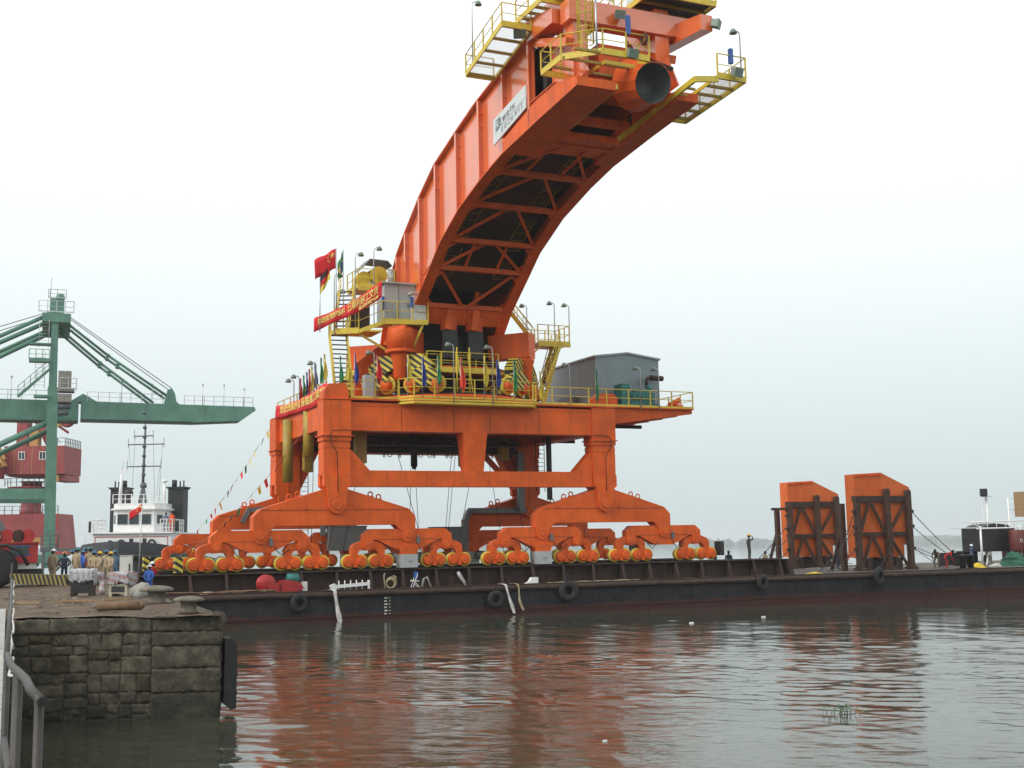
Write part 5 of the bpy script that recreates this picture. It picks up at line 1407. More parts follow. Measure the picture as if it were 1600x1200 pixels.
def panel(cx, cy, label, stub):
    t = thing('panel_in_cradle', label, 'panel', (cx,cy,DZ), BM, absolute=False)
    # hollow steel panel: ribbed left half, smooth right half, sloped shoulder, stepped foot
    m = MB(); m.prism([(-2.85,1.05),(1.95,1.05),(1.95,2.0),(2.85,2.0),(2.85,6.65),(-0.05,7.85),(-2.85,7.70)], -0.55, 0.55); body = m.build('steel_panel', 'panel_orange', t)
    for k in range(9):
        x = -2.7+k*0.31; m = MB(); m.bb(x-0.03,x+0.03,-0.585,-0.55,1.07,7.62+0.05*(x+2.85)); m.build('panel_rib', 'panel_orange', body)
    for k in range(18):
        x = -2.8+k*0.158; m = MB(); m.bb(x-0.045,x+0.045,-0.64,-0.55,7.46+0.05*(x+2.85),7.66+0.05*(x+2.85)); m.build('edge_tooth', 'orange_worn', body)
    # rusty cradle: posts, rails, braces
    yf = -0.95
    for x, zt in ((-3.0,5.9),(0.05,6.55),(2.25,6.45)):
        m = MB(); m.bb(x-0.21,x+0.21,yf-0.2,yf+0.2,0.25,zt-0.21); m.lathe([(0.21,-0.2),(0.21,0.2)], (x,yf,zt-0.21), 14, 'y')
        m.prism([(x-0.26,0.0),(x+0.26,0.0),(x+0.26,0.26),(x-0.26,0.26)], yf-0.5, yf+0.5); m.prism([(x-0.55,0),(x+0.55,0),(x+0.26,0.7),(x-0.26,0.7)], yf-0.06, yf+0.06); m.build('cradle_post', 'rust', t)
        m = MB(); m.bb(x-0.2,x+0.2,0.75,1.1,0.0,zt-0.5); m.beam((x,1.0,3.4),(x,2.6,0.05),0.2,0.2); m.build('cradle_post', 'rust', t)
    for z, hh in ((5.45,0.5),(2.75,0.3)):
        m = MB(); m.bb(-3.2,2.5,yf+0.06,yf+0.36,z,z+hh); m.build('cradle_rail', 'rust_dark', t)
    for (x0,z0,x1,z1) in ((-2.7,3.0,-1.7,5.4),(-1.5,5.4,-0.15,3.0),(0.25,3.0,2.0,5.3),(-2.7,0.2,-1.6,2.7),(-1.4,2.7,-0.2,0.3),(0.3,2.6,2.1,0.2)):
        m = MB(); m.beam((x0,yf+0.1,z0),(x1,yf+0.1,z1),0.16,0.2); m.build('cradle_brace', 'rust', t)
    for z in (1.6,3.4,4.6):
        m = MB(); m.bb(2.51,2.71,yf-0.12,yf+0.12,z,z+0.22); m.bb(-3.46,-3.26,yf-0.12,yf+0.12,z,z+0.22); m.build('lashing_eye', 'rust_dark', t)
    m = MB(); m.bb(-0.6,0.15,-0.8,0.8,0,1.02); m.bb(0.75,1.5,-0.8,0.8,0,1.02); m.bb(-2.0,-1.5,-0.7,0.7,0,1.02); m.build('support_block', 'rust_dark', t)
    if stub:
        m = MB(); m.bb(-4.8,-3.2,yf,yf+0.3,5.2,5.42); m.beam((-3.3,yf+0.15,5.2),(-2.85,yf+0.15,4.6),0.1,0.1); m.build('outrigger', 'rust_dark', t)
    # lashings
    return t
panel(37.55, -1.6, 'larger orange steel panel in a rusty cradle, right of the pair', False)
panel(40.2, 10.6, 'smaller looking orange steel panel in a rusty cradle, left of the pair', True)
for (a,b_,w) in (((34.15,-2.6,6.4),(31.4,-3.0,DZ),'upper chain from the left post of the right panel'),((34.15,-2.6,5.2),(30.5,-2.4,DZ),'middle chain from the left post of the right panel'),
        ((34.15,-2.6,3.5),(31.8,-1.8,DZ),'lowest chain from the left post of the right panel'),
        ((40.15,-2.6,6.4),(45.8,-3.0,DZ),'upper chain from the right post of the right panel'),((40.15,-2.6,5.2),(45.2,-3.6,DZ),'second chain from the right post of the right panel'),
        ((40.15,-2.6,3.6),(46.4,-4.2,DZ),'third chain from the right post of the right panel'),((40.15,-2.6,3.4),(44.6,-5.0,DZ),'lowest chain from the right post of the right panel'),
        ((38.0,-2.8,5.0),(40.9,-5.2,DZ),'chain crossing the front of the right panel to its right foot'),((38.0,-2.8,4.4),(34.0,-5.0,DZ),'chain crossing the front of the right panel to its left foot'),
        ((36.8,9.6,5.6),(31.4,8.6,DZ),'upper chain from the left post of the left panel'),((36.8,9.6,4.4),(30.6,8.0,DZ),'middle chain from the left post of the left panel'),
        ((36.8,9.6,3.4),(32.0,7.2,DZ),'lowest chain from the left post of the left panel'),
        ((42.8,9.6,5.6),(47.6,8.6,DZ),'upper chain from the right post of the left panel'),((42.8,9.6,4.4),(48.2,8.2,DZ),'middle chain from the right post of the left panel'),
        ((42.8,9.6,3.4),(47.0,7.4,DZ),'lowest chain from the right post of the left panel'),((40.6,9.5,4.6),(44.2,7.0,DZ),'chain crossing the front of the left panel')):
    chain_thing(a, b_, w)
random.seed(31)
for k in range(9):      # loose pale bars at the foot of the left panel
    m = MB(); x = random.uniform(36.5,45.5); y = random.uniform(5.0,8.0); a = random.uniform(-.6,.6); L = random.uniform(1.5,3.2)
    z0 = DZ+0.06; z1 = DZ+random.choice((0.06,0.06,0.5))
    m.beam((x,y,z0),(x+L*math.cos(a),y+L*math.sin(a),z1),0.1,0.08); m.build('loose_bar', 'galvanised', label='pale steel bar lying on the deck by the left orange panel', cat='bar', group='bars by the left orange panel', frame=BM)

def cloth_heap(x, y, z, sx, sy, sz, mname, name, label, cat, frame=BM, seed=1):
    rnd = random.Random(seed); m = MB(); n = 14; k = 10; vs = []
    for j in range(k+1):
        f = j/k
        for i in range(n):
            a = 2*math.pi*i/n; r = math.sin(math.pi*(0.5+0.5*f))+0.0
            w = 1+rnd.uniform(-.22,.22); vs.append((sx*math.cos(a)*(1-f)**0.6*w, sy*math.sin(a)*(1-f)**0.6*w, sz*f*(1+rnd.uniform(-.12,.12))))
    m.add(vs, [(j*n+i, j*n+(i+1)%n, (j+1)*n+(i+1)%n, (j+1)*n+i) for j in range(k) for i in range(n)], True)
    m.add([vs[i] for i in range(n)], [list(range(n))[::-1]])
    one(m, name, mname, label, cat, (x,y,z), frame)
cloth_heap(45.2, -4.2, DZ, 0.85, 0.5, 0.42, 'tarp_yellow', 'tarpaulin', 'crumpled yellow tarpaulin right of the pair of black bollards', 'tarpaulin', seed=3)
cloth_heap(27.3, -6.0, DZ, 0.9, 0.4, 0.16, 'tarp_yellow', 'tarpaulin', 'flat yellow and green cloth beside the end of the rail girder', 'tarpaulin', seed=4)
cloth_heap(51.4, -2.2, DZ, 1.5, 1.3, 1.25, 'net_green', 'net_pile', 'heap of green netting on the deck at the right edge', 'net', seed=6)

t = thing('twin_bollard', 'pair of black mooring bollards on the barge right of the panels', 'bollard', (42.7,-5.6,DZ), BM, absolute=False)
m = MB(); m.bb(-0.75,0.75,-0.35,0.35,0,0.08); m.build('base_plate', 'black', t)
for x in (-0.42,0.42):
    m = MB(); m.lathe([(0.24,0.08),(0.22,0.95),(0.29,1.0),(0.29,1.12),(0.2,1.16)], (x,0,0), 14); m.build('post', 'black', t)

# deck house corner at the right edge
def deckhouse():
    t = thing('pipe_shelter', 'pale pipe frame shelter over the tanks at the right edge', 'shelter', (53,2,DZ), BM)
    for (x,y) in ((50.0,0.0),(54.6,0.0),(60,0.0),(52.4,3.6),(57.0,3.6),(61,3.6)):
        m = MB(); m.tube((x,y,DZ),(x,y,5.2),0.09,8); m.build('post', 'white', t)
    m = MB(); m.tube((49.0,0,5.55),(62,0,5.75),0.06,6); m.tube((49.6,0,5.0),(62,0,5.1),0.07,6); m.tube((49.0,0,5.55),(50.0,0,5.0),0.06,6); m.tube((51,3.6,5.6),(62,3.6,5.75),0.05,6)
    for k in range(12): x = 49.8+k*1.05; m.tube((x,0,5.05),(x,0,5.6),0.035,5); m.tube((x,0,5.05),(x+0.2,3.6,5.1),0.03,5)
    m.build('roof_rail', 'white', t)
    c = thing('black_container', 'black steel tank box raised on white pipe legs', 'tank', (52.5,2,DZ), BM)
    m = MB(); m.prism([(50.75,3.0),(54.6,3.0),(54.6,5.0),(50.75,5.05)], 0.6, 3.0); m.build('body', 'dark_steel', c)
    m = MB(); m.prism([(50.9,5.05),(54.4,5.0),(53.9,5.32),(52.4,5.45),(51.6,5.3)], 0.7, 2.9); m.build('cover', 'black', c)
    for x in (51.6,53.9):
        m = MB(); m.path([(x,1.0,3.0),(x,1.0,2.2),(x-0.25,0.9,DZ)], 0.09, 8); m.build('leg', 'white', c)
    r_ = thing('red_drum', 'dark red upright drum beside the black tank box', 'drum', (53.3,-0.5,DZ), BM)
    m = MB(); m.lathe([(0.72,3.0),(0.75,3.1),(0.75,4.7),(0.65,4.85)], (53.9,-0.4,0), 20); m.build('shell', 'dark_red', r_)
    m = MB()
    for a in range(4): m.tube((53.9+0.5*math.cos(a*1.57),-0.4+0.5*math.sin(a*1.57),DZ),(53.9+0.5*math.cos(a*1.57),-0.4+0.5*math.sin(a*1.57),3.02),0.07,6)
    m.build('leg', 'rust_dark', r_)
    m = MB(); m.torus((53.55,-1.10,3.9),0.14,0.03,'y',14,5); m.build('valve_ring', 'off_white', r_)
    b2 = thing('red_locker', 'red steel locker behind the pipe posts at the right edge', 'locker', (57,1,DZ), BM)
    m = MB(); m.bb(55.4,59.5,0.8,3.0,DZ,4.6); m.build('body', 'dark_red', b2)
    for k in range(6):
        m = MB(); x = 55.6+k*0.65; m.bb(x,x+0.08,0.74,0.8,DZ+0.1,4.5); m.build('rib', 'dark_red', b2)
    s = thing('pipe_tower', 'pale square pipe scaffold with a brown box at the right edge', 'scaffold', (56,1.5,5.1), BM)
    m = MB()
    for (x,y) in ((54.9,-0.6),(57.0,-0.6),(54.9,1.4),(57.0,1.4)): m.tube((x,y,DZ),(x,y,7.7),0.07,6)
    for z in (6.7,7.65): m.tube((54.9,-0.6,z),(57,-0.6,z),0.05,6); m.tube((54.9,1.4,z),(57,1.4,z),0.05,6)
    m.build('frame', 'white', s)
    m = MB(); m.bb(55.4,56.8,-0.2,1.2,6.0,8.2); m.build('box', 'wood', s)
    l = thing('mast_lamp', 'floodlight mast with ladder rungs standing behind the black tank box', 'lamp', (57.0,6.0,DZ), BM)
    m = MB(); m.tube((57,6,DZ),(57,6,8.0),0.16,10,0.12); m.build('mast', 'white', l)
    m = MB()
    for k in range(18): m.tube((56.45,6,2.6+k*0.3),(56.9,6,2.6+k*0.3),0.025,5)
    m.tube((56.45,6,2.4),(56.45,6,7.8),0.025,5); m.build('rungs', 'white', l)
    m = MB(); m.beam((56.5,6,8.0),(57.6,6,8.0),0.3,0.06); m.build('cross_arm', 'white', l)
    m = MB(); m.beam((56.55,5.9,8.4),(56.25,5.5,8.35),0.62,0.7); m.build('lamp_head', 'dark_steel', l)
    for (x,y,z,w,h,lab) in ((49.6,3.4,DZ,1.7,1.1,'low black box behind the workers in orange'),(53.0,4.8,DZ,1.6,1.2,'low dark box under the pipe shelter')):
        m = MB(); m.bb(-w/2,w/2,-0.5,0.5,0.1,h); m.bb(-w/2-0.05,w/2+0.05,-0.55,0.55,h,h+0.06); m.bb(-w/2,-w/2+0.15,-0.4,0.4,0,0.1); m.bb(w/2-0.15,w/2,-0.4,0.4,0,0.1)
        one(m, 'deck_box', 'black', lab, 'box', (x,y,z), BM)
    m = MB(); m.bb(-0.45,0.45,-0.3,0.3,0,0.14); m.prism([(-0.3,0.14),(0.35,0.14),(0.3,0.28)], -0.2, 0.25); one(m, 'paper_sack', 'off_white', 'white sack lying before the green netting', 'sack', (49.0,-2.4,DZ), BM)
deckhouse()

# gear along the near side deck
def near_gear():
    w = thing('winch', 'red winch with dark motor standing on the barge by the left bogies', 'winch', (-13.0,-7.7,DZ), BM)
    m = MB(); m.lathe([(0.12,-0.28),(0.52,-0.28),(0.55,-0.2),(0.3,-0.16),(0.3,0.2),(0.55,0.24),(0.52,0.3),(0.12,0.3)], (-14.2,-7.7,DZ+0.58), 20, 'y'); m.build('drum', 'red_paint', w)
    m = MB(); m.bb(-14.1,-13.3,-8.0,-7.45,DZ+0.05,DZ+0.62); m.prism([(-13.5,DZ+0.08),(-12.2,DZ+0.1),(-12.0,DZ+0.3),(-12.2,DZ+0.62),(-12.9,DZ+0.78),(-13.4,DZ+0.75)], -8.0, -7.4); m.build('gearbox', 'red_paint', w)
    m = MB(); m.lathe([(0.25,0),(0.3,0.05),(0.3,0.7),(0.2,0.75)], (-12.9,-7.5,DZ+0.85), 12, 'x'); m.build('motor', 'teal', w)
    m = MB(); m.bb(-12.05,-11.75,-7.95,-7.5,DZ+0.05,DZ+0.65); m.build('brake_box', 'off_white', w)
    g = MB(); g.beam((-1.1,0,0.28),(1.1,0,0.42),0.16,0.2); g.beam((-1.3,0,0.2),(-1.0,0,0.32),0.3,0.36)
    for k in range(6): x = -0.8+k*0.37; g.tube((x,0,0.05),(x+0.02,0,0.65),0.035,5)
    g.bb(1.05,1.15,-0.1,0.1,0.1,0.62)
    one(g, 'pipe_spool', 'white', 'white pipe with cross pegs lying before the rail girder', 'pipe', (-9.0,-7.9,DZ), BM)
    g = MB()
    for k in range(3): g.torus((0.05*k,0.04*k,0.36+0.03*k),0.27+0.03*k,0.035,'y',18,6)
    g.path([(-0.35,0,0.05),(-0.4,0.02,0.9),(-0.3,0.05,1.0)],0.035,5); g.path([(0.3,0,0.45),(0.4,0,0.75),(0.2,0.05,0.85)],0.035,5)
    one(g, 'hose_coil', 'rope', 'coil of yellow hose leaning on the rail girder', 'hose', (-6.4,-7.6,DZ), BM)
    c = thing('folding_chair', 'white folding chair with a blue cloth on the barge', 'chair', (-4.8,-7.7,DZ), BM, absolute=False)
    m = MB(); m.beam((-0.25,-0.2,0),(0.1,-0.2,0.95),0.04,0.04); m.beam((-0.25,0.2,0),(0.1,0.2,0.95),0.04,0.04); m.beam((0.3,-0.2,0),(-0.2,-0.2,0.55),0.04,0.04); m.beam((0.3,0.2,0),(-0.2,0.2,0.55),0.04,0.04); m.build('frame', 'white', c)
    m = MB(); m.box((-0.02,0,0.48),(0.45,0.42,0.04)); m.build('seat', 'white', c)
    m = MB(); m.box((0.05,0,0.85),(0.12,0.42,0.4)); m.build('backrest', 'blue_paint', c)
    g = MB()
    for k in range(4): g.path([(-0.3+0.04*k,0.05*k,0.05),(-0.15+0.04*k,0.05*k,0.6),(0.1,0.05*k,0.7),(0.35+0.03*k,0.05*k,0.06)],0.04,5)
    one(g, 'hose_loop', 'off_white', 'pale loop of hoses right of the folding chair', 'hose', (-4.1,-7.7,DZ), BM)
    g = MB(); g.prism([(-0.75,0),(0.4,0),(0.4,0.5),(0.0,0.5),(-0.2,0.22)], -0.2, 0.2); one(g, 'white_plate', 'white', 'white bent plate lying on the barge edge behind the straps', 'plate', (2.95,-8.3,DZ), BM)
    g = MB(); g.path([(0,0,0),(-0.15,0,0.35),(-0.4,0,0.7),(-0.5,0.1,0.95)],[0.06,0.1,0.12,0.1],6); one(g, 'cloth_bundle', 'plastic_sheet', 'pale cloth bundle hung on the rail girder left of the straps', 'cloth', (-1.25,-7.4,DZ), BM)
    g = MB()
    for k in range(4): g.torus((0.1*k,0.03*k,0.05+0.05*k),0.35-0.03*k,0.045,'z',16,5)
    one(g, 'rope_coil', 'rope', 'coil of old rope on the barge edge near the quay', 'rope', (-18.0,-8.2,DZ), BM)
    g = MB(); random.seed(8)
    for j in range(4):
        g.path([(4.2+k*0.62, -8.25+0.12*math.sin(k*1.3+j)+0.07*j, DZ+0.05+0.08*max(0,math.sin(k*0.9+j*2))) for k in range(12)], 0.035, 5)
    g.build('mooring_rope', 'rope', label='untidy yellow rope strewn along the barge edge behind the big tyre', cat='rope', frame=BM)
    for (x,y,w,d,h,mt,lab,cat) in ((-3.0,-8.1,5.0,0.12,0.06,'rust','long rusty bar on the deck below the grey anchor box','bar'),(11.5,-8.0,3.4,0.12,0.06,'wood','long wooden plank on the barge edge below the right bogies','plank'),(15.5,-8.1,4.0,0.16,0.05,'wood','weathered plank on the barge edge right of the yellow rope','plank')):
        g = MB(); g.box((0,0,h/2),(w,d,h)); g.box((w*0.1,d*0.9,h*0.5),(w*0.7,d*0.6,h*0.8)); one(g, cat if cat != 'bar' else 'steel_bar', mt, lab, cat, (x,y,DZ), BM, rz=0.02)
near_gear()
random.seed(77)
m = MB()
for k in range(120):        # scrap, offcuts and dunnage lying along the narrow side deck
    x = random.uniform(-21,48); y = random.uniform(-8.7,-7.1); s = random.uniform(0.04,0.14); L = random.uniform(0.1,0.7)
    m.box((x,y,DZ+0.03+s*0.3),(L,s*1.5,s*0.6),random.uniform(-0.6,0.6))
m.build('deck_scrap', 'rust_tan', label='scrap and offcuts strewn along the side deck of the barge', cat='scrap', kind='stuff', frame=BM)
m = MB()
for j in range(3): m.path([(-20.5+k*0.75,-8.45+0.1*math.sin(k*1.7+j*2)+0.06*j,DZ+0.2+0.05*math.sin(k+j)) for k in range(10)],0.04,5)
m.build('mooring_rope', 'rust_tan', label='brown mooring rope lying along the barge edge near the quay', cat='rope', frame=BM)
# ================================================================== PEOPLE
def body_mesh(pose):
    """one continuous figure grown from a jointed skeleton, feet at z=0, facing -y; 1.72 m tall"""
    J = dict(pelvis=(0,0,0.93), waist=(0,0.0,1.08), chest=(0,-0.01,1.30), neck=(0,0.0,1.47), head0=(0,-0.01,1.55), head1=(0,-0.02,1.64), head2=(0,-0.02,1.71), nose=(0,-0.115,1.60))
    for s, k in ((-1,'L'),(1,'R')):
        J['hip'+k] = (s*0.095,0,0.89); J['knee'+k] = (s*0.11,-0.02,0.49); J['ank'+k] = (s*0.115,0.02,0.09); J['toe'+k] = (s*0.13,-0.17,0.04)
        J['sho'+k] = (s*0.185,0.0,1.40); J['elb'+k] = (s*0.245,0.03,1.12); J['wri'+k] = (s*0.25,-0.04,0.88); J['palm'+k] = (s*0.25,-0.06,0.80)
    if pose == 'akimbo':
        for s, k in ((-1,'L'),(1,'R')): J['elb'+k] = (s*0.36,0.08,1.15); J['wri'+k] = (s*0.20,-0.05,1.0); J['palm'+k] = (s*0.15,-0.10,0.98)
    if pose == 'clasped':
        for s, k in ((-1,'L'),(1,'R')): J['elb'+k] = (s*0.26,0.10,1.14); J['wri'+k] = (s*0.09,0.20,0.98); J['palm'+k] = (s*0.03,0.22,0.95)
    if pose == 'wave':
        J['elbR'] = (0.30,-0.16,1.36); J['wriR'] = (0.16,-0.20,1.58); J['palmR'] = (0.10,-0.17,1.63)
    if pose == 'camera':
        for s, k in ((-1,'L'),(1,'R')): J['elb'+k] = (s*0.33,-0.12,1.38); J['wri'+k] = (s*0.13,-0.24,1.58); J['palm'+k] = (s*0.08,-0.22,1.62)
    if pose == 'stride':
        J['kneeL'] = (-0.11,-0.20,0.52); J['ankL'] = (-0.115,-0.22,0.09); J['toeL'] = (-0.13,-0.40,0.04); J['ankR'] = (0.115,0.20,0.11); J['toeR'] = (0.13,0.03,0.04); J['kneeR'] = (0.11,0.05,0.49)
        J['wriL'] = (-0.27,0.12,0.92); J['palmL'] = (-0.27,0.12,0.84); J['wriR'] = (0.26,-0.20,0.95); J['palmR'] = (0.26,-0.26,0.90)
    if pose == 'bend':
        J.update(pelvis=(0,0.10,0.80), waist=(0,0.0,0.93), chest=(0,-0.22,1.08), neck=(0,-0.40,1.16), head0=(0,-0.47,1.19), head1=(0,-0.53,1.22), head2=(0,-0.58,1.25), nose=(0,-0.55,1.13))
        for s, k in ((-1,'L'),(1,'R')):
            J['hip'+k] = (s*0.10,0.10,0.77); J['knee'+k] = (s*0.14,-0.14,0.45); J['ank'+k] = (s*0.13,0.05,0.09); J['toe'+k] = (s*0.14,-0.14,0.04)
            J['sho'+k] = (s*0.19,-0.32,1.12); J['elb'+k] = (s*0.24,-0.40,0.84); J['wri'+k] = (s*0.16,-0.50,0.62); J['palm'+k] = (s*0.13,-0.53,0.55)
    if pose == 'crouch':
        J.update(pelvis=(0,0.12,0.36), waist=(0,0.08,0.50), chest=(0,-0.06,0.72), neck=(0,-0.14,0.88), head0=(0,-0.18,0.95), head1=(0,-0.21,1.03), head2=(0,-0.22,1.10), nose=(0,-0.31,0.98))
        for s, k in ((-1,'L'),(1,'R')):
            J['hip'+k] = (s*0.10,0.11,0.34); J['knee'+k] = (s*0.19,-0.26,0.50); J['ank'+k] = (s*0.13,-0.03,0.10); J['toe'+k] = (s*0.14,-0.22,0.04)
            J['sho'+k] = (s*0.185,-0.11,0.82); J['elb'+k] = (s*0.26,-0.28,0.62); J['wri'+k] = (s*0.12,-0.42,0.54); J['palm'+k] = (s*0.08,-0.46,0.50)
    E_ = [('pelvis','waist'),('waist','chest'),('chest','neck'),('neck','head0'),('head0','head1'),('head1','head2'),('head0','nose')]
    for k in 'LR': E_ += [('pelvis','hip'+k),('hip'+k,'knee'+k),('knee'+k,'ank'+k),('ank'+k,'toe'+k),('chest','sho'+k),('sho'+k,'elb'+k),('elb'+k,'wri'+k),('wri'+k,'palm'+k)]
    RAD = dict(pelvis=(.155,.115),waist=(.145,.105),chest=(.17,.12),neck=(.06,.06),head0=(.075,.085),head1=(.088,.10),head2=(.06,.07),nose=(.016,.016))
    for k in 'LR': RAD.update({'hip'+k:(.095,.10),'knee'+k:(.062,.066),'ank'+k:(.05,.055),'toe'+k:(.042,.035),'sho'+k:(.07,.075),'elb'+k:(.05,.052),'wri'+k:(.034,.036),'palm'+k:(.04,.022)})
    names = list(J); idx = {n:i for i,n in enumerate(names)}
    me = bpy.data.meshes.new('figure'); me.from_pydata([J[n] for n in names], [(idx[a],idx[b_]) for a,b_ in E_], [])
    o = bpy.data.objects.new('figure_source', me); COL.objects.link(o)
    sk = o.modifiers.new('skin','SKIN')
    for i, n in enumerate(names):
        d = me.skin_vertices[0].data[i]; d.radius = RAD[n]; d.use_root = (n == 'pelvis')
    sk.use_smooth_shade = True; sk.branch_smoothing = 0.3
    o.modifiers.new('sub','SUBSURF').levels = 1
    dg = bpy.context.evaluated_depsgraph_get(); out_ = bpy.data.meshes.new_from_object(o.evaluated_get(dg))
    bpy.data.objects.remove(o)
    # fingers rooted in the palms, merged into the same mesh
    mb = MB()
    for k in 'LR':
        pm = Vector(J['palm'+k]); w = Vector(J['wri'+k]); d = (pm-w).normalized(); sd = d.cross(Vector((0,0,1)));
        sd = sd.normalized() if sd.length > 0.1 else Vector((0,1,0)); dn = d.cross(sd)
        for q, L in zip((-1.5,-0.5,0.5,1.5),(0.075,0.09,0.085,0.065)):
            b0 = pm+sd*q*0.018; mb.path([b0,b0+d*L*0.55,b0+d*L*0.9+dn*0.025,b0+d*L+dn*0.045],[.011,.010,.009,.006],5)
        b0 = pm-d*0.04+sd*0.03; mb.path([b0,b0+sd*0.035+d*0.02,b0+sd*0.045+d*0.05],[.013,.011,.008],5)
    nv = len(out_.vertices); bm = bmesh.new(); bm.from_mesh(out_)
    new = [bm.verts.new(v) for v in mb.v]
    for f in mb.f: bm.faces.new([new[i] for i in f])
    zs = min(v.co.z for v in bm.verts)
    # garments by body region: 0 shirt, 1 trousers, 2 skin, 3 shoes
    P = {n:Vector(J[n]) for n in names}
    def segd(c, a, b_):
        ab = b_-a; t_ = max(0,min(1,(c-a).dot(ab)/ab.dot(ab))); return (c-(a+ab*t_)).length
    for f in bm.faces:
        c = f.calc_center_median(); best = None
        for reg, segs in ((0,[('waist','chest'),('chest','neck'),('shoL','elbL'),('shoR','elbR'),('elbL','wriL'),('elbR','wriR'),('chest','shoL'),('chest','shoR'),('pelvis','waist')]),(1,[('hipL','kneeL'),('kneeL','ankL'),('hipR','kneeR'),('kneeR','ankR')]),(2,[('head0','head1'),('head1','head2'),('wriL','palmL'),('wriR','palmR'),('head0','nose')]),(3,[('ankL','toeL'),('ankR','toeR')])):
            for a, b_ in segs:
                d = segd(c,P[a],P[b_])
                if best is None or d < best[0]: best = (d,reg)
        f.material_index = best[1] if any(v.index < nv for v in f.verts) else 2
        f.smooth = True
    for v in bm.verts: v.co.z -= zs
    bm.to_mesh(out_); bm.free()
    out_.materials.clear()
    for k in range(4): out_.materials.append(MATS['skin'])
    out_.name = 'person_'+pose
    return out_, P['head1']-Vector((0,0,zs)), (P['head2']-P['head0']).normalized()
POSES = {p: body_mesh(p) for p in ('stand','akimbo','clasped','wave','camera','stride','bend','crouch')}
hm = MB()
hp_ = []
for k in range(7):
    a = math.pi/2*k/6; hp_.append((0.125*math.cos(a), 0.115*math.sin(a)))
hm.lathe([(0.15,0.0),(0.15,0.012),(0.128,0.016)]+hp_[1:], (0,0,0), 16); hm.prism([(-0.10,-0.10),(0.10,-0.10),(0.07,-0.20),(-0.07,-0.20)], 0.0, 0.012, 'z')
hm.bb(-0.012,0.012,-0.10,0.11,0.095,0.125)
HELM = hm.mesh('helmet'); HELM.materials.append(MATS['helmet_white'])
hr = MB(); hr.sphere((0,0.015,0.02),(0.105,0.115,0.10),12,8); hr.sphere((0,0.05,-0.05),(0.09,0.075,0.075),10,6)
HAIR = hr.mesh('hair'); HAIR.materials.append(MATS['hair'])
def person(pos, rz, pose, shirt, trousers, hat, label, frame=None, scale=1.0, group=None):
    me, hc, up = POSES[pose]
    o = bpy.data.objects.new('person', me); COL.objects.link(o)
    F = frame if frame is not None else Matrix.Identity(4)
    o.matrix_world = F @ Matrix.Translation(pos) @ Matrix.Rotation(rz,4,'Z') @ Matrix.Scale(scale,4)
    for i, mn in enumerate(('wear_'+shirt,'wear_'+trousers,'skin','shoe')):
        o.material_slots[i].link = 'OBJECT'; o.material_slots[i].material = MATS[mn]
    q = Vector((0,0,1)).rotation_difference(up)
    h = bpy.data.objects.new('hair', HAIR); COL.objects.link(h); h.parent = o; h.location = hc+up*0.02; h.rotation_mode = 'QUATERNION'; h.rotation_quaternion = q
    if hat:
        h = bpy.data.objects.new('helmet', HELM); COL.objects.link(h); h.parent = o; h.location = hc+up*0.035; h.rotation_mode = 'QUATERNION'; h.rotation_quaternion = q
        h.material_slots[0].link = 'OBJECT'; h.material_slots[0].material = MATS['helmet_'+hat]
    tag(o, label, 'person', group)
    return o
B_ = math.pi     # facing away from the camera
QG = 'people watching on the quay'
def qp(px, d): return ((px-800)/1950*d, d, QZ+0.02)
for (px,d,rz,pose,sh,tr,hat,sc,lab) in (
    (86,66,B_-0.3,'stand','tan','dark','white',1.06,'person in tan jacket and white helmet standing at the left of the quay group'),
    (104,69,B_+0.2,'akimbo','navy','dark','orange',0.98,'person in navy shirt and orange cap on the quay'),
    (115.5,72,B_+0.1,'stand','pale','dark','blue',1.04,'person in white shirt and blue helmet on the quay'),
    (122.5,69,B_-0.5,'stand','tan','khaki','teal',1.10,'tall person in tan overalls and dark teal helmet on the quay'),
    (132,70,B_-0.4,'clasped','blue','jeans','blue',1.02,'person in blue shirt and blue helmet in the middle of the quay group'),
    (136,76,B_+0.5,'stand','red','dark','teal',1.12,'person half hidden behind the one in blue, teal helmet'),
    (143.5,70,B_+0.3,'stand','tan','khaki','teal',1.12,'tallest person in tan with teal helmet behind the covered machines'),
    (149.5,65,B_-0.2,'clasped','tan','dark','blue',0.99,'person in tan with blue helmet, leftmost of the three in front'),
    (158,64.5,B_-0.6,'clasped','tan','khaki','yellow',0.97,'person in tan with yellow helmet, left of the two yellow helmets'),
    (168.5,69,B_+0.2,'stand','tan','dark','blue',1.02,'person in tan with blue helmet between the two yellow helmets'),
    (175,63.5,B_-0.4,'clasped','tan','khaki','yellow',0.96,'person in tan with yellow helmet, right of the two yellow helmets'),
    (182,68,B_+0.5,'stand','steelblue','jeans','blue',1.0,'person in grey blue shirt and blue helmet beside the white cabinet')):
    person(qp(px,d), rz, pose, sh, tr, hat, lab, None, sc, QG)
person((-21.0,-8.15,DZ), B_-0.5, 'clasped', 'blue', 'jeans', 'white', 'person in bright blue shirt and white helmet by the barge rail girder', BM, 1.06)
person((-20.2,-4.2,DZ+0.03), B_+0.6, 'stand', 'red', 'dark', 'white', 'person in red shirt and white helmet by the leftmost bogie', BM, 1.12)
person((21.6,-6.0,3.0), 0.5, 'wave', 'olive', 'khaki', 'yellow', 'person in olive clothes and yellow helmet standing on the end of the rail girder', BM, 1.04)
person((21.6,-1.6,DZ+0.03), 0.6, 'stand', 'navy', 'dark', None, 'dark clothed person beyond the rail girder, left of two', BM, 1.04)
person((22.4,-2.2,DZ+0.03), -0.4, 'stand', 'navy', 'dark', None, 'dark clothed person beyond the rail girder, right of two', BM, 1.04)
person((25.9,-2.0,DZ+0.03), 0.2, 'stand', 'tan', 'khaki', None, 'person in tan shirt beyond the end of the rail girder', BM, 0.98)
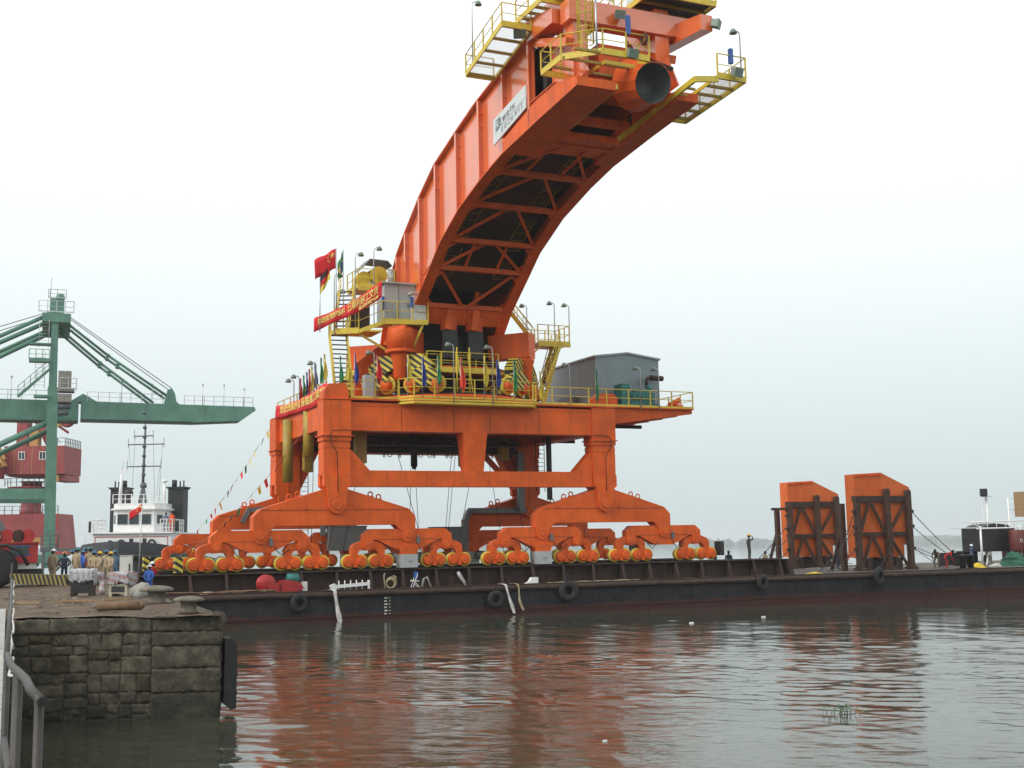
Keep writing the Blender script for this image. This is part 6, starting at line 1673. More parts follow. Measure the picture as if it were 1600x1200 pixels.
person((37.2,3.4,DZ+0.03), 1.2, 'stand', 'navy', 'dark', None, 'dark clothed person standing between the two orange panels', BM, 1.04)
person((37.8,3.2,DZ+0.03), -0.6, 'bend', 'orange', 'dark', None, 'worker in orange vest bending between the two orange panels', BM, 1.1)
person((43.4,-2.6,DZ+0.03), 0.9, 'bend', 'red', 'dark', None, 'worker in orange red shirt bending beside the black bollards', BM, 1.1)
person((42.8,-2.2,DZ+0.03), -0.9, 'bend', 'khaki', 'dark', None, 'worker in brown bending behind the one in orange red', BM, 1.16)
person((50.2,1.4,DZ+0.03), 0.3, 'camera', 'steelblue', 'dark', 'white', 'person in grey blue raising both hands to the face, white cap', BM, 1.04)
person((52.6,2.2,DZ+0.03), -0.2, 'crouch', 'olive', 'dark', None, 'crouching person under the pipe shelter', BM, 1.05)
# ================================================================== THINGS ON THE QUAY
def mushroom(x, y, s, label):
    m = MB(); m.lathe([(0.30,0.0),(0.26,0.05),(0.26,0.36),(0.30,0.40),(0.50,0.42),(0.52,0.47),(0.44,0.53),(0.25,0.58),(0.02,0.60)], (0,0,0), 22)
    for k in range(len(m.v)):
        vx, vy, vz = m.v[k]; a = math.atan2(vy,vx); w = 1+0.03*math.sin(a*3+vz*9); m.v[k] = (vx*w, vy*w, vz)
    t = thing('bollard', label, 'bollard', (x,y,QZ), absolute=False, group='mushroom bollards on the quay edge')
    me = m.mesh('bollard_body'); me.materials.append(MATS['cap_dust']); o = part(me, 'bollard_body', t, (0,0,0)); o.scale = (s,s,s)
    f = MB(); f.lathe([(0.40,0.0),(0.40,0.05),(0.3,0.08)], (0,0,0), 14); me = f.mesh('base_ring'); me.materials.append(MATS['rust_dark']); o = part(me,'base_ring',t,(0,0,0)); o.scale = (s,s,s)
mushroom(-8.62, 33.5, 0.80, 'nearer mushroom bollard at the corner of the quay')
mushroom(-11.2, 39.6, 1.02, 'farther mushroom bollard on the quay edge')
m = MB(); m.tube((-0.62,0,0.14),(0.55,0.1,0.14),0.125,16); m.tube((0.55,0.1,0.14),(0.66,0.11,0.14),0.125,16,0.06)
one(m, 'steel_pipe', 'rust_tan', 'short rusty steel pipe lying on the quay', 'pipe', (-11.0,35.25,QZ+0.02), rz=0.05)
m = MB(); m.box((0,0,0.06),(1.0,0.35,0.10)); m.box((0.1,0.2,0.03),(0.8,0.2,0.06)); one(m, 'concrete_slab', 'concrete', 'flat broken concrete slab behind the rusty pipe', 'slab', (-12.3,38.6,QZ+0.02))

def covered_machine(x, y, w, d, h, rz, label, body, sheet, seed):
    t = thing('welding_machine', label, 'machine', (x,y,QZ+0.02), rz=rz, absolute=False)
    m = MB(); m.bb(-w/2,w/2,-d/2,d/2,0.12,h); m.bb(-w/2,-w/2+0.12,-d/2,d/2,0,0.12); m.bb(w/2-0.12,w/2,-d/2,d/2,0,0.12); b = m.build('body', body, t)
    m = MB()
    for k in range(5): m.bb(-w*0.38,w*0.38,-d/2-0.012,-d/2,h*0.55+k*0.06,h*0.55+k*0.06+0.03)
    m.build('vent', 'dark_steel', b)
    m = MB(); m.bb(-w*0.36,w*0.36,-d/2-0.012,-d/2,h*0.2,h*0.45); m.build('panel', 'dark_steel', b)
    rnd = random.Random(seed); n = 14
    def P(u, v):
        s = u*(w+d*0.0); X = -w/2-0.04+(w+0.08)*u
        drop = (0.45+0.04*math.sin(u*9+seed)+rnd.uniform(-.05,.05))*h
        if v < 0.5: return Vector((X+rnd.uniform(-.02,.02), d/2*(1-4*v)*1.0 if v < 0.5 else 0, h+0.02+rnd.uniform(0,.05)))
        f = (v-0.5)*2; return Vector((X+0.05*math.sin(f*7+u*9), -d/2-0.03-0.04*math.sin(u*17+f*3)**2, h+0.02-drop*f))
    m = MB(); m.sheet([[P(i/n,j/8) for i in range(n+1)] for j in range(9)], 0.01); m.build('cover_sheet', sheet, t)
    m = MB(); m.sheet([[Vector((w/2+0.04+0.03*math.sin(i*2+j), d/2-d*i/5, h+0.02-h*0.6*j/4)) for i in range(6)] for j in range(5)], 0.01); m.build('cover_sheet', sheet, t)
covered_machine(-16.45, 48.2, 0.78, 0.7, 0.98, 0.1, 'welding machine under a grey sheet, left of two on the quay', 'dark_steel', 'plastic_sheet', 2)
covered_machine(-14.65, 47.2, 0.72, 0.7, 0.86, -0.15, 'welding machine under a printed sack sheet, right of two on the quay', 'tin_box', 'sheet_print', 5)
m = MB(); m.sheet([[Vector((0.22*i/4-0.1+0.06*j/6, -0.03*math.sin(j+i), 0.95-0.85*j/8)) for i in range(5)] for j in range(9)], 0.012)
m.v = [(x,y-0.04*math.sin(z*9),z) for x,y,z in m.v]; one(m, 'sheet_strip', 'sheet_print', 'printed sheet strip hanging between the two covered machines', 'sheet', (-15.55,47.4,QZ))
t = thing('white_cabinet', 'upright white cabinet standing behind the covered machines', 'cabinet', (-16.0,52.0,QZ), rz=0.2, absolute=False)
m = MB(); m.bb(-0.24,0.24,-0.25,0.25,0.04,1.5); m.bb(-0.26,0.26,-0.27,0.27,1.5,1.53); m.build('body', 'off_white', t)
m = MB(); m.bb(0.12,0.17,-0.275,-0.25,0.7,1.2); m.build('handle_slot', 'dark_steel', t)
random.seed(17)
m = MB()
for k in range(140):        # rubble, scrap and litter too small to tell apart
    y = random.uniform(33.2,56); xe = -7.5-(y-32.45)*0.351; x = xe-random.uniform(0.5,7.5)**1.0; s = random.uniform(0.02,0.065)
    m.box((x,y,QZ+0.03+s*0.2), (s*random.uniform(1,3.2),s*random.uniform(1,2),s*random.uniform(.3,1)), random.uniform(0,3.1))
m.build('rubble', 'rust_tan', label='scattered rubble and scraps on the quay ground', cat='rubble', kind='stuff')
m = MB()
for k in range(30):
    y = random.uniform(38,50); x = -7.5-(y-32.45)*0.351-random.uniform(2.5,6.5); s = random.uniform(0.03,0.08); m.box((x,y,QZ+0.035), (s*2,s*1.2,0.02), random.uniform(0,3))
m.build('litter', 'tin_box', label='pale scraps of litter on the quay ground', cat='litter', kind='stuff')
for (x,y,L,rz,lab) in ((-14.6,42.0,1.6,0.25,'broken board on the quay left of the rusty pipe'),(-15.9,41.0,1.2,-0.2,'board lying flat near the railing'),(-13.6,43.4,1.0,0.6,'split board beside the scattered litter')):
    m = MB(); m.box((0,0,0.03),(L,0.16,0.04)); m.box((0.1,0.14,0.05),(L*0.7,0.1,0.04)); one(m, 'board', 'wood', lab, 'board', (x,y,QZ+0.02), rz=rz)
m = MB(); m.path([(-0.9,0.3,0.05),(-0.4,0,0.22),(0,-0.1,0.30),(0.5,0.1,0.22),(1.0,0.0,0.05)],[0.1,0.25,0.3,0.24,0.1],7)
one(m, 'sand_bag_row', 'concrete', 'slumped pale sacks along the quay edge behind the far bollard', 'sacks', (-13.4,45.3,QZ), rz=2.0)
# striped barrier beam and rusty beams behind it
m = MB(); m.beam((-1.7,0,0.36),(1.2,0,0.26),0.3,0.5); one(m, 'striped_beam', 'hazard_steep', 'black and yellow striped steel beam lying before the people', 'beam', (-22.9,61.5,QZ+0.1), rz=-0.1)
m = MB(); m.bb(-1.6,1.5,-0.2,0.2,0.0,0.42); m.bb(-1.6,1.5,-0.3,0.3,0.42,0.46); one(m, 'rusty_beam', 'rust', 'long rusty steel beam on the quay beside the striped beam', 'beam', (-22.6,64.2,QZ+0.02), rz=-0.08)
m = MB(); m.bb(-1.3,1.0,-0.2,0.2,0.0,0.06); m.bb(-0.9,0.6,-0.25,0.3,0.06,0.10); one(m, 'plank_pile', 'wood', 'pale planks resting on the rusty beam', 'planks', (-22.5,64.2,QZ+0.48), rz=-0.08)
# mobile crane at the left edge
def mobile_crane():
    t = thing('mobile_crane', 'red mobile crane truck cut off by the left edge', 'truck', (-27.05,64.0,QZ), rz=0.37)
    BASE[t.name] = Vector((-26.5,64.0,QZ))
    m = MB(); m.bb(-33,-23.85,62.6,65.6,3.72,4.72); m.bb(-33,-23.8,62.5,65.7,4.70,4.78); b = m.build('superstructure', 'truck_red', t)
    m = MB(); m.bb(-25.2,-24.3,62.56,62.6,4.15,4.55); m.build('window', 'glass', b)
    m = MB(); m.bb(-25.3,-24.2,62.57,62.6,4.1,4.15); m.bb(-25.3,-24.2,62.57,62.6,4.55,4.6); m.build('window_frame', 'blue_paint', b)
    m = MB(); m.bb(-26.4,-23.9,62.7,65.4,3.42,3.71); m.build('counter_deck', 'off_white', t)
    m = MB(); m.bb(-33,-23.6,62.9,65.2,2.95,3.42); m.build('chassis', 'dark_steel', t)
    m = MB(); m.bb(-25.0,-23.4,62.5,62.75,2.85,3.1); m.build('bumper', 'hazard_steep', t)
    for k, x in enumerate((-25.9,-25.35,-24.8,-24.35)):
        m = MB(); m.lathe([(0.30+0.05*(k%2),-0.5),(0.34,-0.45),(0.25,-0.4),(0.25,0.4),(0.34,0.45)], (x,64,5.08), 14, 'y'); m.build('winch_drum', 'truck_red' if k%2 else 'rust_dark', t)
    m = MB(); m.lathe([(0.1,-0.6),(0.36,-0.55),(0.36,-0.3)], (-26.0,63.6,5.05), 12, 'y'); m.torus((-26.0,62.95,5.05),0.28,0.07,'y',12,6); m.build('sheave', 'off_white', t)
    m = MB(); m.beam((-25.4,64,4.9),(-27.6,64,8.4),0.7,0.5); m.beam((-25.15,63.6,4.95),(-27.3,63.6,8.4),0.06,0.12); m.build('boom_foot', 'duct_grey', t)
    for (x,y) in ((-25.75,62.0),(-28.6,62.0)):
        m = MB(); m.lathe([(0.45,-0.28),(0.82,-0.28),(0.95,-0.2),(0.97,0),(0.95,0.2),(0.82,0.28),(0.45,0.28)], (x,y,QZ+0.97), 28, 'y'); w = m.build('wheel', 'rubber', t)
        m = MB(); m.lathe([(0.05,-0.16),(0.36,-0.18),(0.46,-0.27)], (x,y,QZ+0.97), 18, 'y'); m.build('rim', 'hull_grey', w)
        m = MB()
        for q in range(30):
            a = 2*math.pi*q/30; m.beam((x+0.95*math.cos(a),y-0.26,QZ+0.99+0.95*math.sin(a)),(x+0.95*math.cos(a+.06),y+0.26,QZ+0.99+0.95*math.sin(a+.06)),0.07,0.05)
        m.build('tread', 'rubber', w)
    m = MB(); m.path([(-26.6,62.0,3.9),(-26.2,62.0,4.45),(-25.4,62.0,4.62),(-24.7,62.0,4.35),(-24.3,62.0,3.6)],0.10,6); m.build('mudguard', 'black', t)
mobile_crane()
# pole with red flag near the barge corner
def quay_flag():
    t = thing('national_flag', 'red flag with yellow stars on a thin pole in front of the tugboat', 'flag', (-21.6,72.5,QZ), absolute=False)
    m = MB(); m.tube((0,0,0),(0.12,0,4.7),0.04,7,0.025); m.build('flagpole', 'galvanised', t)
    def P(u,v): return Vector((0.11-0.75*u, 0.10*math.sin(u*7+v*2), 4.55-0.45*v-0.55*u-0.1*math.sin(u*3)-0.22*v*(1-u)*0))
    m = MB(); m.sheet([[P(i/10,j/4) for i in range(11)] for j in range(5)], 0.01); m.build('cloth', 'cloth_red', t)
    for (u,v,s) in ((0.15,0.3,0.10),(0.3,0.12,0.035),(0.36,0.3,0.035),(0.36,0.5,0.035),(0.3,0.65,0.035)):
        m = MB(); c = P(u,v)+Vector((0,-0.05,0)); pts = []
        for q in range(10):
            rr = s*(1 if q%2 == 0 else 0.4); a = math.pi/2+q*math.pi/5; pts.append(c+Vector((rr*math.cos(a),0,rr*math.sin(a))))
        m.add(pts+[p+Vector((0,0.1,0)) for p in pts], [list(range(10)),list(range(19,9,-1))]+[(q,(q+1)%10,10+(q+1)%10,10+q) for q in range(10)]); m.build('star', 'letter_gold', t)
quay_flag()
# grey gangway truss behind the people
m = MB(); m.beam((-2.2,0,1.9),(1.6,0,2.0),0.25,0.2); m.beam((-1.6,0,0),(0.7,0,1.9),0.14,0.14); m.rail([(-2.2,0,2.0),(-0.9,0,2.0)],1.0,0.8,mid=2); m.beam((-2.0,0,0),(-2.0,0,1.9),0.16,0.16); m.tube((-1.0,0,2.0),(-1.0,0,3.4),0.03,5)
one(m, 'gangway', 'hull_grey', 'grey gangway frame behind the people at the foot of the green crane', 'gangway', (-32.4,92.0,QZ))

# ================================================================== TUGBOAT
def tug():
    D = 113.0
    t = thing('tugboat', 'white tugboat with grey bow and two black funnels moored beyond the quay', 'tugboat', (-35.0,D,0))
    cx = -35.0
    # hull lofted from bow (towards us) to stern
    st = [(D-3.0,0.4,5.2),(D-2.2,2.0,5.1),(D-0.8,3.5,4.95),(D+2,4.7,4.6),(D+8,5.0,3.9),(D+16,4.8,3.5),(D+22,4.0,3.5)]
    vs = []; n = 7
    for y, hw, zt in st:
        for k in range(n):
            f = k/(n-1); a = -1+2*f; vs += []
        ring = [(cx-hw,y,zt),(cx-hw*0.96,y+0.2,zt-1.3),(cx-hw*0.8,y+0.6,0.6),(cx-hw*0.5,y+0.9,-1.2),(cx+hw*0.5,y+0.9,-1.2),(cx+hw*0.8,y+0.6,0.6),(cx+hw*0.96,y+0.2,zt-1.3),(cx+hw,y,zt)]
        vs += ring
    m = MB(); m.add(vs, [(i*8+k,i*8+k+1,(i+1)*8+k+1,(i+1)*8+k) for i in range(len(st)-1) for k in range(7)], True); m.add([vs[k] for k in range(8)], [list(range(8))]); m.build('hull', 'hull_grey', t)
    m = MB(); pts = [(cx-hw*1.0,y-0.06,zt-1.25) for y,hw,zt in reversed(st)] + [(cx+hw*1.0,y-0.06,zt-1.25) for y,hw,zt in st]; m.path(pts, 0.28, 7); m.build('belt_fender', 'hull_black', t)
    vs2 = [v for v in vs]; m = MB()
    dk = [(cx-hw*0.97,y+0.1,zt-0.9) for y,hw,zt in st] + [(cx+hw*0.97,y+0.1,zt-0.9) for y,hw,zt in reversed(st)]
    m.add(dk, [list(range(len(dk)))]); m.build('main_deck', 'hull_grey', t)
    m = MB(); m.bb(cx-3.6,cx+3.6,D+2.2,D+12,3.6,5.95); lo = m.build('lower_house', 'white', t)
    m = MB(); m.bb(cx-3.75,cx+3.75,D+1.95,D+12.2,5.95,6.08); m.build('bridge_deck', 'white', t)
    m = MB(); m.bb(cx-3.4,cx+3.3,D+2.17,D+2.2,5.62,5.68); m.bb(cx+3.25,cx+3.3,D+2.17,D+2.2,4.4,5.62); m.bb(cx-3.4,cx-3.35,D+2.17,D+2.2,4.4,5.62); m.build('red_trim', 'red_paint', lo)
    for dx in (-2.0,):
        m = MB(); m.lathe([(0.25,-0.05),(0.28,0.0)], (cx+dx,D+2.19,5.1), 14, 'y'); m.build('porthole', 'glass', lo)
    for dx in (-0.9,1.9):
        m = MB(); m.torus((cx+dx,D+1.95,5.05),0.30,0.09,'y',14,6); m.build('life_ring', 'hull_black', lo)
    m = MB(); m.bb(cx-0.5,cx+1.6,D+1.5,D+1.9,4.95,5.1); m.bb(cx+0.0,cx+0.22,D+1.4,D+1.9,4.6,5.5); m.bb(cx+1.2,cx+1.42,D+1.4,D+1.9,4.6,5.5); m.build('towing_bitts', 'hull_black', t)
    # wheelhouse
    W = [(cx-2.45,D+4.4),(cx-1.75,D+3.0),(cx+1.75,D+3.0),(cx+2.45,D+4.4),(cx+2.45,D+8),(cx-2.45,D+8)]
    m = MB(); m.prism(W, 6.08, 8.15, 'z'); wh = m.build('wheelhouse', 'white', t)
    m = MB(); m.prism([(cx+(x-cx)*1.1,D+5+(y-D-5)*1.12) for x,y in W], 8.15, 8.3, 'z')
    m.prism([(cx+(x-cx)*1.0,D+5+(y-D-5)*1.0) for x,y in W], 8.3, 8.75, 'z'); m.build('wheelhouse_roof', 'white', wh)
    for dx, w in ((-1.15,0.85),(-0.1,0.8),(1.0,0.85)):
        m = MB(); m.bb(cx+dx-w/2,cx+dx+w/2,D+2.96,D+2.99,6.85,7.7); f = m.build('window', 'glass', wh)
        m = MB(); 
        for (a,b_,c,e_) in ((dx-w/2-.05,dx+w/2+.05,6.80,6.85),(dx-w/2-.05,dx+w/2+.05,7.7,7.75),(dx-w/2-.05,dx-w/2,6.85,7.7),(dx+w/2,dx+w/2+.05,6.85,7.7)): m.bb(cx+a,cx+b_,D+2.94,D+2.985,c,e_)
        m.build('window_frame', 'duct_grey', wh)
    for s in (-1,1):
        m = MB(); a = Vector((cx+s*1.95,D+3.35,7.28)); b_ = Vector((cx+s*2.25,D+3.95,7.28)); nn = Vector((s*0.89,-0.45,0)); m.beam(a+nn*0.02,b_+nn*0.02,0.03,0.8); m.build('side_window', 'glass', wh)
        # funnels
        x0 = cx+s*2.75
        m = MB(); m.bb(x0-0.72,x0+0.72,D+6.5,D+8.3,6.08,10.2); fu = m.build('funnel', 'hull_black', t)
        m = MB(); m.prism([(x0-0.75,10.2),(x0+0.75,10.2),(x0+0.98,10.42),(x0-0.98,10.42)], D+6.4, D+8.4); m.build('funnel_lip', 'hull_black', fu)
        m = MB(); m.tube((x0+s*-0.35,D+7.3,10.4),(x0+s*-0.35,D+7.3,11.1),0.24,10); m.tube((x0+s*0.2,D+7.3,10.4),(x0+s*0.2,D+7.3,11.0),0.07,6); m.tube((x0+s*0.55,D+7.3,10.4),(x0+s*0.55,D+7.3,11.05),0.07,6); m.build('exhaust', 'hull_black', fu)
        m = MB(); m.rail([(cx+s*2.6,D+2.1,6.08),(cx+s*3.7,D+2.1,6.08),(cx+s*3.7,D+6,6.08)],1.15,0.7,r=0.035,mid=2,toe=0); m.build('bridge_railing', 'white', t)
        m = MB(); m.bb(cx+s*4.0-0.12,cx+s*4.0+0.12,D+2.5,D+2.8,6.1,7.1); m.build('side_light_board', 'hull_black', t)
    m = MB(); m.rail([(cx-2.3,D+3.6,8.75),(cx+2.3,D+3.6,8.75)],0.85,0.6,r=0.03,mid=1,toe=0); m.build('roof_railing', 'white', t)
    # mast, cross arms, radar, searchlight
    mx = cx-0.15; my = D+5.5
    m = MB(); m.tube((mx,my,8.75),(mx+0.15,my,16.1),0.16,8,0.09); m.tube((mx+0.15,my,16.1),(mx+0.02,my,17.4),0.05,6,0.03); m.lathe([(0.12,17.3),(0.22,17.4),(0.1,17.6)],(mx,my,0),8)
    for k in range(6): m.lathe([(0.18,0),(0.2,0.15),(0.12,0.3)],(mx+0.08,my,11.4+k*0.9),8)
    ms = m.build('mast', 'hull_grey', t)
    for z, a, b_ in ((12.3,-1.5,1.7),(14.4,-1.45,1.95),(15.2,-0.9,0.9)):
        m = MB(); m.beam((mx+a,my,z),(mx+b_,my,z+0.04),0.1,0.1)
        for q in (a,b_): m.tube((mx+q,my,z-0.25),(mx+q,my,z+0.6),0.03,5)
        m.build('cross_arm', 'hull_grey', ms)
    m = MB()
    for (a,za,b_,zb) in ((-1.4,14.4,-1.2,12.3),(1.8,14.4,1.6,9.0),(0.9,15.2,1.2,9.0),(-0.8,15.2,-1.0,9.0),(1.6,12.3,1.3,8.8)): m.tube((mx+a,my,za),(mx+b_,my,zb),0.014,4)
    m.build('halyard', 'wire', ms)
    m = MB(); m.prism([(-0.35,8.75),(0.45,8.75),(0.2,10.3),(0.0,10.3)], 0, 0.5); m.v = [(x+mx,y+my-0.3,z) for x,y,z in m.v]; m.lathe([(0.3,10.3),(0.34,10.5),(0.2,10.8)],(mx+0.1,my,0),10); m.build('mast_base', 'hull_grey', ms)
    m = MB(); m.lathe([(0.05,-0.3),(0.42,-0.25),(0.45,0.1),(0.3,0.25)],(mx-1.15,my-0.5,9.75),14,'y'); m.tube((mx-1.15,my-0.4,8.75),(mx-1.15,my-0.4,9.4),0.1,6); m.build('searchlight', 'hull_black', t)
    m = MB(); m.tube((mx-2.1,my,8.75),(mx-2.0,my,11.6),0.2,8,0.12); m.beam((mx-2.4,my,11.9),(mx-1.5,my,11.95),0.12,0.16); m.tube((mx-1.95,my,11.9),(mx-1.85,my,14.0),0.025,5); m.build('radar_mast', 'white', t)
    m = MB(); m.tube((mx+2.1,my,8.75),(mx+2.1,my,10.8),0.12,8); m.lathe([(0.1,10.75),(0.35,10.9),(0.1,11.05)],(mx+2.1,my,0),10); m.tube((mx+1.5,my,8.75),(mx+1.5,my,10.6),0.03,5); m.build('antenna_mast', 'white', t)
    m = MB()
    for k in range(7): m.tube((cx-4.5,D+2.6,3.9+k*0.32),(cx-4.0,D+2.6,3.9+k*0.32),0.03,5)
    m.tube((cx-4.5,D+2.6,3.6),(cx-4.5,D+2.6,7.2),0.035,5); m.tube((cx-4.0,D+2.6,3.6),(cx-4.0,D+2.6,6.4),0.035,5); m.build('side_ladder', 'white', t)
    person((cx+2.95,D+2.6,6.1), 0.3, 'stand', 'steelblue', 'dark', None, 'person in grey blue on the tugboat bridge wing, left of two', None, 1.0)
    person((cx+3.5,D+2.6,6.1), -0.3, 'stand', 'orange', 'dark', None, 'person in orange on the tugboat bridge wing, right of two', None, 1.05)
tug()

# ================================================================== GREEN QUAY CRANE
def green_crane():
    D = 150.0
    t = thing('quay_crane', 'green container quay crane with a horizontal boom at the left', 'crane', (-55.8,D,QZ), rz=0.352)
    z = lambda py, px=90: EYE + (866-py)*D/1950*1.0
    # legs, slightly leaning; two frames one behind the other
    for yy in (0, 11):
        m = MB(); m.beam((-55.4,D+yy,QZ),(-55.7,D+yy,24.2),1.35,1.3,1.15,1.2); m.beam((-55.7,D+yy,24.2),(-55.7,D+yy,33.5),0.95,1.0,0.75,0.8); m.build('leg', 'crane_green', t)
        m = MB(); m.beam((-80,D+yy,11.35),(-55.9,D+yy,11.3),1.2,1.3); m.build('sill_beam', 'crane_green', t)
        m = MB(); m.tube((-56,D+yy,20.0),(-72,D+yy,11.5),0.32,12); m.build('diagonal_brace', 'crane_green', t)
        m = MB(); m.tube((-56.2,D+yy,33.3),(-80,D+yy,20.5),0.26,12); m.build('back_stay', 'crane_green', t)
        m = MB(); m.bb(-80,-78.6,D+yy-0.6,D+yy+0.6,QZ,22); m.build('leg', 'crane_green', t)
    m = MB(); m.tube((-56.0,D+2,20.2),(-68,D+2,14.0),0.34,12); m.build('diagonal_brace', 'crane_green', t)
    m = MB(); m.tube((-55.9,D+5.5,33.6),(-66,D+5.5,28.3),0.30,10); m.tube((-56,D+5.5,32.0),(-66,D+5.5,26.3),0.3,10); m.build('back_stay', 'crane_green', t)
    m = MB(); m.bb(-90,-52.6,D+3.6,D+7.4,20.55,23.1); m.bb(-90,-52.6,D+3.3,D+3.6,20.55,20.9); g = m.build('fixed_girder', 'crane_green', t)
    m = MB(); m.prism([(-52.3,23.1),(-30.9,22.95),(-30.7,22.5),(-32.6,21.1),(-38.5,20.75),(-52.3,20.75)], D+3.7, D+7.3); b = m.build('boom', 'crane_green', t)
    m = MB(); m.prism([(-52.2,20.98),(-39,20.98),(-39,20.8),(-52.2,20.8)], D+3.3, D+3.65); m.build('trolley_rail', 'crane_green', b)
    m = MB(); m.prism([(-53.6,23.1),(-52.1,24.1),(-50.2,23.0)], D+4.2, D+6.8); m.build('hinge_hood', 'crane_green', b)
    for k in range(5):
        x = -48+k*3.6; m = MB(); m.bb(x-0.04,x+0.04,D+3.67,D+3.7,20.9,22.9); m.build('web_seam', 'crane_green', b)
    m = MB(); pts = [(-90,D+3.8,23.1),(-56,D+3.8,23.1)]; m.rail(pts,1.2,1.6,r=0.035,toe=0)
    m.rail([(-51.6,D+3.8,23.1),(-42.5,D+3.8,23.02)],1.2,1.4,r=0.035,toe=0); m.rail([(-39.8,D+3.8,23.0),(-31.1,D+3.8,22.95)],1.2,1.3,r=0.035,toe=0); m.build('boom_walk_railing', 'galvanised', t)
    for x, h in ((-60.5,2.8),(-47.5,2.6),(-43.8,2.4),(-37.5,2.6),(-34.8,2.6),(-32.2,2.2)):
        m = MB(); zz = 23.0; m.tube((x,D+4,zz),(x,D+4,zz+h),0.05,5); m.lathe([(0.1,0),(0.14,0.1),(0.08,0.25)],(x,D+4,zz+h),6); m.build('boom_lamp', 'galvanised', t)
    for yy in (3.9, 7.1):
        m = MB()
        for (x0,z0,x1,z1) in ((-55.2,33.6,-49.3,29.0),(-49.3,29.0,-42.0,24.1),(-55.2,32.2,-50.2,28.0),(-50.2,28.0,-43.6,23.1)): m.tube((x0,D+yy,z0),(x1,D+yy,z1),0.17,10)
        for (x,zz) in ((-49.3,29.0),(-48.0,28.0),(-50.2,28.0),(-49.0,27.0)): m.sphere((x,D+yy,zz),0.27,8,5)
        m.build('fore_stay', 'crane_green', t)
    m = MB(); m.prism([(-42.3,22.9),(-40.0,22.9),(-40.7,23.5),(-40.9,24.6),(-41.3,25.2),(-41.8,25.0),(-42.0,24.1)], D+4.8, D+6.2); m.build('stay_bracket', 'crane_green', b)
    m = MB()
    for (x,zz) in ((-54.6,34.3),(-54.5,34.0)): m.tube((x,D+5,zz),(-41.3,D+5,25.2 if zz > 34.1 else 24.7),0.05,5)
    m.tube((-56.5,D+5,34.4),(-80,D+5,25.5),0.05,5); m.tube((-56.5,D+5,34.0),(-80,D+5,24.5),0.05,5); m.build('hoist_rope', 'wire', t)
    # apex platform
    m = MB(); m.bb(-57.2,-53.9,D-0.6,D+11.6,32.2,33.3); m.bb(-56.4,-54.7,D+4,D+7,33.3,36.0); m.lathe([(0.5,0.0),(0.6,0.3),(0.4,0.8)],(-55.2,D+5,36.0),10); ap = m.build('apex_frame', 'crane_green', t)
    m = MB(); m.rail([(-57.6,D-0.6,33.4),(-53.6,D-0.6,33.4)],1.4,1.0,r=0.045,mid=1); m.build('apex_railing', 'galvanised', ap)
    m = MB(); m.rail([(-56.6,D+3.8,36.0),(-54.5,D+3.8,36.0)],1.1,0.9,r=0.045); m.tube((-56.4,D+4,36),(-56.3,D+4,38.6),0.06,5); m.build('apex_railing', 'galvanised', ap)
    # ladders, landings, cabins on the leg
    for (z0,z1,x) in ((29.0,32.4,-56.9),(24.0,28.6,-57.2)): ladder((x,D-0.6,z0),(x,D-0.6,z1),1.1,'leg_ladder','galvanised',t,0.4)
    m = MB(); m.bb(-58.5,-56.1,D-1.0,D+0.4,27.2,27.5); m.rail([(-58.5,D-1,27.5),(-56.2,D-1,27.5)],1.2,0.8,r=0.04); m.build('landing', 'crane_green', t)
    for za, zb, xa in ((29.3,29.5,-58.5),(22.9,23.2,-57.8)):
        m = MB(); m.bb(xa,-56.1,D-1.0,D+0.4,za,zb); m.build('landing', 'crane_green', t)
    m = MB(); m.bb(-55.1,-53.6,D-0.8,D+1.0,24.0,26.2); m.bb(-55.1,-53.2,D-0.9,D+1.1,23.7,24.0); m.bb(-55.1,-53.5,D-0.8,D+1.0,22.4,23.4); cb = m.build('control_box', 'concrete', t)
    m = MB(); m.rail([(-54.9,D-1,24.0),(-53.0,D-1,24.0),(-53.0,D+1,24.0)],1.3,0.9,r=0.04); m.build('box_railing', 'galvanised', cb)
    m = MB(); m.lathe([(0.35,0),(0.35,1.4)],(-55.0,D-0.3,21.9),10,'x'); m.lathe([(0.3,0),(0.3,1.2)],(-55.0,D-0.3,21.1),10,'x'); m.build('cable_reel', 'hull_grey', t)
    m = MB(); m.beam((-59.6,D-0.4,22.9),(-56.2,D-0.4,26.3),0.6,0.25); m.rail([(-59.6,D-0.7,23.0),(-56.2,D-0.7,26.3)],1.2,1.0,r=0.04); m.build('boom_stair', 'crane_green', t)
    for yy in (0,11):
        m = MB(); m.bb(-57.5,-53.3,D+yy-0.8,D+yy+0.8,QZ+0.6,QZ+1.6)
        for k in range(4): m.lathe([(0.45,-0.2),(0.45,0.2)],(-57+k*1.15,D+yy,QZ+0.46),12,'y')
        m.build('travel_bogie', 'crane_green', t)
green_crane()

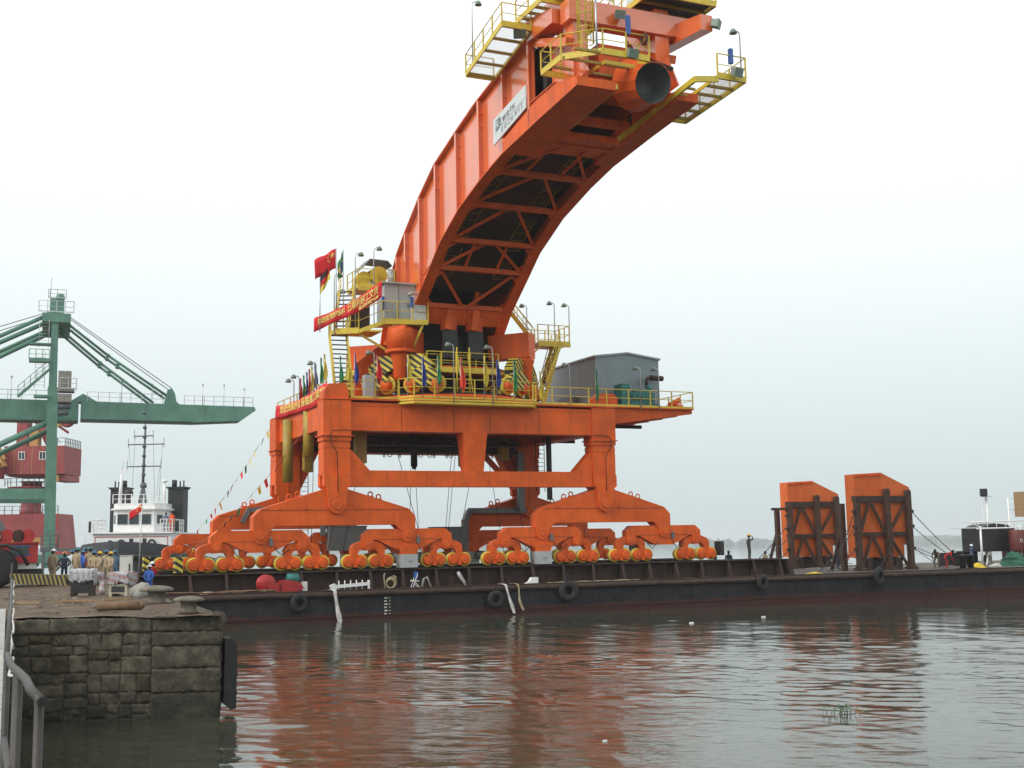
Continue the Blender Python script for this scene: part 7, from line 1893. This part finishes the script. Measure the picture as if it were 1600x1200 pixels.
# ================================================================== RED PORTAL CRANE BEHIND
def red_crane():
    D = 190.0
    t = thing('portal_crane', 'red slewing portal crane behind the green quay crane', 'crane', (-74.7,D,QZ))
    m = MB(); m.lathe([(1.75,10.2),(1.5,11.0),(1.5,15.2),(1.9,15.4)], (-74.7,D+4,0), 24); m.build('column', 'crane_red', t)
    m = MB(); m.prism([(-81,QZ),(-78.6,QZ),(-77.8,5.6),(-71.8,5.6),(-70.6,QZ),(-68.4,QZ),(-69.4,10.3),(-80.2,10.3)], D+1, D+7.5); m.build('portal', 'crane_red', t)
    m = MB(); m.bb(-77.6,-70.4,D+0.95,D+1.0,4.4,5.6) if False else m.bb(-77.8,-71.8,D+0.94,D+1.0,5.62,6.7); m.build('tan_band', 'crane_tan', t)
    m = MB(); m.rail([(-80,D+1.2,10.3),(-69.5,D+1.2,10.3)],1.2,1.2,r=0.045,toe=0); m.build('portal_railing', 'hull_grey', t)
    m = MB(); m.lathe([(3.6,14.2),(3.6,14.5),(1.6,14.6)], (-74.7,D+4,0), 28); m.build('ring_gallery', 'crane_red', t)
    m = MB(); m.rail([(-78.1,D+2,14.55),(-76.6,D+0.5,14.55),(-73,D+0.5,14.55),(-71.3,D+2,14.55)],1.2,0.9,r=0.045,toe=0); m.build('gallery_railing', 'hull_grey', t)
    m = MB(); m.prism([(-77.6,16.2),(-68.4,16.2),(-68.4,15.3),(-70.6,15.3),(-71.0,16.0),(-77.0,16.0)], D+0.5, D+7); m.bb(-77.6,-68.4,D,D+7.5,16.3,20.6); h = m.build('machinery_house', 'crane_red', t)
    for x in (-74.9,-71.7):
        m = MB(); m.bb(x-0.42,x+0.42,D-0.06,D-0.02,18.6,19.65); w = m.build('window', 'glass', h)
        m = MB()
        for (a,b_,c,e_) in ((-0.5,0.5,18.5,18.6),(-0.5,0.5,19.65,19.75),(-0.5,-0.42,18.6,19.65),(0.42,0.5,18.6,19.65),(-0.04,0.04,18.6,19.65)): m.bb(x+a,x+b_,D-0.1,D-0.02,c,e_)
        m.build('window_frame', 'white', h)
    for x in (-76.0,-74.9,-73.3,-71.7,-70.6):
        m = MB(); m.bb(x-0.03,x+0.03,D-0.03,D,16.4,20.5); m.build('panel_seam', 'crane_tan', h)
    m = MB(); m.rail([(-69.6,D+0.2,20.6),(-68.4,D+0.2,20.6),(-68.4,D+7,20.6)],1.2,0.8,r=0.045,toe=0); m.build('roof_railing', 'hull_grey', h)
    m = MB(); m.bb(-76.6,-75.0,D+2,D+4,20.6,27.5); m.beam((-71.5,D+3,20.6),(-74.6,D+3,26.6),1.1,1.0); m.build('a_frame', 'crane_red', t)
    m = MB(); m.bb(-74.4,-73.1,D+1.5,D+3,20.6,23.2); m.build('winch_house', 'crane_tan', t)
    m = MB(); m.beam((-73.8,D+3,26.4),(-69.6,D+3,24.2),0.9,0.8); m.beam((-72,D+2.6,25.0),(-68.8,D+2.6,22.8),0.35,0.35); m.lathe([(1.2,-0.6),(1.3,0.6)],(-69.4,D+3,25.0),16,'y'); m.build('counter_lever', 'crane_red', t)
    m = MB(); m.beam((-73.5,D+1,26.3),(-70.2,D+1,24.3),0.6,0.5); m.lathe([(0.6,-0.3),(0.6,0.3)],(-70.0,D+1,24.1),14,'y'); m.build('lever_arm', 'crane_tan', t)
    ladder((-71.8,D+0.5,24.0),(-69.4,D+0.5,20.7),0.8,'roof_ladder','hull_grey',t,0.5,(0.7,0,0.7))
    m = MB(); m.beam((-77.3,D-1,17.2),(-81.5,D-1,24.5),1.4,1.2); m.beam((-77.0,D-1.2,18.5),(-80.6,D-1.2,25.5),0.5,0.4); m.build('jib', 'crane_tan', t)
    m = MB(); m.bb(-79.5,-77.4,D-2,D+0,15.6,18.0); m.build('operator_cab', 'crane_red', t)
    m = MB(); m.bb(-70.9,-69.2,D+0.2,D+1.5,15.2,16.2); m.build('tan_box', 'crane_tan', t)
red_crane()

# ================================================================== SMALL THINGS ON THE WATER
random.seed(2)
m = MB()
for k in range(26):
    a = random.uniform(0,6.28); r = random.uniform(0,0.35); x, y = r*math.cos(a)*1.3, r*math.sin(a); h = random.uniform(0.04,0.22); b_ = random.uniform(0,6.28)
    d = Vector((math.cos(b_),math.sin(b_),0)); s = Vector((-d.y,d.x,0)); p = Vector((x,y,0.0)); q = p+d*0.06+Vector((0,0,h))
    m.tube(p,q,0.006,4); m.add([q-s*0.045,q+d*0.10+Vector((0,0,0.03))-s*0.02,q+d*0.14+Vector((0,0,0.02)),q+d*0.10+Vector((0,0,0.03))+s*0.02,q+s*0.045],[(0,1,2,3,4)])
one(m, 'water_hyacinth', 'leaf', 'small clump of green water plant floating right of the middle', 'plant', (8.0,31.5,0.0))
for (x,y,lab) in ((9.6,69.0,'scrap of white foam floating near the barge side'),(1.9,27.6,'tiny white scrap floating in the foreground water'),(14.5,74.0,'small white scrap floating below the panels')):
    m = MB(); m.box((0,0,0.04),(0.34,0.2,0.12),0.4); m.box((0.12,0.05,0.07),(0.2,0.16,0.1),-0.2); one(m, 'foam_scrap', 'white', lab, 'litter', (x,y,0.0), scale=0.6 if y > 40 else 0.25)

# ================================================================== HAZE
hz = MB(); hz.bb(-7000, 7000, -900, 7500, -9.9, 72)
hm_ = bpy.data.materials.new('haze'); hm_.use_nodes = True
t_ = hm_.node_tree; t_.nodes.clear()
o_ = t_.nodes.new('ShaderNodeOutputMaterial'); v_ = t_.nodes.new('ShaderNodeVolumePrincipled')
v_.inputs['Color'].default_value = (0.93, 0.965, 1.0, 1); v_.inputs['Density'].default_value = 0.0002; v_.inputs['Anisotropy'].default_value = 0.2
t_.links.new(v_.outputs[0], o_.inputs['Volume'])
hz.build('haze', hm_, label='thin pale river haze filling the air', cat='haze', kind='stuff')
